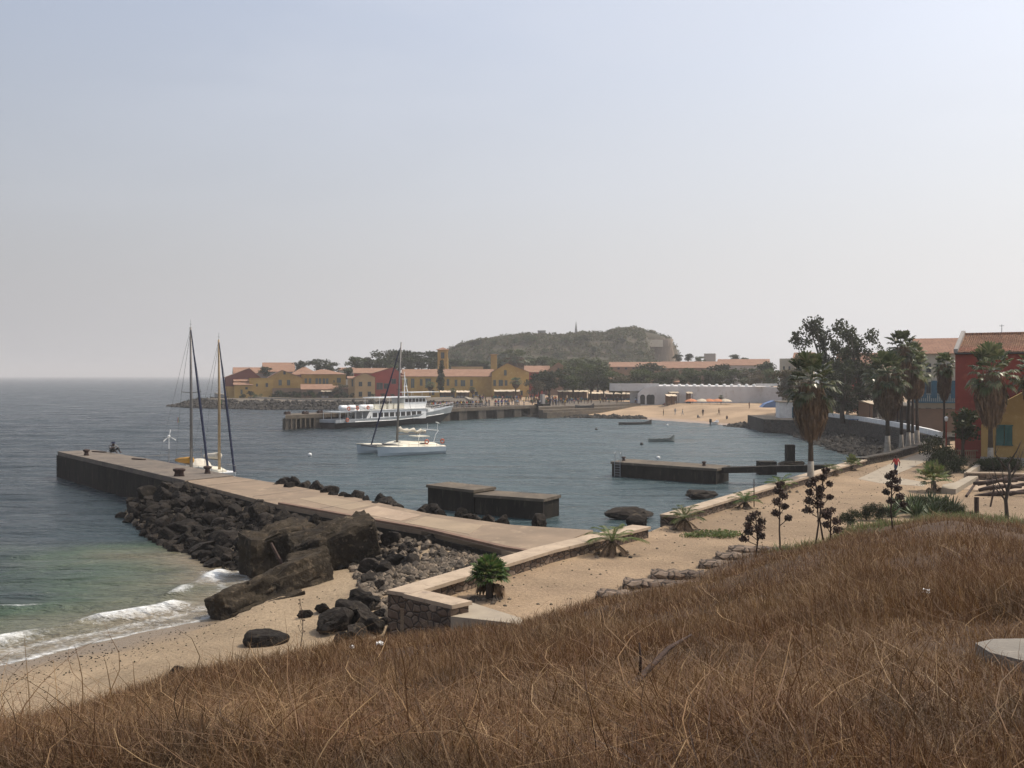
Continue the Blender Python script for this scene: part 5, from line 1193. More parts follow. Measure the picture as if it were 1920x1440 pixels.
for k in range(15):
    px = 1856 + (k % 5) * 14 + lr.uniform(-4, 4); row = k // 5; g = G(px, 930 - row * 3, 2.4); L_ = lr.uniform(.9, 1.9)
    a = lr.uniform(-.25, .25); z = 2.52 + row * .26 + .1 * (k % 5) * (.5 if row else .35)
    dv = Vector((math.cos(a), math.sin(a), lr.uniform(-.05, .3))) * L_ / 2; c = Vector((g.x, g.y + row * .5, z))
    mb = MB().tube([c - dv, c + dv * .1, c + dv], [.13, .15, .12], 7); o = build('log', mb, 'dry_wood', loc=c, smooth=True); tag(o, 'dark reddish log in the pile on the paving at the right edge', 'log', 'logs piled on the paving')
g = G(1774, 862, 2.4); t = thing('lamp_post', 'lamp post with pale lantern in front of the dark tree', 'lamp post', (g.x, g.y, 2.4)); zt = zat(790, g.y)
build('post', MB().tube([(g.x, g.y, 2.3), (g.x, g.y, 3.2), (g.x, g.y, zt)], [.14, .09, .07], 8), 'red_near', t)
build('lantern', MB().loft([[(g.x + r_ * math.cos(a), g.y + r_ * math.sin(a), zt + h) for a in [PI * j / 4 for j in range(8)]] for r_, h in ((.08, 0), (.15, .1), (.2, .4), (.06, .5))]), 'white_paint', t)

# ================================================================== castle hill
HY = 700
prof = [(832, 672), (848, 655), (870, 646), (905, 637), (925, 635), (950, 631), (985, 628), (1010, 630), (1050, 629), (1090, 624), (1130, 626), (1150, 618), (1170, 616), (1200, 620), (1225, 626), (1245, 634), (1256, 648), (1262, 664), (1264, 690)]
hx = [xat(a, HY) for a, b in prof]; hz = [zat(b, HY) - 2.0 for a, b in prof]
hx = [hx[0] - 3] + hx + [hx[-1] + 3]; hz = [2] + hz + [2]
def z_hill(X, Y):
    p = np.interp(X, hx, hz); u = np.clip((Y - 560) / 110, 0, 1)
    f = np.interp(u, [0, .12, .45, .62, .8, 1], [0, .12, .42, .55, .85, 1])
    back = np.clip((790 - Y) / 40, 0, 1)
    z = 2.5 + (p - 2.5) * f * smooth(back)
    # cliff on the right flank
    z = np.where(X > 88, np.interp(Y, [645, 672], [0, 1]) * z, z)
    return z + 0.5 * sines(X, Y, 55, 10, 8, 40) * np.clip(f * 2, 0, 1)
V, Fc = grid(np.arange(hx[0] - 4, hx[-1] + 5, 1.5), np.arange(545, 800, 2.5), z_hill)
mat('hill_soil', (0.065, 0.056, 0.034), (0.048, 0.044, 0.026), c3=(0.12, 0.085, 0.06), scale=0.05, bump=0.6, bscale=.3)
mat('cliff_rock', (0.19, 0.15, 0.11), (0.13, 0.105, 0.08), c3=(0.26, 0.215, 0.165), scale=0.12, bump=1.0, bscale=.5, stretch=(1, 1, .4), bdist=.8)
struct(npmesh('hill', V, Fc, 'hill_soil', smooth=True))
xc = xat(1238, 668)
mb = MB(); rings = []
for zz, s_ in ((1, 1.12), (12, 1.04), (22, 1.0), (30, .92), (35, .85)):
    rings.append([(xc + 9.2 * s_ * math.cos(a) * (1 + .12 * math.sin(3 * a + zz)), 667 + 9 * s_ * math.sin(a) * (1 + .1 * math.cos(4 * a + zz * .3)), zz) for a in [2 * PI * k / 18 for k in range(18)]])
struct(build('cliff', mb.loft(rings), 'cliff_rock', smooth=True))
Yc = 655; o = build('fort_rampart', MB().prism([(xat(1212, Yc), Yc), (xat(1243, Yc), Yc), (xat(1240, Yc), Yc + 12), (xat(1214, Yc), Yc + 12)], zat(650, Yc), zat(637, Yc)), 'cream_wall', loc=(xat(1228, Yc), Yc, 30)); tag(o, 'pale fort rampart set in the cliff top at the right end of the hill', 'rampart')
Yc = 664; t = thing('hill_bastion', 'old grey stone bastion at the left end of the hill', 'bastion', (xat(850, Yc), Yc, 20)); build('bastion_wall', MB().prism([(xat(845, Yc), Yc), (xat(905, Yc), Yc - 12), (xat(905, Yc), Yc + 12), (xat(845, Yc), Yc + 12)], 8, [zat(652, Yc), zat(635.5, Yc - 12), zat(635.5, Yc + 12), zat(652, Yc)]), 'hill_soil', t)
Yc = 690; X = xat(1015.5, Yc); t = thing('lookout_tower', 'square stone lookout block on the hill skyline', 'tower', (X, Yc, 36)); build('wall', MB().box((X, Yc, zat(628, Yc) - 2), (5.2, 5, zat(620, Yc) - zat(628, Yc) + 6)), 'grey_wall', t); build('parapet', MB().box((X, Yc, zat(620.5, Yc)), (5.6, 5.4, .5)), 'grey_wall', t)
X = xat(1080, Yc); t = thing('memorial_spire', 'slender pointed grey memorial spire on top of the hill', 'monument', (X, Yc, 36))
zt = zat(603, Yc); zb = zat(632, Yc) - 2
build('spire', MB().loft([[(X + a * q, Yc + b * q, z) for a, b in ((-1, -1), (1, -1), (1, 1), (-1, 1))] for q, z in ((1.3, zb), (1.15, zb + 3), (.75, zb + 7), (.06, zt))]), 'grey_wall', t)
build('wing', MB().add([(X + .2, Yc - .2, zb), (X + 3.2, Yc - .2, zb), (X + .9, Yc - .2, zb + 6), (X + .2, Yc + .2, zb), (X + 3.2, Yc + .2, zb), (X + .9, Yc + .2, zb + 6)], [(0, 1, 2), (5, 4, 3), (0, 3, 4, 1), (1, 4, 5, 2), (2, 5, 3, 0)]), 'grey_wall', t)
build('base', MB().box((X + 2, Yc - 3, zb + 1.2), (7, 4, 1.6)), 'white_wall', t)
for px, py, w_, lb in ((1052, 664, 4, 'small pale pink lookout wall half way up the hill, the taller one'), (1048, 676, 10, 'low pale pink wall on the lower hill above the brown gable')):
    Yc = 600; X = xat(px, Yc); z = float(z_hill(np.array(X), np.array(Yc))); o = build('hill_wall', MB().box((X, Yc, z + 1), (w_ * Yc / F, .6, 4.5)).box((X + 1, Yc + .2, z + 2), (.8, .8, 5.2)), 'beige_wall', loc=(X, Yc, z)); tag(o, lb, 'wall')
# ================================================================== foliage
def leafcloud(blobs, n_, size, seed, asp=(0.5, 1.0), flatten=0.0, shell=0.45):
    r = np.random.default_rng(seed); B = np.array(blobs, float)
    wts = (B[:, 3] * B[:, 4] * B[:, 5]) ** (2 / 3); idx = r.choice(len(B), n_, p=wts / wts.sum())
    d = r.normal(size=(n_, 3)); d /= np.linalg.norm(d, axis=1)[:, None]; rad = r.random(n_) ** shell
    rad *= 1 + 0.25 * np.sin(d[:, 0] * 7 + idx) * np.cos(d[:, 2] * 6 + idx)
    C = B[idx, :3] + d * B[idx, 3:6] * rad[:, None]
    a = r.normal(size=(n_, 3)); a[:, 2] *= (1 - flatten); a /= np.linalg.norm(a, axis=1)[:, None]
    b = np.cross(a, r.normal(size=(n_, 3))); b /= np.linalg.norm(b, axis=1)[:, None]
    sz = size * r.uniform(0.6, 1.35, (n_, 1)); h = sz * r.uniform(asp[0], asp[1], (n_, 1))
    V = np.stack([C - a * sz / 2, C + b * h / 2, C + a * sz / 2, C - b * h / 2], 1).reshape(-1, 3)
    return V, np.arange(n_ * 4).reshape(-1, 4)

def tree_proto(kind, seed, h=9.0, leaf='leaf_town', n_=1500, size=.55):
    r = random.Random(seed); t = thing('tree', 'tree', 'tree', (0, 0, 0)); bl = []; tk = MB()
    if kind == 'round':
        for k in range(15): a = r.uniform(0, 6.28); q = r.uniform(0, .36) * h; bl.append((q * math.cos(a), q * math.sin(a), h * r.uniform(.4, .88), h * r.uniform(.11, .2), h * r.uniform(.11, .2), h * r.uniform(.08, .14)))
    elif kind == 'flat':
        for k in range(11): a = r.uniform(0, 6.28); q = r.uniform(.05, .5) * h; bl.append((q * math.cos(a), q * math.sin(a), h * r.uniform(.74, .92), h * r.uniform(.14, .24), h * r.uniform(.14, .24), h * .06))
    elif kind == 'column':
        for k in range(12): z = h * (.08 + .84 * k / 11); q = .12 * h * (1 - abs(k / 11 - .4) * .9); bl.append((r.uniform(-.03, .03) * h, r.uniform(-.03, .03) * h, z, q, q, h * .08))
    elif kind == 'ragged':
        for k in range(38):
            a = r.uniform(0, 6.28); z = r.uniform(.2, .97); q = r.uniform(.02, .27) * h * (1.25 - .9 * abs(z - .55)); s_ = h * r.uniform(.045, .09)
            bl.append((q * math.cos(a), q * math.sin(a), h * z, s_, s_, s_ * 1.1))
    elif kind == 'bush':
        for k in range(14): a = r.uniform(0, 6.28); q = r.uniform(0, .7) * h; bl.append((q * math.cos(a), q * math.sin(a), h * r.uniform(.12, .7), h * r.uniform(.2, .34), h * r.uniform(.2, .34), h * r.uniform(.14, .26)))
    V, Fq = leafcloud(bl, n_, size, seed)
    V[:, 2] = np.maximum(V[:, 2], 0.02)
    fo = kind in ('bush',)
    tk.tube([(0, 0, -.3), (h * .01, 0, h * .2), (-h * .01, h * .01, h * .42), (0, 0, h * .7)], [h * .034, h * .026, h * .02, h * .008], 7)
    for b in bl[::2]:
        z0 = h * r.uniform(.2, .4) * (.4 if fo else 1); tk.tube([(0, 0, z0), (b[0] * .5, b[1] * .5, (z0 + b[2]) / 2 + .03 * h), (b[0], b[1], b[2])], [h * .014, h * .01, h * .004], 5)
    build('trunk', tk, 'trunk_bark', t, smooth=True); npmesh('crown', V, Fq, leaf, t); return t
def pools(kind, cnt, leaf, **k): return [Pool(tree_proto(kind, 10 * i + len(kind), leaf=leaf, **k)) for i in range(cnt)]
T_round = pools('round', 4, 'leaf_town'); T_dark = pools('round', 3, 'leaf_dark', n_=1500); T_flat = pools('flat', 1, 'leaf_dark')
T_col = pools('column', 1, 'leaf_dark', n_=1300, size=.45); T_bush = pools('bush', 3, 'leaf_town', h=4, n_=1100, size=.35); T_brown = pools('round', 2, 'leaf_brown', n_=1300)
T_rag = pools('ragged', 3, 'leaf_dark', h=16, n_=7000, size=.42); T_bushn = pools('bush', 2, 'leaf_dark', h=3, n_=3600, size=.15)
tr = random.Random(77)
def ptree(pool, px, top, base, Y, label, group=None, cat='tree', wide=1.0, h0=None, name=None):
    p = tr.choice(pool); h0 = h0 or {id(T_rag): 16, id(T_bush): 4, id(T_bushn): 3}.get(id(pool), 9.0)
    zb = zat(base, Y); zt = zat(top, Y); s_ = (zt - zb) / (h0 * .97)
    o = p.put((xat(px, Y), Y, zb), tr.uniform(0, 6.28), (s_ * wide, s_ * wide, s_), label, group, cat)
    return o
# trees of the spit and skyline
for a in [(T_dark, 562, 676, 716, 408, 'dark round tree between the tall salmon roof and the long yellow house'), (T_round, 497, 687, 716, 404, 'small dark tree between the two salmon roofs on the left'),
          (T_dark, 600, 671, 712, 425, 'dark tree with a loose crown above the long yellow house, left one'), (T_dark, 618, 677, 712, 420, 'dark tree above the long yellow house, right and lower one'),
          (T_round, 668, 668, 712, 430, 'broad green tree above the beige house'), (T_dark, 690, 667, 715, 440, 'dark tree behind the roof of the red house, left one'), (T_dark, 727, 653, 712, 450, 'tallest dark tree behind the red house'), (T_dark, 748, 654, 712, 455, 'dark tall tree just left of the catamaran mast tip'),
          (T_round, 655, 688, 722, 400, 'low green tree left of the beige house roof'), (T_round, 710, 672, 706, 425, 'green tree right behind the red house roof'), (T_round, 770, 668, 706, 430, 'green tree behind the left end of the waterfront building'), (T_dark, 785, 665, 706, 440, 'dark spreading tree left of the bell tower'), (T_flat, 803, 658, 706, 446, 'flat topped tree left of the bell tower'), (T_dark, 812, 667, 706, 430, 'dark tree directly left of the bell tower'),
          (T_col, 827, 676, 741, 372, 'narrow dark cypress-like tree in front of the bell tower'), (T_brown, 638, 718, 744, 372, 'brownish bush tree in front of the yard wall on the spit'), (T_round, 735, 683, 708, 415, 'green tree hugging the back of the red gable')]:
    ptree(*a, wide=1.25 if a[0] is not T_col else 1.0)
for px, top, w_ in [(588, 733, 1), (560, 734, 1), (540, 737, 1), (512, 736, 1), (455, 737, 1), (480, 735, 1), (606, 738, 1), (650, 733, 1), (632, 736, 1), (528, 732, 1)]:
    ptree(T_bush, px, top, 746.5, 371, 'low scrubby bush behind the sea wall on the spit', 'bushes behind the spit sea wall', 'bush', 1.1)
for px, top in [(770, 676), (790, 674), (808, 678), (835, 678), (855, 672), (870, 676), (888, 674), (912, 676), (940, 672), (960, 676), (848, 682), (862, 684), (878, 680), (895, 683), (905, 684), (1000, 672), (985, 676), (1020, 668)]:
    ptree(T_round, px, top, 700, 470, 'green tree showing over the roof of the waterfront building', 'trees behind the waterfront building', wide=1.6)
for px, top, base, Y, P_, wd in [(1012, 699, 750, 335, T_dark, 1.3), (1030, 694, 748, 338, T_dark, 1.3), (1002, 712, 750, 330, T_brown, 1.1), (1060, 690, 745, 345, T_dark, 1.3), (1075, 702, 745, 335, T_round, 1.3), (1095, 678, 740, 360, T_round, 1.4), (1120, 682, 740, 365, T_round, 1.3), (1108, 700, 745, 335, T_dark, 1.2), (1132, 706, 745, 332, T_dark, 1.3), (1150, 714, 748, 325, T_dark, 1.2), (1174, 712, 742, 330, T_dark, 1.0), (1085, 668, 730, 420, T_round, 1.5), (1060, 672, 730, 430, T_round, 1.4), (1110, 672, 730, 425, T_round, 1.4), (1158, 694, 740, 350, T_round, 1.3), (1135, 692, 730, 380, T_round, 1.3),
                             (1205, 690, 735, 350, T_round, 1.4), (1215, 678, 730, 390, T_dark, 1.2), (1232, 696, 735, 345, T_round, 1.3), (1255, 694, 735, 350, T_round, 1.4), (1280, 688, 735, 360, T_round, 1.4), (1300, 694, 735, 350, T_round, 1.4), (1325, 692, 735, 352, T_round, 1.3), (1350, 682, 735, 370, T_dark, 1.2), (1345, 695, 735, 345, T_round, 1.3), (1372, 690, 735, 350, T_round, 1.4), (1395, 688, 735, 355, T_round, 1.4), (1415, 692, 735, 345, T_brown, 1.3), (1432, 678, 735, 350, T_dark, 1.2), (1448, 690, 738, 330, T_round, 1.3), (1186, 698, 738, 345, T_round, 1.2), (1165, 704, 742, 335, T_brown, 1.2), (1420, 702, 738, 335, T_brown, 1.2)]:
    ptree(P_, px, top, base + 2, Y, {'leaf_town': 'mid green tree in the belt of trees behind the far beach', }.get(None, 'tree in the belt of town trees between the hill and the far beach'), 'town trees behind the far beach', wide=wd)
for a in [(T_dark, 1272, 664, 684, 500, 'dark tree on the skyline at the right foot of the hill cliff'), (T_dark, 1290, 663, 684, 505, 'round dark tree on the skyline right of the hill, second from the cliff'), (T_round, 1310, 667, 686, 500, 'low green tree left of the grey skyline building'), (T_dark, 1378, 664, 688, 470, 'dark tree above the raised salmon roof'), (T_round, 1395, 670, 688, 470, 'small tree right of the dark tree above the raised roof')]:
    ptree(*a, wide=1.4)
for px, py, lb in ((988, 621, 'round dark tree on the hill skyline left of the lookout block'), (930, 631, 'small dark tree on the left part of the hill skyline'), (1232, 628, 'dark bushy tree above the pale rampart on the hill'), (1254, 634, 'dark tree overhanging the right end of the cliff'), (1096, 621, 'round dark tree on the hill just right of the spire'), (1170, 614, 'dark tree at the highest point of the hill'), (1150, 616, 'dark tree left of the highest point of the hill'), (1190, 615, 'dark tree right of the highest point of the hill')):
    Y = 695; ptree(T_dark, px, py, py + 18, Y, lb, wide=1.5)
hr = random.Random(5)
for k in range(70):
    x = hr.uniform(hx[0] + 8, hx[-1] - 8); y = hr.uniform(570, 652); z = float(z_hill(np.array(x), np.array(y)))
    if x > 84 and y < 675: continue
    q = hr.choice([T_dark, T_round, T_round, T_round]); p_ = hr.choice(q); s_ = hr.uniform(.38, .75)
    p_.put((x, y, z - .5), hr.uniform(0, 6.28), (s_ * 1.4, s_ * 1.4, s_), 'scattered tree growing on the slope of the castle hill', 'trees scattered over the hill')
for px, top in [(470, 733), (520, 731), (534, 735), (548, 733), (572, 735), (582, 732), (596, 737), (614, 735), (622, 733), (643, 735), (700, 738), (717, 737), (735, 738), (760, 738)]:
    ptree(T_dark, px, top, 746.5, 370.5, 'dark leafy shrub behind the sea wall on the spit', 'dark shrubs behind the spit sea wall', 'shrub', 1.3)
# scrub over the hill: beyond counting
r = np.random.default_rng(5); N = 2600
X = r.uniform(hx[0] + 3, hx[-1] - 2, N * 2); Y = r.uniform(556, 712, N * 2)
keepm = (sines(X, Y, 91, 8, 15, 60) + r.normal(size=N * 2) * .5 > -.75) & ~((X > 86) & (Y < 668) & (Y > 640)); X = X[keepm][:N]; Y = Y[keepm][:N]; Z = z_hill(X, Y)
bl = [(a, b, c + .6, q, q, q * .75) for a, b, c, q in zip(X, Y, Z, r.uniform(1.2, 3.4, N))]
V, Fq = leafcloud(bl, 80000, 1.25, 8); tag(npmesh('hill_scrub', V, Fq, 'leaf_hill'), 'dry green scrub covering the hill', 'scrub', kind='stuff')
# right side trees
for a in [(T_rag, 1549, 607, 796, 190, 'tallest ragged feathery tree beside the cafe terrace', 1.0), (T_rag, 1612, 624, 792, 180, 'ragged feathery tree right of the tallest one', .95), (T_rag, 1580, 690, 792, 176, 'lower ragged tree below and between the two tall feathery ones', 1.5),
          (T_rag, 1640, 690, 792, 182, 'dark ragged tree behind the middle palm', 1.5), (T_rag, 1560, 700, 790, 205, 'dark shaggy tree behind the nearest tall palm', 1.6)]:
    ptree(*a[:6], wide=a[6])
for a in [(T_brown, 1478, 690, 778, 225, 'thin brownish tree left of the nearest tall palm'), (T_brown, 1500, 684, 775, 235, 'second brownish tree just left of the nearest tall palm')]: ptree(*a, wide=.9)
for a in [(T_dark, 1806, 764, 858, 100, 'dark leaning garden tree in front of the red house', 1.05)]: ptree(*a[:6], wide=a[6])
for px, top, base, Y, lb, wd in [(1768, 808, 882, 95, 'tall green bush at the garden corner beside the lamp post', .75), (1758, 838, 884, 93, 'dense low bush at the path edge below the lamp post', .8), (1790, 850, 888, 90, 'dark bush in front of the pale balustrade', .9), (1835, 856, 886, 93, 'dark bush right of the balustrade', .85), (1868, 852, 884, 92, 'dark bush under the green shutter', .9), (1905, 856, 886, 92, 'dark bush at the right edge below the ochre house', .8), (1775, 876, 898, 86, 'small green bush spilling onto the path', 1.1), (1745, 872, 892, 88, 'small reddish green bush at the path edge', .6)]:
    ptree(T_bushn, px, top, base, Y, lb, cat='bush', wide=wd)
o = MB().box((xat(1872, 91.5), 91.5, 3.2), (5.2, 1.0, .9)); 
V, Fq = leafcloud([(xat(1845 + 14 * k, 91.5), 91.5, 3.0, 1.0, .7, .6) for k in range(5)], 3500, .14, 3); t = thing('hedge', 'low clipped green hedge in the planter before the ochre house', 'hedge', (xat(1872, 91.5), 91.5, 2.5)); npmesh('leaves', V, Fq, 'leaf_town', t)
build('stem', MB().rod((xat(1860, 91.5), 91.5, 2.3), (xat(1860, 91.5), 91.5, 3.1), .05).rod((xat(1885, 91.5), 91.5, 2.3), (xat(1885, 91.5), 91.5, 3.1), .05), 'trunk_bark', t)

# ------------------------------------------------------------------ fan palms
def fan(c, d, L_, blade, n_, r, droop=.25, V=None, Fs=None, cup=.25):
    """one fan leaf: centre c, direction d, petiole length L_, pleated blade of n_ fingers"""
    d = Vector(d).normalized(); side = d.cross(Vector((0, 0, 1))); side = side.normalized() if side.length > .05 else Vector((1, 0, 0)); up = side.cross(d)
    tip = Vector(c) + d * L_ + Vector((0, 0, -droop * L_ * .3)); base = Vector(c)
    o = len(V); w_ = .035
    V += [base - side * w_, base + side * w_, tip + side * w_ * .7, tip - side * w_ * .7]; Fs.append((o, o + 1, o + 2, o + 3))
    for k in range(n_):
        a = (k / (n_ - 1) - .5) * 2 * 2.0; dd = (d * math.cos(a) + side * math.sin(a)); dd = (dd + up * (cup * abs(math.sin(a))) ).normalized()
        l_ = blade * (1 - .22 * abs(a) / 2.0) * r.uniform(.88, 1.08); nrm = dd.cross(up).normalized()
        hw = blade * 1.9 / n_; m_ = tip + dd * l_ * .62 + up * (.02 * (-1) ** k); e = tip + dd * l_ + Vector((0, 0, -droop * l_ * r.uniform(.6, 1.3)))
        o = len(V); V += [tip, m_ - nrm * hw, e, m_ + nrm * hw]; Fs.append((o, o + 1, o + 2, o + 3))
def palm_proto(seed, H=7.0, skirt=3.2, rsk=1.05, crown=38, white=1.8, petl=1.0, blade=.95, lean=.0):
    r = random.Random(seed); t = thing('fan_palm', 'palm', 'palm tree', (0, 0, 0))
    def ax(z): return lean * (z / H) ** 2
    tb = MB().tube([(ax(z), 0, z) for z in (white, H * .4, H * .7, H)], [.25, .21, .2, .22], 10); build('trunk', tb, 'trunk_bark', t, smooth=True)
    build('painted_base', MB().tube([(ax(z), 0, z) for z in (-.2, .15, .6, white)], [.52, .42, .31, .262], 12), 'palm_white', t, smooth=True)
    # skirt of hanging dead fronds
    V = []; Fs = []
    for k in range(950):
        a = r.uniform(0, 6.28); u = r.random() ** .8; z1 = H - .2 - u * skirt * .8; q0 = .25
        prof_ = math.sin(min(1, (H - z1) / skirt * .95 + .15) * PI) ** .5 * rsk if u < .98 else .5
        q = prof_ * r.uniform(.65, 1.08); l_ = r.uniform(.6, 1.3)
        c0 = Vector((ax(z1) + math.cos(a) * q * .85, math.sin(a) * q * .85, z1 + .2)); c1_ = Vector((ax(z1) + math.cos(a) * q, math.sin(a) * q, z1 - l_ * .5)); c2_ = Vector((ax(z1) + math.cos(a) * q * .8, math.sin(a) * q * .8, max(z1 - l_, H - skirt - r.uniform(0, .45))))
        sd = Vector((-math.sin(a), math.cos(a), 0)) * r.uniform(.035, .1); tw = Vector((math.cos(a), math.sin(a), 0)) * r.uniform(-.05, .05)
        o = len(V); V += [c0 - sd * .5, c0 + sd * .5, c1_ + sd + tw, c1_ - sd - tw, c2_ + sd * .4, c2_ - sd * .4]; Fs += [(o, o + 1, o + 2, o + 3), (o + 3, o + 2, o + 4, o + 5)]
    npmesh('dead_skirt', np.array([v[:] for v in V]), np.array(Fs), 'leaf_dead', t)
    V = []; Fs = []; c = Vector((ax(H), 0, H))
    for k in range(crown):
        a = k * 2.399 + r.uniform(-.3, .3); el = 1.15 - 1.85 * (k / crown) ** 1.1 + r.uniform(-.12, .12); d = Vector((math.cos(a) * math.cos(el), math.sin(a) * math.cos(el), math.sin(el)))
        fan(c + Vector((0, 0, -.35 * k / crown)), d, petl * r.uniform(.8, 1.15), blade * r.uniform(.8, 1.1), 15, r, droop=.12 + .4 * k / crown, V=V, Fs=Fs)
    npmesh('fronds', np.array([v[:] for v in V]), np.array(Fs), 'leaf_palm', t)
    return t
def ppalm(proto, px, base, top, label, H, name='fan_palm', extra=1.75, wide=1.0, z0=2.4, rz=None, Y=None):
    g = G(px, base, z0) if Y is None else Vector((xat(px, Y), Y, z0)); zt = zat(top, g.y); s_ = (zt - z0) / (H + extra); return proto.put((g.x, g.y, z0), tr.uniform(0, 6.28) if rz is None else rz, (s_ * wide, s_ * wide, s_), label)
PA_ = Pool(palm_proto(1, H=8.2, skirt=4.6, rsk=1.5, crown=36, petl=1.75, blade=1.15))
PB_ = Pool(palm_proto(2, H=9.5, skirt=3.6, rsk=1.15, crown=34, petl=1.5, blade=1.05, lean=.3))
PC_ = Pool(palm_proto(3, H=13.0, skirt=5.5, rsk=1.4, crown=34, petl=1.5, blade=1.1))
ppalm(PA_, 1520, 907, 673, 'nearest tall fan palm with a thick brown skirt and white painted base', 8.2, wide=.9)
ppalm(PA_, 1664, 850, 668, 'tall fan palm with thick skirt, left of the tight row of palms', 8.2, wide=.95)
ppalm(PC_, 1690, 842, 620, 'first and tallest palm of the tight row by the promenade wall', 13.0, wide=.85)
ppalm(PB_, 1703, 840, 655, 'second palm of the tight row by the promenade wall', 9.5, wide=.9)
ppalm(PC_, 1711, 836, 640, 'third palm of the tight row by the promenade wall', 13.0, wide=.85)
ppalm(PB_, 1720, 834, 662, 'fourth and rearmost palm of the tight row by the promenade wall', 9.5, wide=.9)
ppalm(PB_, 1748, 800, 667, 'palm with a white base standing on the cafe terrace', 9.5, z0=3, wide=1.0)
ppalm(PC_, 1770, 845, 660, 'slim palm behind the lamp post, left of the red house', 13.0, wide=.75)
ppalm(PA_, 1857, 880, 655, 'fan palm with heavy skirt in front of the red and ochre houses', 8.2, wide=.82)
ppalm(PB_, 1940, 878, 660, 'fan palm mostly cut off by the right edge of the photograph', 9.5, wide=1.1)
ppalm(PB_, 1589, 778, 690, 'distant palm with white base at the left end of the cafe terrace', 9.5, z0=3, wide=1.1)
for px, Y, top, lb in [(955, 460, 657, 'coconut-like palm above the roof of the yellow gabled wing, left one'), (975, 460, 656, 'coconut-like palm above the roof of the yellow gabled wing, right one'), (967, 360, 708, 'small palm in front of the yellow gabled wing'), (806, 362, 716, 'small palm beside the ferry wheelhouse roof'), (850, 352, 728, 'small palm in front of the pale pink canopies, left one'), (886, 350, 726, 'small palm in front of the pale pink canopies, right one'), (1352, 287, 741, 'small palm under the white fort wall')]:
    ppalm(PB_, px, 0, top, lb, 9.5, Y=Y, wide=1.3 if Y > 400 else 1.7, z0=2.6)
def pinnate_proto(seed, n_=15, L_=1.5, H=.5, leaf='leaf_dull', dead=8):
    r = random.Random(seed); t = thing('young_palm', 'p', 'young palm', (0, 0, 0)); V = []; Fs = []; D = []; DF = []
    build('trunk', MB().tube([(0, 0, -.1), (0, 0, H * .5), (0, 0, H)], [.17, .15, .12], 8), 'trunk_bark', t, smooth=True)
    for k in range(n_ + dead):
        dd = k >= n_; a = k * 2.399; el = (1.25 - .9 * k / n_) if not dd else -.3; d = Vector((math.cos(a) * math.cos(el), math.sin(a) * math.cos(el), math.sin(el))); l_ = L_ * r.uniform(.75, 1.1) * (.6 if dd else 1)
        pts = [Vector((0, 0, H)) + d * l_ * u + Vector((0, 0, -.45 * l_ * u * u)) for u in np.linspace(0, 1, 9)]; sd = d.cross(Vector((0, 0, 1))).normalized()
        TV, TF = (D, DF) if dd else (V, Fs)
        for i in range(8):
            p = pts[i]; q = pts[i + 1]
            o = len(TV); TV += [p - sd * .018, p + sd * .018, q + sd * .014, q - sd * .014]; TF.append((o, o + 1, o + 2, o + 3))
            if i < 1: continue
            for s_ in (-1, 1):
                for j in (0, .5):
                    c = p + (q - p) * j; e = c + (sd * s_ * .8 + (q - p).normalized() * .7).normalized() * l_ * .3 * math.sin(PI * (i + 1) / 10) + Vector((0, 0, -.06))
                    w_ = (q - p) * .22; o = len(TV); TV += [c - w_, (c + e) / 2 - w_ * .6 + Vector((0, 0, .03)), e, c + w_]; TF.append((o, o + 1, o + 2, o + 3))
    npmesh('fronds', np.array([v[:] for v in V]), np.array(Fs), leaf, t)
    if dead: npmesh('dead_fronds', np.array([v[:] for v in D]), np.array(DF), 'leaf_dead', t)
    return t
def smallfan_proto(seed, leaf='leaf_fresh', n_=40, H=.8, pet=.5, blade=.55, dead=12):
    r = random.Random(seed); t = thing('young_palm', 'p', 'young palm', (0, 0, 0)); V = []; Fs = []; D = []; DF = []
    build('trunk', MB().tube([(0, 0, -.1), (0.02, 0, H * .5), (0, 0, H)], [.16, .13, .11], 8), 'trunk_bark', t, smooth=True)
    for k in range(n_):
        a = k * 2.399; el = 1.4 - 1.5 * k / n_; d = Vector((math.cos(a) * math.cos(el), math.sin(a) * math.cos(el), math.sin(el))); fan((0, 0, H), d, pet * r.uniform(.8, 1.1), blade * r.uniform(.85, 1.1), 17, r, .08 + .25 * k / n_, V, Fs)
    for k in range(dead):
        a = r.uniform(-1.4, 1.4); el = -.55 + r.uniform(-.3, .2); d = Vector((math.cos(a) * math.cos(el), math.sin(a) * math.cos(el), math.sin(el))); fan((0, 0, H * .9), d, pet * .8, blade * .7, 9, r, .9, D, DF)
    npmesh('fronds', np.array([v[:] for v in V]), np.array(Fs), leaf, t)
    if dead: npmesh('dead_fronds', np.array([v[:] for v in D]), np.array(DF), 'leaf_dead', t)
    return t
SF = Pool(smallfan_proto(5)); SG = Pool(smallfan_proto(6, 'leaf_dull', 16, .5, .6, .5, 4)); PN = Pool(pinnate_proto(7)); PN2 = Pool(pinnate_proto(8, 13, 1.3, .35, 'leaf_fresh', 4))
for P_, px, py, s_, lb in [(SF, 917, 1122, 1.0, 'bright green young fan palm near the wall corner, with dead brown fronds'), (PN, 1148, 1040, 1.25, 'ragged young palm with upright fronds by the wall opening'), (PN, 1283, 993, 1.15, 'dull green young palm right of the gap in the wall'), (PN2, 1398, 953, 1.15, 'bright young palm beside a thin dark stake'), (PN2, 1462, 922, 1.3, 'young palm just left of the nearest tall palm'), (SG, 1598, 882, 1.0, 'tiny palm near the wall, right of the nearest tall palm'), (PN, 1560, 892, .9, 'thin young palm between the nearest tall palm and the tiny one'), (SG, 1750, 922, 1.6, 'blue green young fan palm among the shrubs by the path')]:
    g = G(px, py, 2.4); P_.put((g.x, g.y, 2.4), tr.uniform(0, 6.28), s_, lb)
    o = None
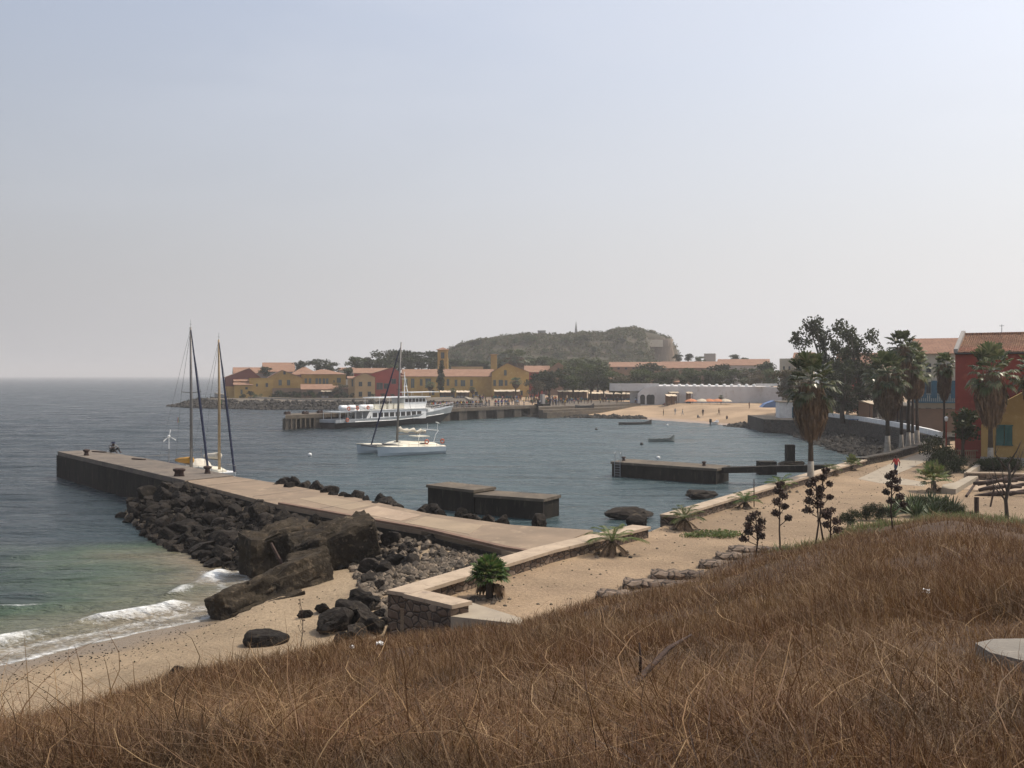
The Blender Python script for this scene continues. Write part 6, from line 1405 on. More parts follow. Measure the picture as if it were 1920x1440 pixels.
for px, py, s_ in [(917, 1124, .5), (1148, 1040, .8), (1283, 994, .8), (1398, 954, .7), (1462, 924, .7)]:
    g = G(px, py, 2.4); r_ = np.random.default_rng(px); P = np.stack([g.x + r_.normal(size=26) * s_ * .7, g.y + r_.normal(size=26) * s_ * .5, np.full(26, 2.42)], 1); scatter_rocks('stones', P, r_.uniform(.05, .2, 26), 'rubble', 'small stones and litter around the foot of a young palm', 'stones', px)
g = G(1414, 950, 2.4); o = build('stake', MB().rod((g.x, g.y, 2.3), (g.x, g.y + .05, 4.2), .035), 'dry_wood', loc=g); tag(o, 'thin upright dark stake beside the bright young palm', 'stake')
# creeping plant mound on the promenade
g = G(1345, 1005, 2.4); V, Fq = leafcloud([(g.x + dx, g.y + dy, 2.5, .8, .5, .22) for dx, dy in ((-.8, 0), (0, .3), (.7, .1), (.2, -.5), (-1.3, -.3))], 1500, .12, 12); t = thing('ground_plant', 'low sprawling succulent mat on the sand of the promenade', 'plant', (g.x, g.y, 2.4)); npmesh('leaves', V, Fq, 'leaf_dull', t); build('stem', MB().tube([(g.x - 1.2, g.y, 2.45), (g.x, g.y + .1, 2.5), (g.x + 1.2, g.y, 2.45)], .03, 5), 'trunk_bark', t)
g = G(1405, 1010 - 17, 2.4); boulder(g.x, g.y, 2.5, .32, 'small brown stone just right of the sprawling succulent mat')

# ------------------------------------------------------------------ dried round flower heads on stalks
def flower_stalk(label, foot, heads, bend=0.0, z0=None, Y=None):
    g = foot; t = thing('dried_flower_stalk', label, 'dried plant', (g.x, g.y, g.z)); r = random.Random(int(g.x * 100)); mb = MB()
    top = max(heads, key=lambda q: q[2]); tp = Vector((g.x + top[0], g.y, g.z + top[2]))
    mb.tube([g, g.lerp(tp, .35) + Vector((bend, 0, 0)), g.lerp(tp, .7) + Vector((bend * .6, 0, 0)), tp], [q_ * (.35 if top[3] < .1 else 1) for q_ in (.045, .036, .03, .02)], 6)
    bl = []
    for dx, dy, dz, q in heads:
        q *= 1.3; c = Vector((g.x + dx * 1.15, g.y + dy, g.z + dz)); s0 = g.lerp(tp, max(0.3, (dz - .35) / top[2])) + Vector((bend * .5, 0, 0)); mb.tube([s0, (s0 + c) / 2 + Vector((0, 0, -.03)), c], [.022, .018, .014] if q > .1 else [.008, .007, .006], 5); bl.append((c.x, c.y, c.z, q, q, q * .8))
    build('stalk', mb, 'dry_wood', t, smooth=True)
    for i, b in enumerate(bl):
        V, Fq = leafcloud([b], 220 if b[3] > .1 else 30, min(.1, b[3] * .7), i + 3, shell=.6); npmesh('seed_head', V, Fq, 'pod_dark', t)
def heads(top, n_, spread, r, q=.17, span=None):
    out_ = []; span = span or top * .5
    for k in range(n_):
        u = k / max(1, n_ - 1); out_.append(((-1) ** k * spread * r.uniform(.4, 1) * (1 - .55 * (1 - u)) if k else 0, r.uniform(-.2, .2), top - span * u, q * r.uniform(.8, 1.25)))
    return out_
def zgr(x, y): return max(float(z_slope(np.array(x), np.array(y))), 2.4)
for px, ft, tp, Y, n_, sp, bend, q, lb in [(1417, 1025, 962, 46, 8, .45, .1, .17, 'bushy cluster of dark dried flower heads, lowest of the group above the steps'), (1464, 1030, 905, 46, 7, .4, -.05, .16, 'tall dried flower stalk with widely spaced dark heads above the steps'), (1529, 1010, 895, 45, 9, .4, .15, .17, 'dense dried flower stalk, left one of the crowded pair'), (1546, 1008, 878, 45.5, 6, .35, -.2, .13, 'thin leaning dried stalk, right one of the crowded pair'), (1558, 1010, 955, 45, 5, .3, 0, .15, 'short dried flower stalk with few heads right of the crowded pair'), (1675, 985, 882, 48, 9, .42, -.1, .15, 'dried flower stalk standing alone in front of the man in red'), (1720, 975, 1000 - 60, 47, 0, .3, 0, .1, '')]:
    if not n_: continue
    x = xat(px, Y); z = zgr(x, Y); zt = zat(tp, Y); flower_stalk(lb, Vector((x, Y, z - .1)), heads(zt - z, n_, sp, tr, q, span=min(1.5, (zt - z) * .55)), bend)
Y = 34; x = xat(572, 37); z = 1.2
flower_stalk('thin dead weed stem with small pods standing before the beach rocks', Vector((xat(562, 36), 36, 1.3)), heads(1.75, 7, .12, tr, .035, span=1.2), .1)
# agave and shrubs between the dry grass and the path
def agave(px, py, s_, label, n_=34, leaf='leaf_agave', Y=None):
    g = G(px, py, 2.5); r = random.Random(px); V = []; Fs = []
    for k in range(n_):
        a = k * 2.399; el = 1.35 - 1.1 * k / n_ + r.uniform(-.1, .1); d = Vector((math.cos(a) * math.cos(el), math.sin(a) * math.cos(el), math.sin(el))); sd = Vector((-math.sin(a), math.cos(a), 0)); l_ = s_ * r.uniform(.8, 1.15); c = Vector((g.x, g.y, 2.35)); m_ = c + d * l_ * .5 + Vector((0, 0, -.02)); e = c + d * l_ + Vector((0, 0, -.1 * l_))
        o = len(V); V += [c - sd * .05 * s_, c + sd * .05 * s_, m_ + sd * .055 * s_, m_ - sd * .055 * s_, e, e]; Fs += [(o, o + 1, o + 2, o + 3), (o + 3, o + 2, o + 4, o + 5)]
    t = thing('agave', label, 'plant', (g.x, g.y, 2.3)); npmesh('leaves', np.array([v[:] for v in V]), np.array(Fs), leaf, t); build('stem', MB().rod((g.x, g.y, 2.2), (g.x, g.y, 2.5), .12 * s_, 6), 'trunk_bark', t)
for px, py, s_ in [(1680, 952, 1.1), (1697, 958, 1.3), (1712, 950, 1.3), (1728, 958, 1.4), (1742, 948, 1.3), (1756, 956, 1.4), (1770, 950, 1.2), (1784, 958, 1.3), (1718, 966, 1.4), (1748, 968, 1.3), (1672, 966, 1.1)]:
    agave(px, py, s_, 'spiky blue green agave in the clump between the dry grass and the path', 46)
for o in [q for q in COL.objects if q.name.startswith('agave')]: o['group'] = 'agaves between the dry grass and the path'
for px, top, base, Y, lb, wd in [(1625, 940, 975, 60, 'yellow green shrub at the left end of the shrubs by the path', 1.0), (1655, 938, 972, 60, 'green shrub left of the agave clump', 1.0), (1740, 926, 962, 63, 'leafy shrub above the agave clump', 1.2), (1775, 928, 966, 62, 'leafy shrub at the right end of the agave clump', 1.1), (1805, 940, 970, 61, 'darker shrub beside the weathered post', .9), (1590, 948, 985, 57, 'sparse dry shrub beyond the round flower heads', .9)]:
    ptree(T_bushn, px, top, base, Y, lb, cat='shrub', wide=wd)
# models no spot asked for are taken away again
for P_ in Pool.ALL:
    if not P_.used:
        for ch in list(P_.o.children): bpy.data.objects.remove(ch)
        bpy.data.objects.remove(P_.o)
# bare twisted tree at the right edge
g = G(1893, 985, 2.4); t = thing('bare_tree', 'bare twisted tree at the right edge in front of the ochre house', 'tree', (xat(1890, 60), 60, 2.4)); X = xat(1890, 60); mb = MB(); r = random.Random(2)
mb.tube([(X, 60, 2.2), (X - .1, 60, 3.6), (X + .15, 60, 4.8), (X + .05, 60, 5.8)], [.13, .1, .09, .06], 7)
for k in range(9):
    z = 3.2 + k * .32; a = r.choice((-1, 1)); p1 = Vector((X + .05 * a, 60, z)); p2 = p1 + Vector((a * r.uniform(.2, .7), r.uniform(-.4, .4), r.uniform(.5, 1.0))); p3 = p2 + Vector((a * r.uniform(-.3, .4), r.uniform(-.3, .3), r.uniform(.6, 1.3))); mb.tube([p1, p2, p3], [.055, .035, .012], 5)
    mb.tube([p2, p2 + Vector((r.uniform(-.4, .4), 0, r.uniform(.3, .8)))], [.02, .008], 4)
build('branches', mb, 'trunk_bark', t, smooth=True)
# ================================================================== boats
def hullmesh(L_, B, fr, sheer, depth=.6, n_=16, bow_rake=.12, stern_w=.75, z0=0.0, fine=.55, wl=.86):
    """rings from stern (x=0) to bow (x=L): deck edge, chine, keel; sheer(u) gives deck height"""
    rings = []
    for i in range(n_ + 1):
        u = i / n_; hb = B / 2 * (stern_w + (1 - stern_w) * min(1, u / .35)) if u < .45 else B / 2 * max(.012, (1 - ((u - .45) / .55) ** (1.6 + fine)))
        zt = sheer(u); x = L_ * u; xk = x - bow_rake * L_ * max(0, u - .7) / .3 * .8
        rings.append([(x, hb, zt), (x * .5 + xk * .5, hb * wl, z0 + .35 * zt), (xk, hb * .62, z0 - depth * .4), (xk, 0, z0 - depth), (xk, -hb * .62, z0 - depth * .4), (x * .5 + xk * .5, -hb * wl, z0 + .35 * zt), (x, -hb, zt)])
    return rings
def place(mbv, org, ang):
    ca, sa = math.cos(ang), math.sin(ang)
    return [(org[0] + x * ca - y * sa, org[1] + x * sa + y * ca, z) for x, y, z in mbv]
class BT_:
    """boat under construction in its own frame: x from stern to bow, y to port"""
    def __init__(s, name, label, cat, org, ang): s.t = thing(name, label, cat, (org[0], org[1], 0)); s.t.rotation_euler = (0, 0, ang); s.o = s.t.location.copy()
    def part(s, name, mb, m, parent=None, smooth=False):
        for i, v in enumerate(mb.v): mb.v[i] = (v[0] + s.o.x, v[1] + s.o.y, v[2])
        return build(name, mb, m, parent or s.t, smooth=smooth)
def ang_of(a, b): return math.atan2(b[1] - a[1], b[0] - a[0])

# ferry
A_ = PA + pd * 8.2 - pn * 3.4; L = 39.0
b = BT_('ferry', 'white and black passenger ferry moored along the pier', 'ferry', A_, math.atan2(pd.y, pd.x))
sh_ = lambda u: 1.85 + .25 * u + 1.75 * max(0, (u - .45) / .55) ** 1.6
r0 = hullmesh(L, 5.6, 0, lambda u: 1.25 + 1.0 * max(0, (u - .4) / .6) ** 1.3, .8, 22, .14, .85)
b.part('hull', MB().loft(r0), 'black_hull', smooth=False)
up = MB(); rg = []
for i in range(23):
    u = i / 22; q = r0[i]; zt = sh_(u); hb = q[0][1] + .06; x = q[0][0]; fl = 1 + .06 * u; zb = q[0][2] - .05; xx = x + .9 * u * u
    rg.append([(xx, hb * fl + .1 * u, zt), (x, hb, zb), (x, -hb, zb), (xx, -hb * fl - .1 * u, zt)])
up.loft(rg); b.part('bulwark', up, 'grey_steel')
st = MB(); 
for s_ in (-1, 1): st.tube([(r0[i][0][0], s_ * (r0[i][0][1] + .08), r0[i][0][2] + .02) for i in range(3, 21)], .09, 5)
b.part('rubbing_strake', st, 'white_paint')
def bx(x0, x1, y0, y1, z0, z1): return MB().box(((x0 + x1) / 2, (y0 + y1) / 2, (z0 + z1) / 2), (x1 - x0, y1 - y0, z1 - z0))
cab = b.part('cabin', bx(10, 27.5, -2.6, 2.6, 1.35, 3.5), 'boat_white')
wn = MB()
for s_ in (-1, 1):
    for k in range(9):
        x = 11.2 + k * 1.75; wn.box((x, s_ * 2.61, 2.55), (1.35, .06, .95))
b.part('window', wn, 'glass_dark', cab)
b.part('upper_deck', bx(6, 29, -2.8, 2.8, 3.5, 3.68), 'white_paint')
dp = MB(); 
for s_ in (-1, 1): dp.add([(8.2, s_ * 2.72, 1.4), (9.0, s_ * 2.72, 1.4), (10.6, s_ * 2.72, 3.5), (9.6, s_ * 2.72, 3.5), (8.2, s_ * 2.6, 1.4), (9.0, s_ * 2.6, 1.4), (10.6, s_ * 2.6, 3.5), (9.6, s_ * 2.6, 3.5)], [(0, 1, 2, 3), (7, 6, 5, 4), (0, 4, 5, 1), (1, 5, 6, 2), (2, 6, 7, 3), (3, 7, 4, 0)])
for x in (1.2, 3.4, 5.6, 7.6):
    for s_ in (-1, 1): dp.rod((x, s_ * 2.5, 1.3), (x, s_ * 2.5, 3.5), .06, 5)
b.part('stanchions', dp, 'white_paint')
b.part('aft_deck_roof', bx(1, 6, -2.6, 2.6, 3.3, 3.42), 'grey_steel')
wh = b.part('wheelhouse', MB().loft([[(21.0, -1.9, 3.68), (28.0, -1.9, 3.68), (28.0, 1.9, 3.68), (21.0, 1.9, 3.68)], [(21.0, -1.9, 5.0), (28.6, -1.9, 5.0), (28.6, 1.9, 5.0), (21.0, 1.9, 5.0)], [(21.0, -1.9, 6.1), (28.0, -1.9, 6.1), (28.0, 1.9, 6.1), (21.0, 1.9, 6.1)]]), 'boat_white')
wn = MB()
for k in range(6):
    for s_ in (-1, 1): wn.box((21.8 + k * 1.15, s_ * 1.93, 5.45), (.85, .08, .75))
for k in range(3): wn.box((28.42, -1.15 + k * 1.15, 5.45), (.1, .9, .75))
b.part('window', wn, 'glass_dark', wh)
b.part('bridge_roof', bx(12.5, 29.3, -2.4, 2.4, 6.1, 6.28), 'boat_white')
pp_ = MB()
for x in (13, 16, 19): 
    for s_ in (-1, 1): pp_.rod((x, s_ * 2.2, 3.68), (x, s_ * 2.2, 6.1), .06, 5)
b.part('posts', pp_, 'white_paint')
b.part('sun_roof', bx(23.5, 33, -1.6, 1.6, 7.15, 7.3), 'boat_white'); p2 = MB()
for x, z in ((24, 6.28), (27.5, 6.28)): 
    for s_ in (-1, 1): p2.rod((x, s_ * 1.4, z), (x, s_ * 1.4, 7.15), .05, 4)
b.part('posts', p2, 'white_paint')
mb = MB().tube([(22.6, -.5, 6.2), (23.2, 0, 11.8)], [.14, .06], 6).tube([(24.8, .4, 6.2), (23.2, 0, 11.2)], [.12, .06], 6).rod((22.9, 0, 8.6), (24.1, 0, 8.6), .06).rod((23.1, -.8, 10.2), (23.1, .8, 10.2), .05)
b.part('mast', mb, 'white_paint')
for k, x in enumerate((2.6, 5.0, 8.3, 10.2)):
    b.part('life_raft', MB().tube([(x - .95, -1.9, 4.3), (x - .85, -1.9, 4.3), (x + .85, -1.9, 4.3), (x + .95, -1.9, 4.3)], [.35, .52, .52, .35], 12), 'boat_white', smooth=True)
for x in (12.4, 14.4, 16.4, 18.4, 20.0):
    b.part('seat_block', MB().box((x, -1.6, 4.25), (1.5, 1.1, 1.0)).box((x, -1.6, 4.78), (1.6, 1.2, .08)), 'deck_cream')
for x, z in ((3.4, 4.1), (5.9, 4.15), (3.0, 1.75), (9.0, 4.2)):
    b.part('lifebuoy', MB().torus((x, -2.75, z), .33, .1, 'y'), 'orange_rubber', smooth=True)
rl = MB()
for s_ in (-1, 1):
    for h in (4.15, 4.6): rl.rod((6, s_ * 2.72, h), (28, s_ * 2.72, h), .025, 4)
    for k in range(12): rl.rod((6 + 2 * k, s_ * 2.72, 3.68), (6 + 2 * k, s_ * 2.72, 4.6), .03, 4)
    pts = [(rg[i][0 if s_ > 0 else 3][0], rg[i][0 if s_ > 0 else 3][1] * .97, rg[i][0][2] + .8) for i in range(16, 23)]
    rl.tube(pts, .03, 4)
    for p in pts: rl.rod((p[0], p[1], p[2] - .8), p, .025, 4)
b.part('railing', rl, 'white_paint')
b.part('deck_house', bx(30, 32, -1, 1, 1.6, 3.3), 'boat_white')

# catamaran
cb = Vector((-9.6, 143.4)); ca_ = Vector((-18.2, 137.4)); cd = (ca_ - cb).normalized(); an = math.atan2(cd.y, cd.x); Lc = 10.6
b = BT_('catamaran', 'white sailing catamaran moored in the middle of the harbour', 'sailboat', cb + Vector((cd.y, -cd.x)) * 0, an)
# in this frame +x = bow (left in the picture), +y = left of travel = towards the viewer's far side is negative
for yy in (0.0, -6.2):
    rr_ = hullmesh(Lc, 1.5, 0, lambda u: 1.0 + .3 * u, .35, 14, .02, .7, fine=.5, wl=1.0); rr_ = [[(x, y + yy, z) for x, y, z in q] for q in rr_]
    h_ = b.part('hull', MB().loft(rr_), 'boat_hull_shade', smooth=False)
    b.part('boot_stripe', MB().loft([[(x * .998, (y - yy) * 1.015 + yy, min(z, .04)) for x, y, z in [q[2], q[1], q[5], q[4]]] for q in [[(a, c, d * .1 - .02) for a, c, d in w_] for w_ in rr_]]), 'dark_metal', h_)
    dk_ = [(x, y, z) for q in rr_ for x, y, z in (q[0],)]; 
    d2 = MB(); ring = []
    for q in rr_: ring.append([(q[0][0], q[0][1] - .03, q[0][2]), (q[0][0], (q[0][1] + q[6][1]) / 2 + .2, q[0][2] + .14), (q[0][0], (q[0][1] + q[6][1]) / 2 - .2, q[0][2] + .14), (q[6][0], q[6][1] + .03, q[6][2])])
    b.part('side_deck', d2.loft(ring), 'deck_cream')
b.part('bridge_deck', MB().loft([[(x, .3, z0), (x, -6.5, z0), (x, -6.2, z1), (x, -4.4, z1 + .25), (x, -1.8, z1 + .25), (x, 0, z1)] for x, z0, z1 in ((.6, .75, 1.2), (2, .7, 1.35), (5.5, .7, 1.5), (6.6, .8, 1.15))]), 'deck_cream')
b.part('cabin_window', MB().box((5.2, -3.1, 1.62), (1.4, 1.8, .16)).box((3.3, -.25, 1.52), (.9, .5, .12)), 'glass_dark')
net = MB()
for k in range(7): net.rod((6.6, -.5 - k * .86, 1.2), (9.7, -.5 - k * .86, 1.25), .025, 4)
for k in range(4): net.rod((6.9 + k * .9, -.3, 1.2), (6.9 + k * .9, -5.9, 1.2), .025, 4)
b.part('trampoline', net, 'dark_metal'); b.part('crossbeam', MB().tube([(9.9, 0, 1.22), (9.9, -6.2, 1.22)], .12, 6), 'mast_alu'); b.part('crossbeam', MB().tube([(6.7, 0, 1.25), (6.7, -6.2, 1.25)], .13, 6), 'mast_alu')
mt_ = (5.9, -3.1); top_ = (5.2, -3.1, 15.7)
b.part('mast', MB().tube([(mt_[0], mt_[1], 1.4), (5.6, -3.1, 8), top_], [.16, .15, .09], 8), 'mast_alu', smooth=True)
rg_ = MB()
for s_ in (-.1, -6.1): rg_.rod((5.35, -3.1, 13), (4.0, s_, 1.2), .018, 4)
rg_.rod((5.5, -2.3, 9), (5.5, -3.9, 9), .03, 4); b.part('rigging', rg_, 'dark_metal')
b.part('furled_jib', MB().tube([(9.9, -3.1, 1.4), (7.6, -3.1, 8.3), (5.35, -3.1, 14.9)], [.1, .12, .05], 6), 'blue_canvas')
b.part('boom', MB().tube([(5.8, -3.1, 2.7), (1.2, -3.1, 2.8)], .1, 6), 'mast_alu')
sail = MB(); rg2 = []
for k in range(13):
    u = k / 12; x = 5.7 - 4.4 * u; h = .5 + .16 * math.sin(k * 2.1) - .25 * u; w_ = .28 + .05 * math.sin(k * 3.1)
    rg2.append([(x, -3.1 + w_ * math.cos(a), 2.9 + h * .5 + h * .62 * math.sin(a) + .1 * math.sin(k * 1.3) + .18 * (1 - u)) for a in [2 * PI * j / 8 for j in range(8)]])
b.part('furled_sail', sail.loft(rg2), 'cream_canvas', smooth=True)
ar = MB()
for s_ in (-.9, -5.3): ar.tube([(1.3, s_, 1.2), (.9, s_, 2.6), (.4, s_, 3.2)], .05, 5)
ar.rod((.4, -.9, 3.2), (.4, -5.3, 3.2), .05); ar.rod((.5, -1, 3.2), (.5, -1, 4.4), .03, 4); ar.rod((.2, -1, 4.2), (.8, -1, 4.4), .05, 4); ar.rod((.4, -4, 3.2), (.4, -4, 4.1), .03, 4); b.part('arch', ar, 'white_paint')
b.part('cockpit_roof', MB().box((2.3, -3.1, 2.35), (2.0, 2.6, .08)), 'deck_cream')
for x, y in ((3.1, .45), (.6, .5)): b.part('lifebuoy', MB().torus((x, y, 1.75), .28, .09, 'y'), 'orange_rubber', smooth=True)
rl = MB(); 
for x in (.3, 1.6, 3, 4.5, 6, 7.5, 9): rl.rod((x, .6 if x < 7 else .4, 1.1), (x, .6 if x < 7 else .4, 1.75), .02, 4)
rl.tube([(.3, .6, 1.72), (6, .6, 1.72), (9, .4, 1.72)], .012, 4); b.part('guard_rail', rl, 'mast_alu')

# two yachts behind the jetty
jd = Vector((.608, -.794)); jn = Vector((.794, .608))
def yacht(label, s0, offs, L_, mast_s, mtop, mast_m, cover, blue=True):
    o = Vector((-46.5, 112.6)) + jn * offs + jd * s0
    b = BT_('sailing_yacht', label, 'sailboat', o, math.atan2(jd.y, jd.x))
    q = hullmesh(L_, 3.5, 0, lambda u: 1.1 + .5 * u * u, .5, 16, .14, .7, fine=.4)
    b.part('hull', MB().loft(q), 'boat_white', smooth=False)
    b.part('coach_roof', MB().loft([[(x, w_, z), (x, w_ * .8, z + h), (x, -w_ * .8, z + h), (x, -w_, z)] for x, w_, z, h in ((L_ * .3, 1.1, 1.1, .5), (L_ * .55, 1.0, 1.2, .45), (L_ * .74, .5, 1.35, .2))]), 'deck_cream')
    b.part('cabin_window', MB().box((L_ * .45, 0, 1.45), (1.8, 2.12, .18)), 'glass_dark')
    mx = mast_s
    b.part('mast', MB().tube([(mx, 0, 1.2), (mx, 0, mtop * .6), (mx - .1, 0, mtop)], [.15, .14, .09], 8), mast_m, smooth=True)
    rg_ = MB()
    for s_ in (-1.55, 1.55):
        rg_.tube([(mx - .2, s_, 1.3), (mx, s_ * .6, mtop * .6), (mx - .1, 0, mtop - .3)], .014, 4); rg_.rod((mx, 0, mtop * .6), (mx, s_ * .62, mtop * .6 + .1), .03, 4)
    rg_.rod((0.2, 0, 1.3), (mx - .1, 0, mtop - .1), .012, 4); rg_.rod((mx - .1, 0, mtop), (mx - .05, 0, mtop + .7), .012, 4); rg_.rod((mx - .35, 0, mtop + .3), (mx + .1, 0, mtop + .25), .015, 4)
    b.part('rigging', rg_, 'dark_metal')
    b.part('furled_jib', MB().tube([(L_ - .35, 0, 1.6), (L_ * .5 + mx * .5 - .2, 0, (mtop + 1.6) / 2), (mx, 0, mtop - .3)], [.11, .12, .05], 6), 'blue_canvas')
    b.part('boom', MB().tube([(mx - .1, 0, 2.5), (mx - 4.2, 0, 2.6)], .08, 6), 'mast_alu')
    b.part('sail_cover', MB().tube([(mx - .1, 0, 2.95), (mx - 1.5, 0, 2.85), (mx - 3.1, 0, 2.75), (mx - 4.2, 0, 2.7)], [.34, .3, .24, .12], 8), cover, smooth=True)
    d = MB(); xx = L_ * .3
    for i in range(1): d.loft([[(x, w_ * math.cos(a), 1.2 + h * math.sin(a)) for a in [PI * j / 8 for j in range(9)]] for x, w_, h in ((xx - 1.6, 1.2, 1.05), (xx - .4, 1.25, 1.15), (xx + .5, 1.0, .35))], cap=False)
    b.part('spray_hood', d, 'blue_canvas' if blue else 'cream_canvas')
    g_ = MB().tube([(.5, 1.2, 1.2), (.5, 1.2, 3.4)], .04, 5).tube([(.5, -1.2, 1.2), (.5, -1.2, 2.8), (.5, 1.2, 2.8)], .03, 5); b.part('stern_arch', g_, 'mast_alu')
    rl = MB()
    for s_ in (-1, 1):
        pts = [(q[i][0][0], s_ * q[i][0][1] * .95, q[i][0][2] + .65) for i in (0, 3, 6, 9, 12, 14, 16)]; rl.tube(pts, .015, 4)
        for p in pts: rl.rod((p[0], p[1], p[2] - .65), p, .02, 4)
    b.part('guard_rail', rl, 'mast_alu'); return b
y1 = yacht('larger white yacht moored behind the jetty, taller left mast, orange sail cover', 12.5, 2.75, 15.2, 10.3, 15.6, 'mast_alu', 'yellow_canvas')
y1.part('wind_generator', MB().rod((.5, 1.2, 3.4), (.5, 1.2, 4.6), .04, 5).ball((.5, 1.2, 4.7), .16, 8, 5).add([(.62, 1.2, 4.7), (.64, 1.4, 5.4), (.64, 1.26, 5.42), (.62, 1.2, 4.7), (.64, 1.9, 4.4), (.64, 1.85, 4.25), (.62, 1.2, 4.7), (.64, .55, 4.3), (.64, .6, 4.15)], [(0, 1, 2), (3, 4, 5), (6, 7, 8)]), 'white_paint')
y2 = yacht('outer white yacht with shorter right mast and furled blue jib behind the jetty', 10.5, 6.9, 12.9, 8.7, 14.6, 'mast_wood', 'cream_canvas', False)
def flag(b, x, y, z, cols, name='flag'):
    m = MB(); n_ = len(cols)
    for k in range(n_):
        x0 = x - .62 * k / n_; x1 = x - .62 * (k + 1) / n_
        m.add([(x0, y, z), (x1, y + .06, z - .04 * k), (x1, y + .06, z - .45 - .05 * k), (x0, y, z - .42), (x0, y + .02, z), (x1, y + .08, z - .04 * k), (x1, y + .08, z - .45 - .05 * k), (x0, y + .02, z - .42)], [(0, 1, 2, 3), (7, 6, 5, 4), (0, 4, 5, 1), (1, 5, 6, 2), (2, 6, 7, 3), (3, 7, 4, 0)], k)
    b.part(name, m, cols)
flat('flag_green', (.02, .2, .07)); flat('flag_yellow', (.6, .45, .05)); flat('flag_red', (.5, .04, .04))
flag(y1, 9.6, -.9, 7.0, ['flag_green', 'flag_yellow', 'flag_red']); flag(y2, 7.7, .6, 8.5, ['flag_green', 'flag_yellow', 'orange_canvas'])

# canoes and small boats
def canoe(px, py, L_, ang, label, z=0.0, B=1.3, m='grey_wall'):
    g = G(px, py, z); b = BT_('canoe', label, 'boat', (g.x - math.cos(ang) * L_ / 2, g.y - math.sin(ang) * L_ / 2), ang)
    n_ = 14; R1 = []
    for i in range(n_ + 1):
        u = i / n_; hb = max(.03, B / 2 * math.sin(PI * min(1, max(0, (u * .94 + .03)))) ** .7); zt = z + .5 + .12 * abs(2 * u - 1) ** 2 + .5 * max(0, (u - .75) / .25) ** 2; x = L_ * u
        R1.append([(x, hb, zt), (x, hb * .75, z + .05), (x, 0, z - .12), (x, -hb * .75, z + .05), (x, -hb, zt), (x, -hb * .82, zt - .02), (x, -hb * .6, zt - .32), (x, hb * .6, zt - .32), (x, hb * .82, zt - .02)])
    b.part('hull', MB().loft(R1), m); s_ = MB()
    for u in (.25, .45, .65, .8): s_.box((L_ * u, 0, z + .5), (.25, B * .9, .05))
    b.part('thwarts', s_, 'trunk_bark'); return b
mat('canoe_grey', (0.12, 0.11, 0.1), (0.08, 0.075, 0.07), scale=1, rough=.6, bump=.2); mat('canoe_pale', (0.24, 0.26, 0.24), (0.17, 0.19, 0.18), scale=1, rough=.6, bump=.2)
canoe(1191, 796, 8.2, .35, 'long dark canoe afloat off the far beach, the farther of two', m='canoe_grey')
canoe(1240, 828, 4.8, .35, 'shorter grey canoe afloat in the harbour, the nearer of two', m='canoe_pale', B=1.1)
canoe(1418, 773, 8, .1, 'long canoe drawn up on the far beach below the white wall, left one', z=1.0, m='canoe_grey'); canoe(1452, 772, 7, -.1, 'long canoe drawn up on the far beach beside the blue tent, right one', z=1.4, m='canoe_pale')
canoe(1096, 764, 5, .1, 'small canoe pulled up at the landing steps', z=2.75, m='canoe_grey')
b = canoe(1339, 796, 3.6, .9, 'small white motorboat with dark outboard at the beach edge', m='boat_white', B=1.6); b.part('outboard_motor', MB().box((.1, 0, .9), (.4, .45, .8)).box((.0, 0, .3), (.2, .2, .9)), 'dark_metal')
for px, py, lb in ((1203, 834, 'small dark mooring buoy left of the nearer canoe'), (1234, 860, 'pale mooring buoy behind the swimming dock'), (1118, 806, 'tiny dark buoy in the middle of the harbour'), (581, 854, 'white mooring buoy between the yachts and the catamaran'), (1251, 798, 'small pale buoy near the farther canoe')):
    g = G(px, py, 0); t = thing('buoy', lb, 'buoy', (g.x, g.y, 0)); build('float', MB().ball((g.x, g.y, .1), .28, 10, 6), 'white_paint' if 'dark' not in lb else 'dark_metal', t, smooth=True); build('mooring_ring', MB().torus((g.x, g.y, .42), .09, .025, 'y', 8, 4), 'dark_metal', t)

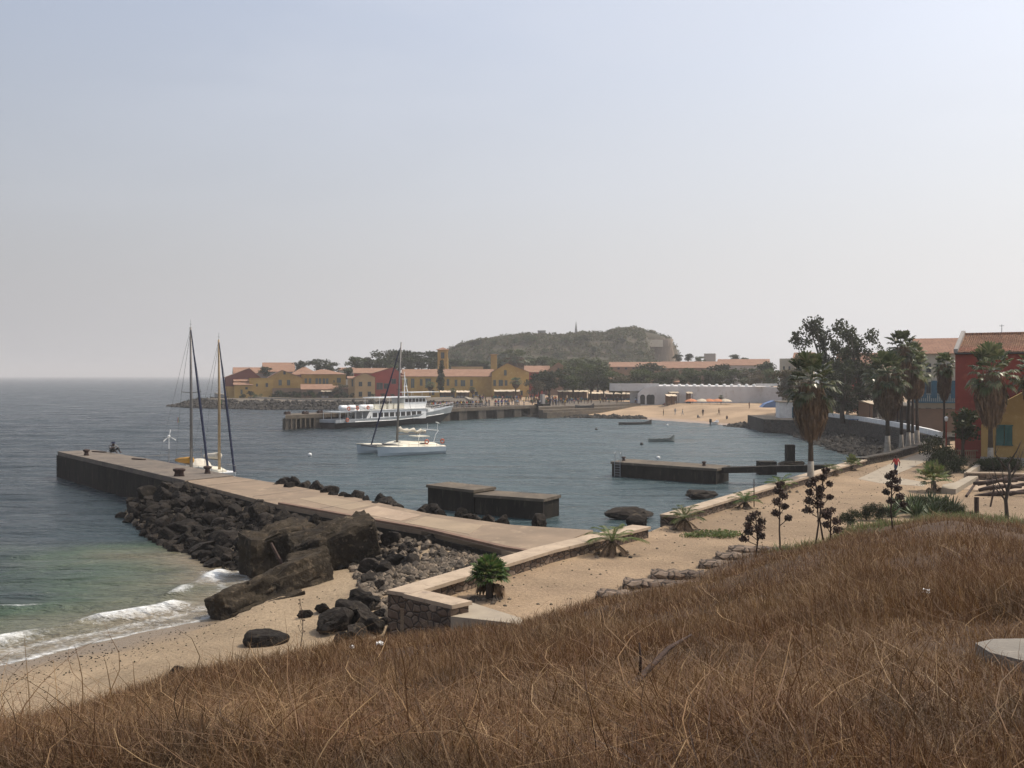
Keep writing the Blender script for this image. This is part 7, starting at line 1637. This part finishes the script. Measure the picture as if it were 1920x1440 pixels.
# ================================================================== people
def person_mesh(pose, mats_):
    """one skinned body; material follows the bone: 0 skin, 1 shirt, 2 trousers, 3 hair"""
    P = {'pelvis': (0, 0, .95, .15, 2), 'waist': (0, 0, 1.1, .135, 1), 'chest': (0, 0, 1.32, .165, 1), 'neck': (0, 0, 1.5, .06, 0), 'chin': (0, .02, 1.58, .075, 0), 'head': (0, 0.01, 1.68, .095, 3), 'crown': (0, 0, 1.76, .06, 3),
         'hipL': (.1, 0, .9, .105, 2), 'kneeL': (.11, .02, .5, .07, 2), 'ankL': (.11, 0, .1, .048, 2), 'toeL': (.12, .17, .04, .035, 0), 'hipR': (-.1, 0, .9, .105, 2), 'kneeR': (-.11, .02, .5, .07, 2), 'ankR': (-.11, 0, .1, .048, 2), 'toeR': (-.12, .17, .04, .035, 0),
         'shL': (.2, 0, 1.42, .075, 1), 'elL': (.26, -.02, 1.14, .05, 1), 'wrL': (.27, .06, .9, .035, 0), 'haL': (.27, .1, .8, .035, 0), 'shR': (-.2, 0, 1.42, .075, 1), 'elR': (-.26, -.02, 1.14, .05, 1), 'wrR': (-.27, .06, .9, .035, 0), 'haR': (-.27, .1, .8, .035, 0)}
    for k, v in pose.items(): P[k] = (v[0], v[1], v[2], P[k][3], P[k][4])
    E = [('pelvis', 'waist'), ('waist', 'chest'), ('chest', 'neck'), ('neck', 'chin'), ('chin', 'head'), ('head', 'crown'), ('pelvis', 'hipL'), ('hipL', 'kneeL'), ('kneeL', 'ankL'), ('ankL', 'toeL'), ('pelvis', 'hipR'), ('hipR', 'kneeR'), ('kneeR', 'ankR'), ('ankR', 'toeR'), ('chest', 'shL'), ('shL', 'elL'), ('elL', 'wrL'), ('wrL', 'haL'), ('chest', 'shR'), ('shR', 'elR'), ('elR', 'wrR'), ('wrR', 'haR')]
    names = list(P); ix = {k: i for i, k in enumerate(names)}
    me = bpy.data.meshes.new('person'); me.from_pydata([P[k][:3] for k in names], [(ix[a], ix[b_]) for a, b_ in E], []); o = bpy.data.objects.new('person', me); COL.objects.link(o)
    sk = o.modifiers.new('skin', 'SKIN'); 
    for i, k in enumerate(names):
        d = me.skin_vertices[0].data[i]; d.radius = (P[k][3], P[k][3]); d.use_root = (k == 'pelvis')
    o.modifiers.new('sub', 'SUBSURF').levels = 1
    dg = bpy.context.evaluated_depsgraph_get(); ev = o.evaluated_get(dg); m2 = bpy.data.meshes.new_from_object(ev); bpy.data.objects.remove(o); bpy.data.meshes.remove(me)
    m2.materials.clear()
    for m_ in mats_: m2.materials.append(MATS[m_])
    V = np.array([v.co[:] for v in m2.vertices]); seg = [(np.array(P[a][:3]), np.array(P[b_][:3]), P[b_][4] if P[b_][4] != 3 else 3) for a, b_ in E]
    for p in m2.polygons:
        c = V[list(p.vertices)].mean(0); best = min(seg, key=lambda s_: np.linalg.norm(c - (s_[0] + (s_[1] - s_[0]) * np.clip(np.dot(c - s_[0], s_[1] - s_[0]) / np.dot(s_[1] - s_[0], s_[1] - s_[0]), 0, 1)))); k = best[2]
        if k == 3 and c[1] > P['head'][1] + .045 and c[2] < P['head'][2] + .03: k = 0
        p.material_index = k
    m2.polygons.foreach_set('use_smooth', [True] * len(m2.polygons)); return m2
CL = {'white': (.42, .42, .41), 'blue': (.06, .12, .3), 'black': (.02, .02, .022), 'red': (.4, .04, .035), 'yellow': (.55, .38, .08), 'pale_blue': (.25, .35, .45), 'brown': (.16, .09, .05), 'green': (.06, .16, .08), 'orange': (.55, .2, .05), 'grey': (.2, .2, .2), 'pink': (.5, .25, .25)}
for k, c in CL.items(): flat('cloth_' + k, c, .85)
flat('hair_black', (.012, .011, .01)); flat('jeans', (.035, .05, .1), .9)
POSE = {'standing': {}, 'walking': {'kneeL': (.11, .2, .52), 'ankL': (.11, .16, .1), 'toeL': (.11, .32, .06), 'kneeR': (-.11, -.06, .5), 'ankR': (-.11, -.32, .16), 'toeR': (-.12, -.2, .05), 'elL': (.26, -.14, 1.15), 'wrL': (.26, -.12, .92), 'haL': (.26, -.08, .83), 'elR': (-.26, .08, 1.14), 'wrR': (-.25, .26, .98), 'haR': (-.24, .34, .94)},
        'bent arm': {'wrL': (.1, .24, 1.2), 'haL': (.03, .3, 1.25), 'elR': (-.3, .05, 1.15)},
        'sitting': {'pelvis': (0, 0, .16), 'waist': (0, .02, .32), 'chest': (0, .06, .54), 'neck': (0, .1, .67), 'chin': (0, .14, .73), 'head': (0, .14, .81), 'crown': (0, .13, .88), 'hipL': (.1, .04, .13), 'kneeL': (.16, .42, .42), 'ankL': (.13, .66, .1), 'toeL': (.13, .82, .05), 'hipR': (-.1, .04, .13), 'kneeR': (-.16, .42, .42), 'ankR': (-.13, .66, .1), 'toeR': (-.13, .82, .05), 'shL': (.2, .06, .64), 'elL': (.27, .25, .44), 'wrL': (.15, .42, .48), 'haL': (.08, .48, .47), 'shR': (-.2, .06, .64), 'elR': (-.27, .25, .44), 'wrR': (-.15, .42, .48), 'haR': (-.08, .48, .47)}}
BASE = {k: person_mesh(v, ['skin_dark', 'cloth_white', 'jeans', 'hair_black']) for k, v in POSE.items()}
VAR = {}
def person(x, y, z, pose, shirt, trousers, label, group=None, rz=None, s_=1.0):
    key = (pose, shirt, trousers)
    if key not in VAR:
        m = BASE[pose].copy(); m.materials[1] = MATS['cloth_' + shirt]; m.materials[2] = MATS[trousers if trousers == 'jeans' else 'cloth_' + trousers]; VAR[key] = m
    o = bpy.data.objects.new('person', VAR[key]); COL.objects.link(o); o.location = (x, y, z); o.rotation_euler = (0, 0, pr.uniform(0, 6.28) if rz is None else rz); o.scale = (s_,) * 3
    return tag(o, label, 'person', group)
pr = random.Random(21)
g = G(1680, 892, 2.41); red = person(g.x, g.y, 2.405, 'walking', 'red', 'jeans', 'man in a loose red shirt and dark trousers walking along the path', rz=.3, s_=1.0)
g = G(210, 850, JT); sit = person(g.x, g.y, JT + .06, 'sitting', 'grey', 'black', 'person in a dark blue hat sitting hunched on the outer jetty deck', rz=-2.2, s_=1.25); sit.scale = (1.7, 1.7, 1.25)
c_ = sit.location; build('hat', MB().loft([[(c_.x + r_ * math.cos(a), c_.y + .14 + r_ * math.sin(a), c_.z + h) for a in [PI * j / 5 for j in range(10)]] for r_, h in ((.02, .96), (.11, .94), (.13, .84), (.2, .82))]), 'blue_canvas', sit)
shirts = ['white'] * 2 + ['black', 'brown', 'grey', 'black', 'black', 'brown', 'blue'] + ['blue', 'black', 'red', 'yellow', 'pale_blue', 'brown', 'green', 'orange', 'grey', 'black', 'blue', 'pink']
def crowd(n_, where, place_, zf, group):
    used_ = []; k = 0; tries = 0
    while k < n_ and tries < n_ * 30:
        tries += 1; x, y = where()
        if any((x - a) ** 2 + (y - b_) ** 2 < .3 for a, b_ in used_): continue
        used_.append((x, y)); sh = pr.choice(shirts); tt = pr.choice(['jeans', 'black', 'brown', 'jeans', 'black']); po = pr.choice(['standing', 'walking', 'bent arm', 'standing']); c_ = sh.replace('_', ' ')
        person(x, y, zf(x, y), po, sh, tt, 'person with %s top %s' % (c_, place_), 'people with %s tops %s' % (c_, place_), s_=pr.uniform(.9, 1.05)); k += 1
crowd(118, lambda: pp(pr.uniform(34, 85), pr.uniform(1.0, 6.4)), 'crowding the ferry pier', lambda x, y: 2.95, 'pier')
def on_quay():
    px = pr.gauss(1030, 26); py = pr.uniform(750.5, 761.5); q = G(px, py, 2.75); return q.x, q.y
crowd(88, on_quay, 'on the landing where the pier meets the shore', lambda x, y: 2.76 if y < 325 else float(z_far(np.array(x), np.array(y))), 'quay')
def on_front():
    px = pr.uniform(880, 1040); q = G(px, pr.uniform(747, 752), 2.7); return q.x, q.y
crowd(42, on_front, 'on the waterfront before the yellow building', lambda x, y: float(z_far(np.array(x), np.array(y))), 'front')
crowd(28, lambda: (lambda q: (q.x, q.y))(G(pr.uniform(1050, 1195), pr.uniform(752, 758), 2.75)), 'in front of the beach market stalls', lambda x, y: max(float(z_far(np.array(x), np.array(y))), 2.76 if y < 325 else 0), 'stalls')
for px, py, po, sh, tt, lb in [(1096, 757, 'standing', 'black', 'black', 'person in black standing on the steps, left of a close pair'), (1101, 757, 'standing', 'black', 'brown', 'person in black standing on the steps, right of a close pair'), (1131, 771, 'bent arm', 'brown', 'brown', 'person in brown standing by the rocks at the foot of the steps'), (1244, 782, 'standing', 'brown', 'black', 'dark figure standing near the water on the far beach'), (1246, 768.5, 'sitting', 'red', 'black', 'person in red sitting on the far beach'), (1258, 768.5, 'sitting', 'black', 'brown', 'dark clothed person sitting on the far beach near the one in red'), (1266, 762, 'standing', 'white', 'white', 'person in white standing under the terrace canopies'), (1276, 772, 'standing', 'black', 'black', 'tall dark figure standing in the middle of the far beach'), (1280, 763, 'walking', 'white', 'white', 'person in white walking behind the tall dark figure'), (1308, 766, 'sitting', 'grey', 'grey', 'person in grey sitting below the orange parasols'), (1318, 765.5, 'standing', 'black', 'black', 'dark figure standing below the orange parasols'), (1348, 767, 'walking', 'brown', 'black', 'brown clothed person walking below the white wall'), (1363, 770, 'sitting', 'brown', 'black', 'person in brown sitting alone on the far beach'), (1405, 786, 'bent arm', 'brown', 'brown', 'person standing near the water at the right end of the far beach'), (1454, 776, 'standing', 'black', 'jeans', 'dark clothed person beside the drawn up canoes, left one'), (1459, 778, 'standing', 'black', 'black', 'dark clothed person beside the drawn up canoes, right one')]:
    z = 1.5
    for _ in range(6): g = G(px, py, z); z = max(float(z_far(np.array(g.x), np.array(g.y))), 0)
    if 'steps' in lb and 'foot' not in lb: g = G(px, py, 2.75); z = 2.75
    person(g.x, g.y, z, po, sh, tt, lb)
# cafe tables
for px, py, c, lb in [(1603, 780, 'tent_blue', 'blue topped cafe table behind the white parapet, left one'), (1618, 781, 'awning_cream', 'pale cafe table behind the white parapet, second from left'), (1633, 783, 'tent_blue', 'blue topped cafe table behind the white parapet, right one')]:
    X_ = xat(px, 172); t = thing('cafe_table', lb, 'table', (X_, 172, 2.6)); build('tabletop', MB().box((X_, 172, 3.55), (2.0, 1.0, .1)), c, t)
    for a in (-.8, .8): build('leg', MB().box((X_ + a, 172, 3.0), (.1, .8, 1.0)), 'dry_wood', t)

# ================================================================== dry grass
def grass(name, N, tlo, thi, dlo, dhi, pw, hgt, wid, seed, label, lean=.5, segs=3, cond=None, m='straw', curl=1.0):
    r = np.random.default_rng(seed)
    u = r.random(N); d = dlo * (dhi / dlo) ** u
    t = r.uniform(tlo, thi, N); X = t * np.maximum(d, 3) + r.normal(size=N) * .15; Y = d
    Z = z_slope(X, Y); base = np.where(on_prom(X, Y), 2.4, np.minimum(z_near(X, Y), 2.4)); ok = (Z > base - .03)
    if cond is not None: ok &= cond(X, Y)
    clump = sines(X, Y, 61, 12, .5, 4); ok &= (clump + r.normal(size=N) * .55 > -.75)
    X, Y, Z, d, clump = X[ok], Y[ok], Z[ok], d[ok], clump[ok]; n_ = len(X)
    far = np.clip((d - 6) / 40, 0, 1)
    H = hgt * r.uniform(.35, 1.25, n_) * np.clip(1 + .4 * clump + .35 * sines(X, Y, 63, 9, 2.5, 12), .3, 2.3) ; wd = (wid * (1 + 0 * far) + .00052 * d) * r.uniform(.6, 1.4, n_)
    a = r.random(n_) * 2 * PI; ln = lean * r.random(n_) ** 1.3 * 1.8; wind = .12
    dx = np.cos(a) * ln - wind; dy = np.sin(a) * ln; b_ = r.random(n_) * 2 * PI; cv = r.normal(size=n_) * .3; ph = r.random(n_) * 6.28; cu = r.random(n_) ** 2 * .32 * curl
    sx = np.cos(b_) * wd / 2; sy = np.sin(b_) * wd / 2
    rows = []
    for k in range(segs + 1):
        s_ = k / segs; px_ = X + dx * H * (s_ ** 1.4) + cv * H * .5 * np.sin(s_ * 3) * np.sin(a); py_ = Y + dy * H * (s_ ** 1.4) + cv * H * .5 * np.sin(s_ * 3) * np.cos(a)
        px_ = px_ + H * cu * s_ * np.sin(s_ * 5.5 + ph); py_ = py_ + H * cu * s_ * np.cos(s_ * 4.7 + ph)
        pz = Z - .06 + (H + .06) * (s_ - .28 * ln * s_ * s_); w_ = 1 - .75 * s_ if k < segs else .12
        rows.append(np.stack([px_ - sx * w_, py_ - sy * w_, pz], 1)); rows.append(np.stack([px_ + sx * w_, py_ + sy * w_, pz], 1))
    V = np.stack(rows, 1).reshape(-1, 3); m_ = 2 * (segs + 1); i = np.arange(n_)[:, None] * m_
    Fq = np.concatenate([np.stack([i[:, 0] + 2 * k, i[:, 0] + 2 * k + 1, i[:, 0] + 2 * k + 3, i[:, 0] + 2 * k + 2], 1) for k in range(segs)])
    ob = npmesh(name, V, Fq, m); tag(ob, label, 'grass', kind='stuff'); return n_
SLAB = [(3.5, 6.6), (3.45, 7.3), (3.62, 7.9), (3.95, 8.3), (4.5, 8.5), (6.0, 8.7), (6.3, 8.0), (6.1, 6.3), (3.7, 6.1)]
slab = lambda X, Y: ~inside(X, Y, SLAB)
grass('dry_grass', 150000, -.75, .9, 3.2, 17, 1.0, .18, .0035, 101, 'tangled dry brown grass covering the near slope', lean=1.0, segs=4, cond=slab)
grass('matted_straw', 210000, -.75, .9, 3.2, 34, 1.0, .22, .0038, 104, 'flattened straw lying matted over the slope', lean=2.6, segs=4, cond=slab, curl=1.8)
grass('dry_grass', 200000, -.75, .9, 10, 66, 1.0, .3, .004, 102, 'dry brown grass on the farther slope down to the promenade', lean=.5)
grass('dry_stems', 7000, -.6, .65, 4, 60, 1.0, .46, .0055, 103, 'taller pale straw stems standing out of the dry grass', lean=1.1, segs=7, cond=slab, curl=2.2)
grass('green_weeds', 26000, .1, .62, 38, 66, 1.0, .42, .01, 106, 'green weeds growing through the dry grass near the agaves', lean=.9, segs=3, cond=lambda X, Y: (X > 12) & (Y > 42) & (z_slope(X, Y) < 3.6) & (sines(X, Y, 67, 8, 2, 9) > -.5), m='leaf_dull')
grass('dark_twigs', 9000, -.6, .65, 3.5, 50, 1.0, .3, .005, 105, 'dark brittle twigs standing among the dry grass', lean=1.3, segs=4, cond=lambda X, Y: slab(X, Y) & (sines(X, Y, 65, 8, 1.5, 7) > .4), m='pod_dark')
# concrete slab emerging from the grass, bottom right
def zs(x, y): return float(z_slope(np.array(x), np.array(y)))
mb = MB(); zt_ = [zs(*p) + .1 for p in SLAB]; mb.prism(SLAB, [z - .5 for z in zt_], zt_)
o = build('concrete_slab', mb, 'concrete_slab', loc=(5, 7.3, zs(5, 7.3))); tag(o, 'smooth grey concrete slab showing through the grass at the lower right edge', 'slab')
def GS(px, py):
    a, b, c = ray(px, py); d = 3.0
    while d < 90:
        p = Vector((a / b * d, d, CAMZ + c / b * d))
        if p.z < zs(p.x, p.y): return p
        d += .05
    return p
a = GS(1150, 1318); e = GS(1222, 1250); q = W(1296, 1190, a.y + 1.4); q0 = a + Vector((-.05, 0, .02)); m1 = q0.lerp(q, .35) + Vector((0, 0, -.03)); m2 = q0.lerp(q, .7) + Vector((0, 0, .03))
o = build('dead_branch', MB().tube([q0, m1, m2, q], [.03, .026, .018, .007], 7).tube([m1, m1 + Vector((.01, 0, .13)), m1 + Vector((.0, 0, .26))], [.014, .011, .006], 5), 'dry_wood', loc=q0, smooth=True); tag(o, 'dark bare branch slanting up out of the dry grass in the foreground', 'branch')
for i_, (px, py, s_, lb) in enumerate([(660, 1228, .06, 'white scrap of litter lying in the grass edge, left one'), (712, 1222, .09, 'crumpled pale scrap of litter at the grass edge below the wall'), (1737, 1132, .05, 'white scrap of litter among the flattened grass on the right')]):
    p = GS(px, py); r_ = random.Random(i_); mb = MB(); n_ = 5
    vs_ = [(p.x + (i - 2) * s_ / 3, p.y + (j - 2) * s_ / 3, p.z + .15 + r_.uniform(0, s_ * .5)) for j in range(n_) for i in range(n_)]; vb = [(x, y, z - .03) for x, y, z in vs_]
    f_ = [(j * n_ + i, j * n_ + i + 1, (j + 1) * n_ + i + 1, (j + 1) * n_ + i) for j in range(n_ - 1) for i in range(n_ - 1)]; mb.add(vs_, f_); mb.add(vb, [t_[::-1] for t_ in f_])
    o = build('litter', mb, 'white_paint', loc=p); tag(o, lb, 'litter')
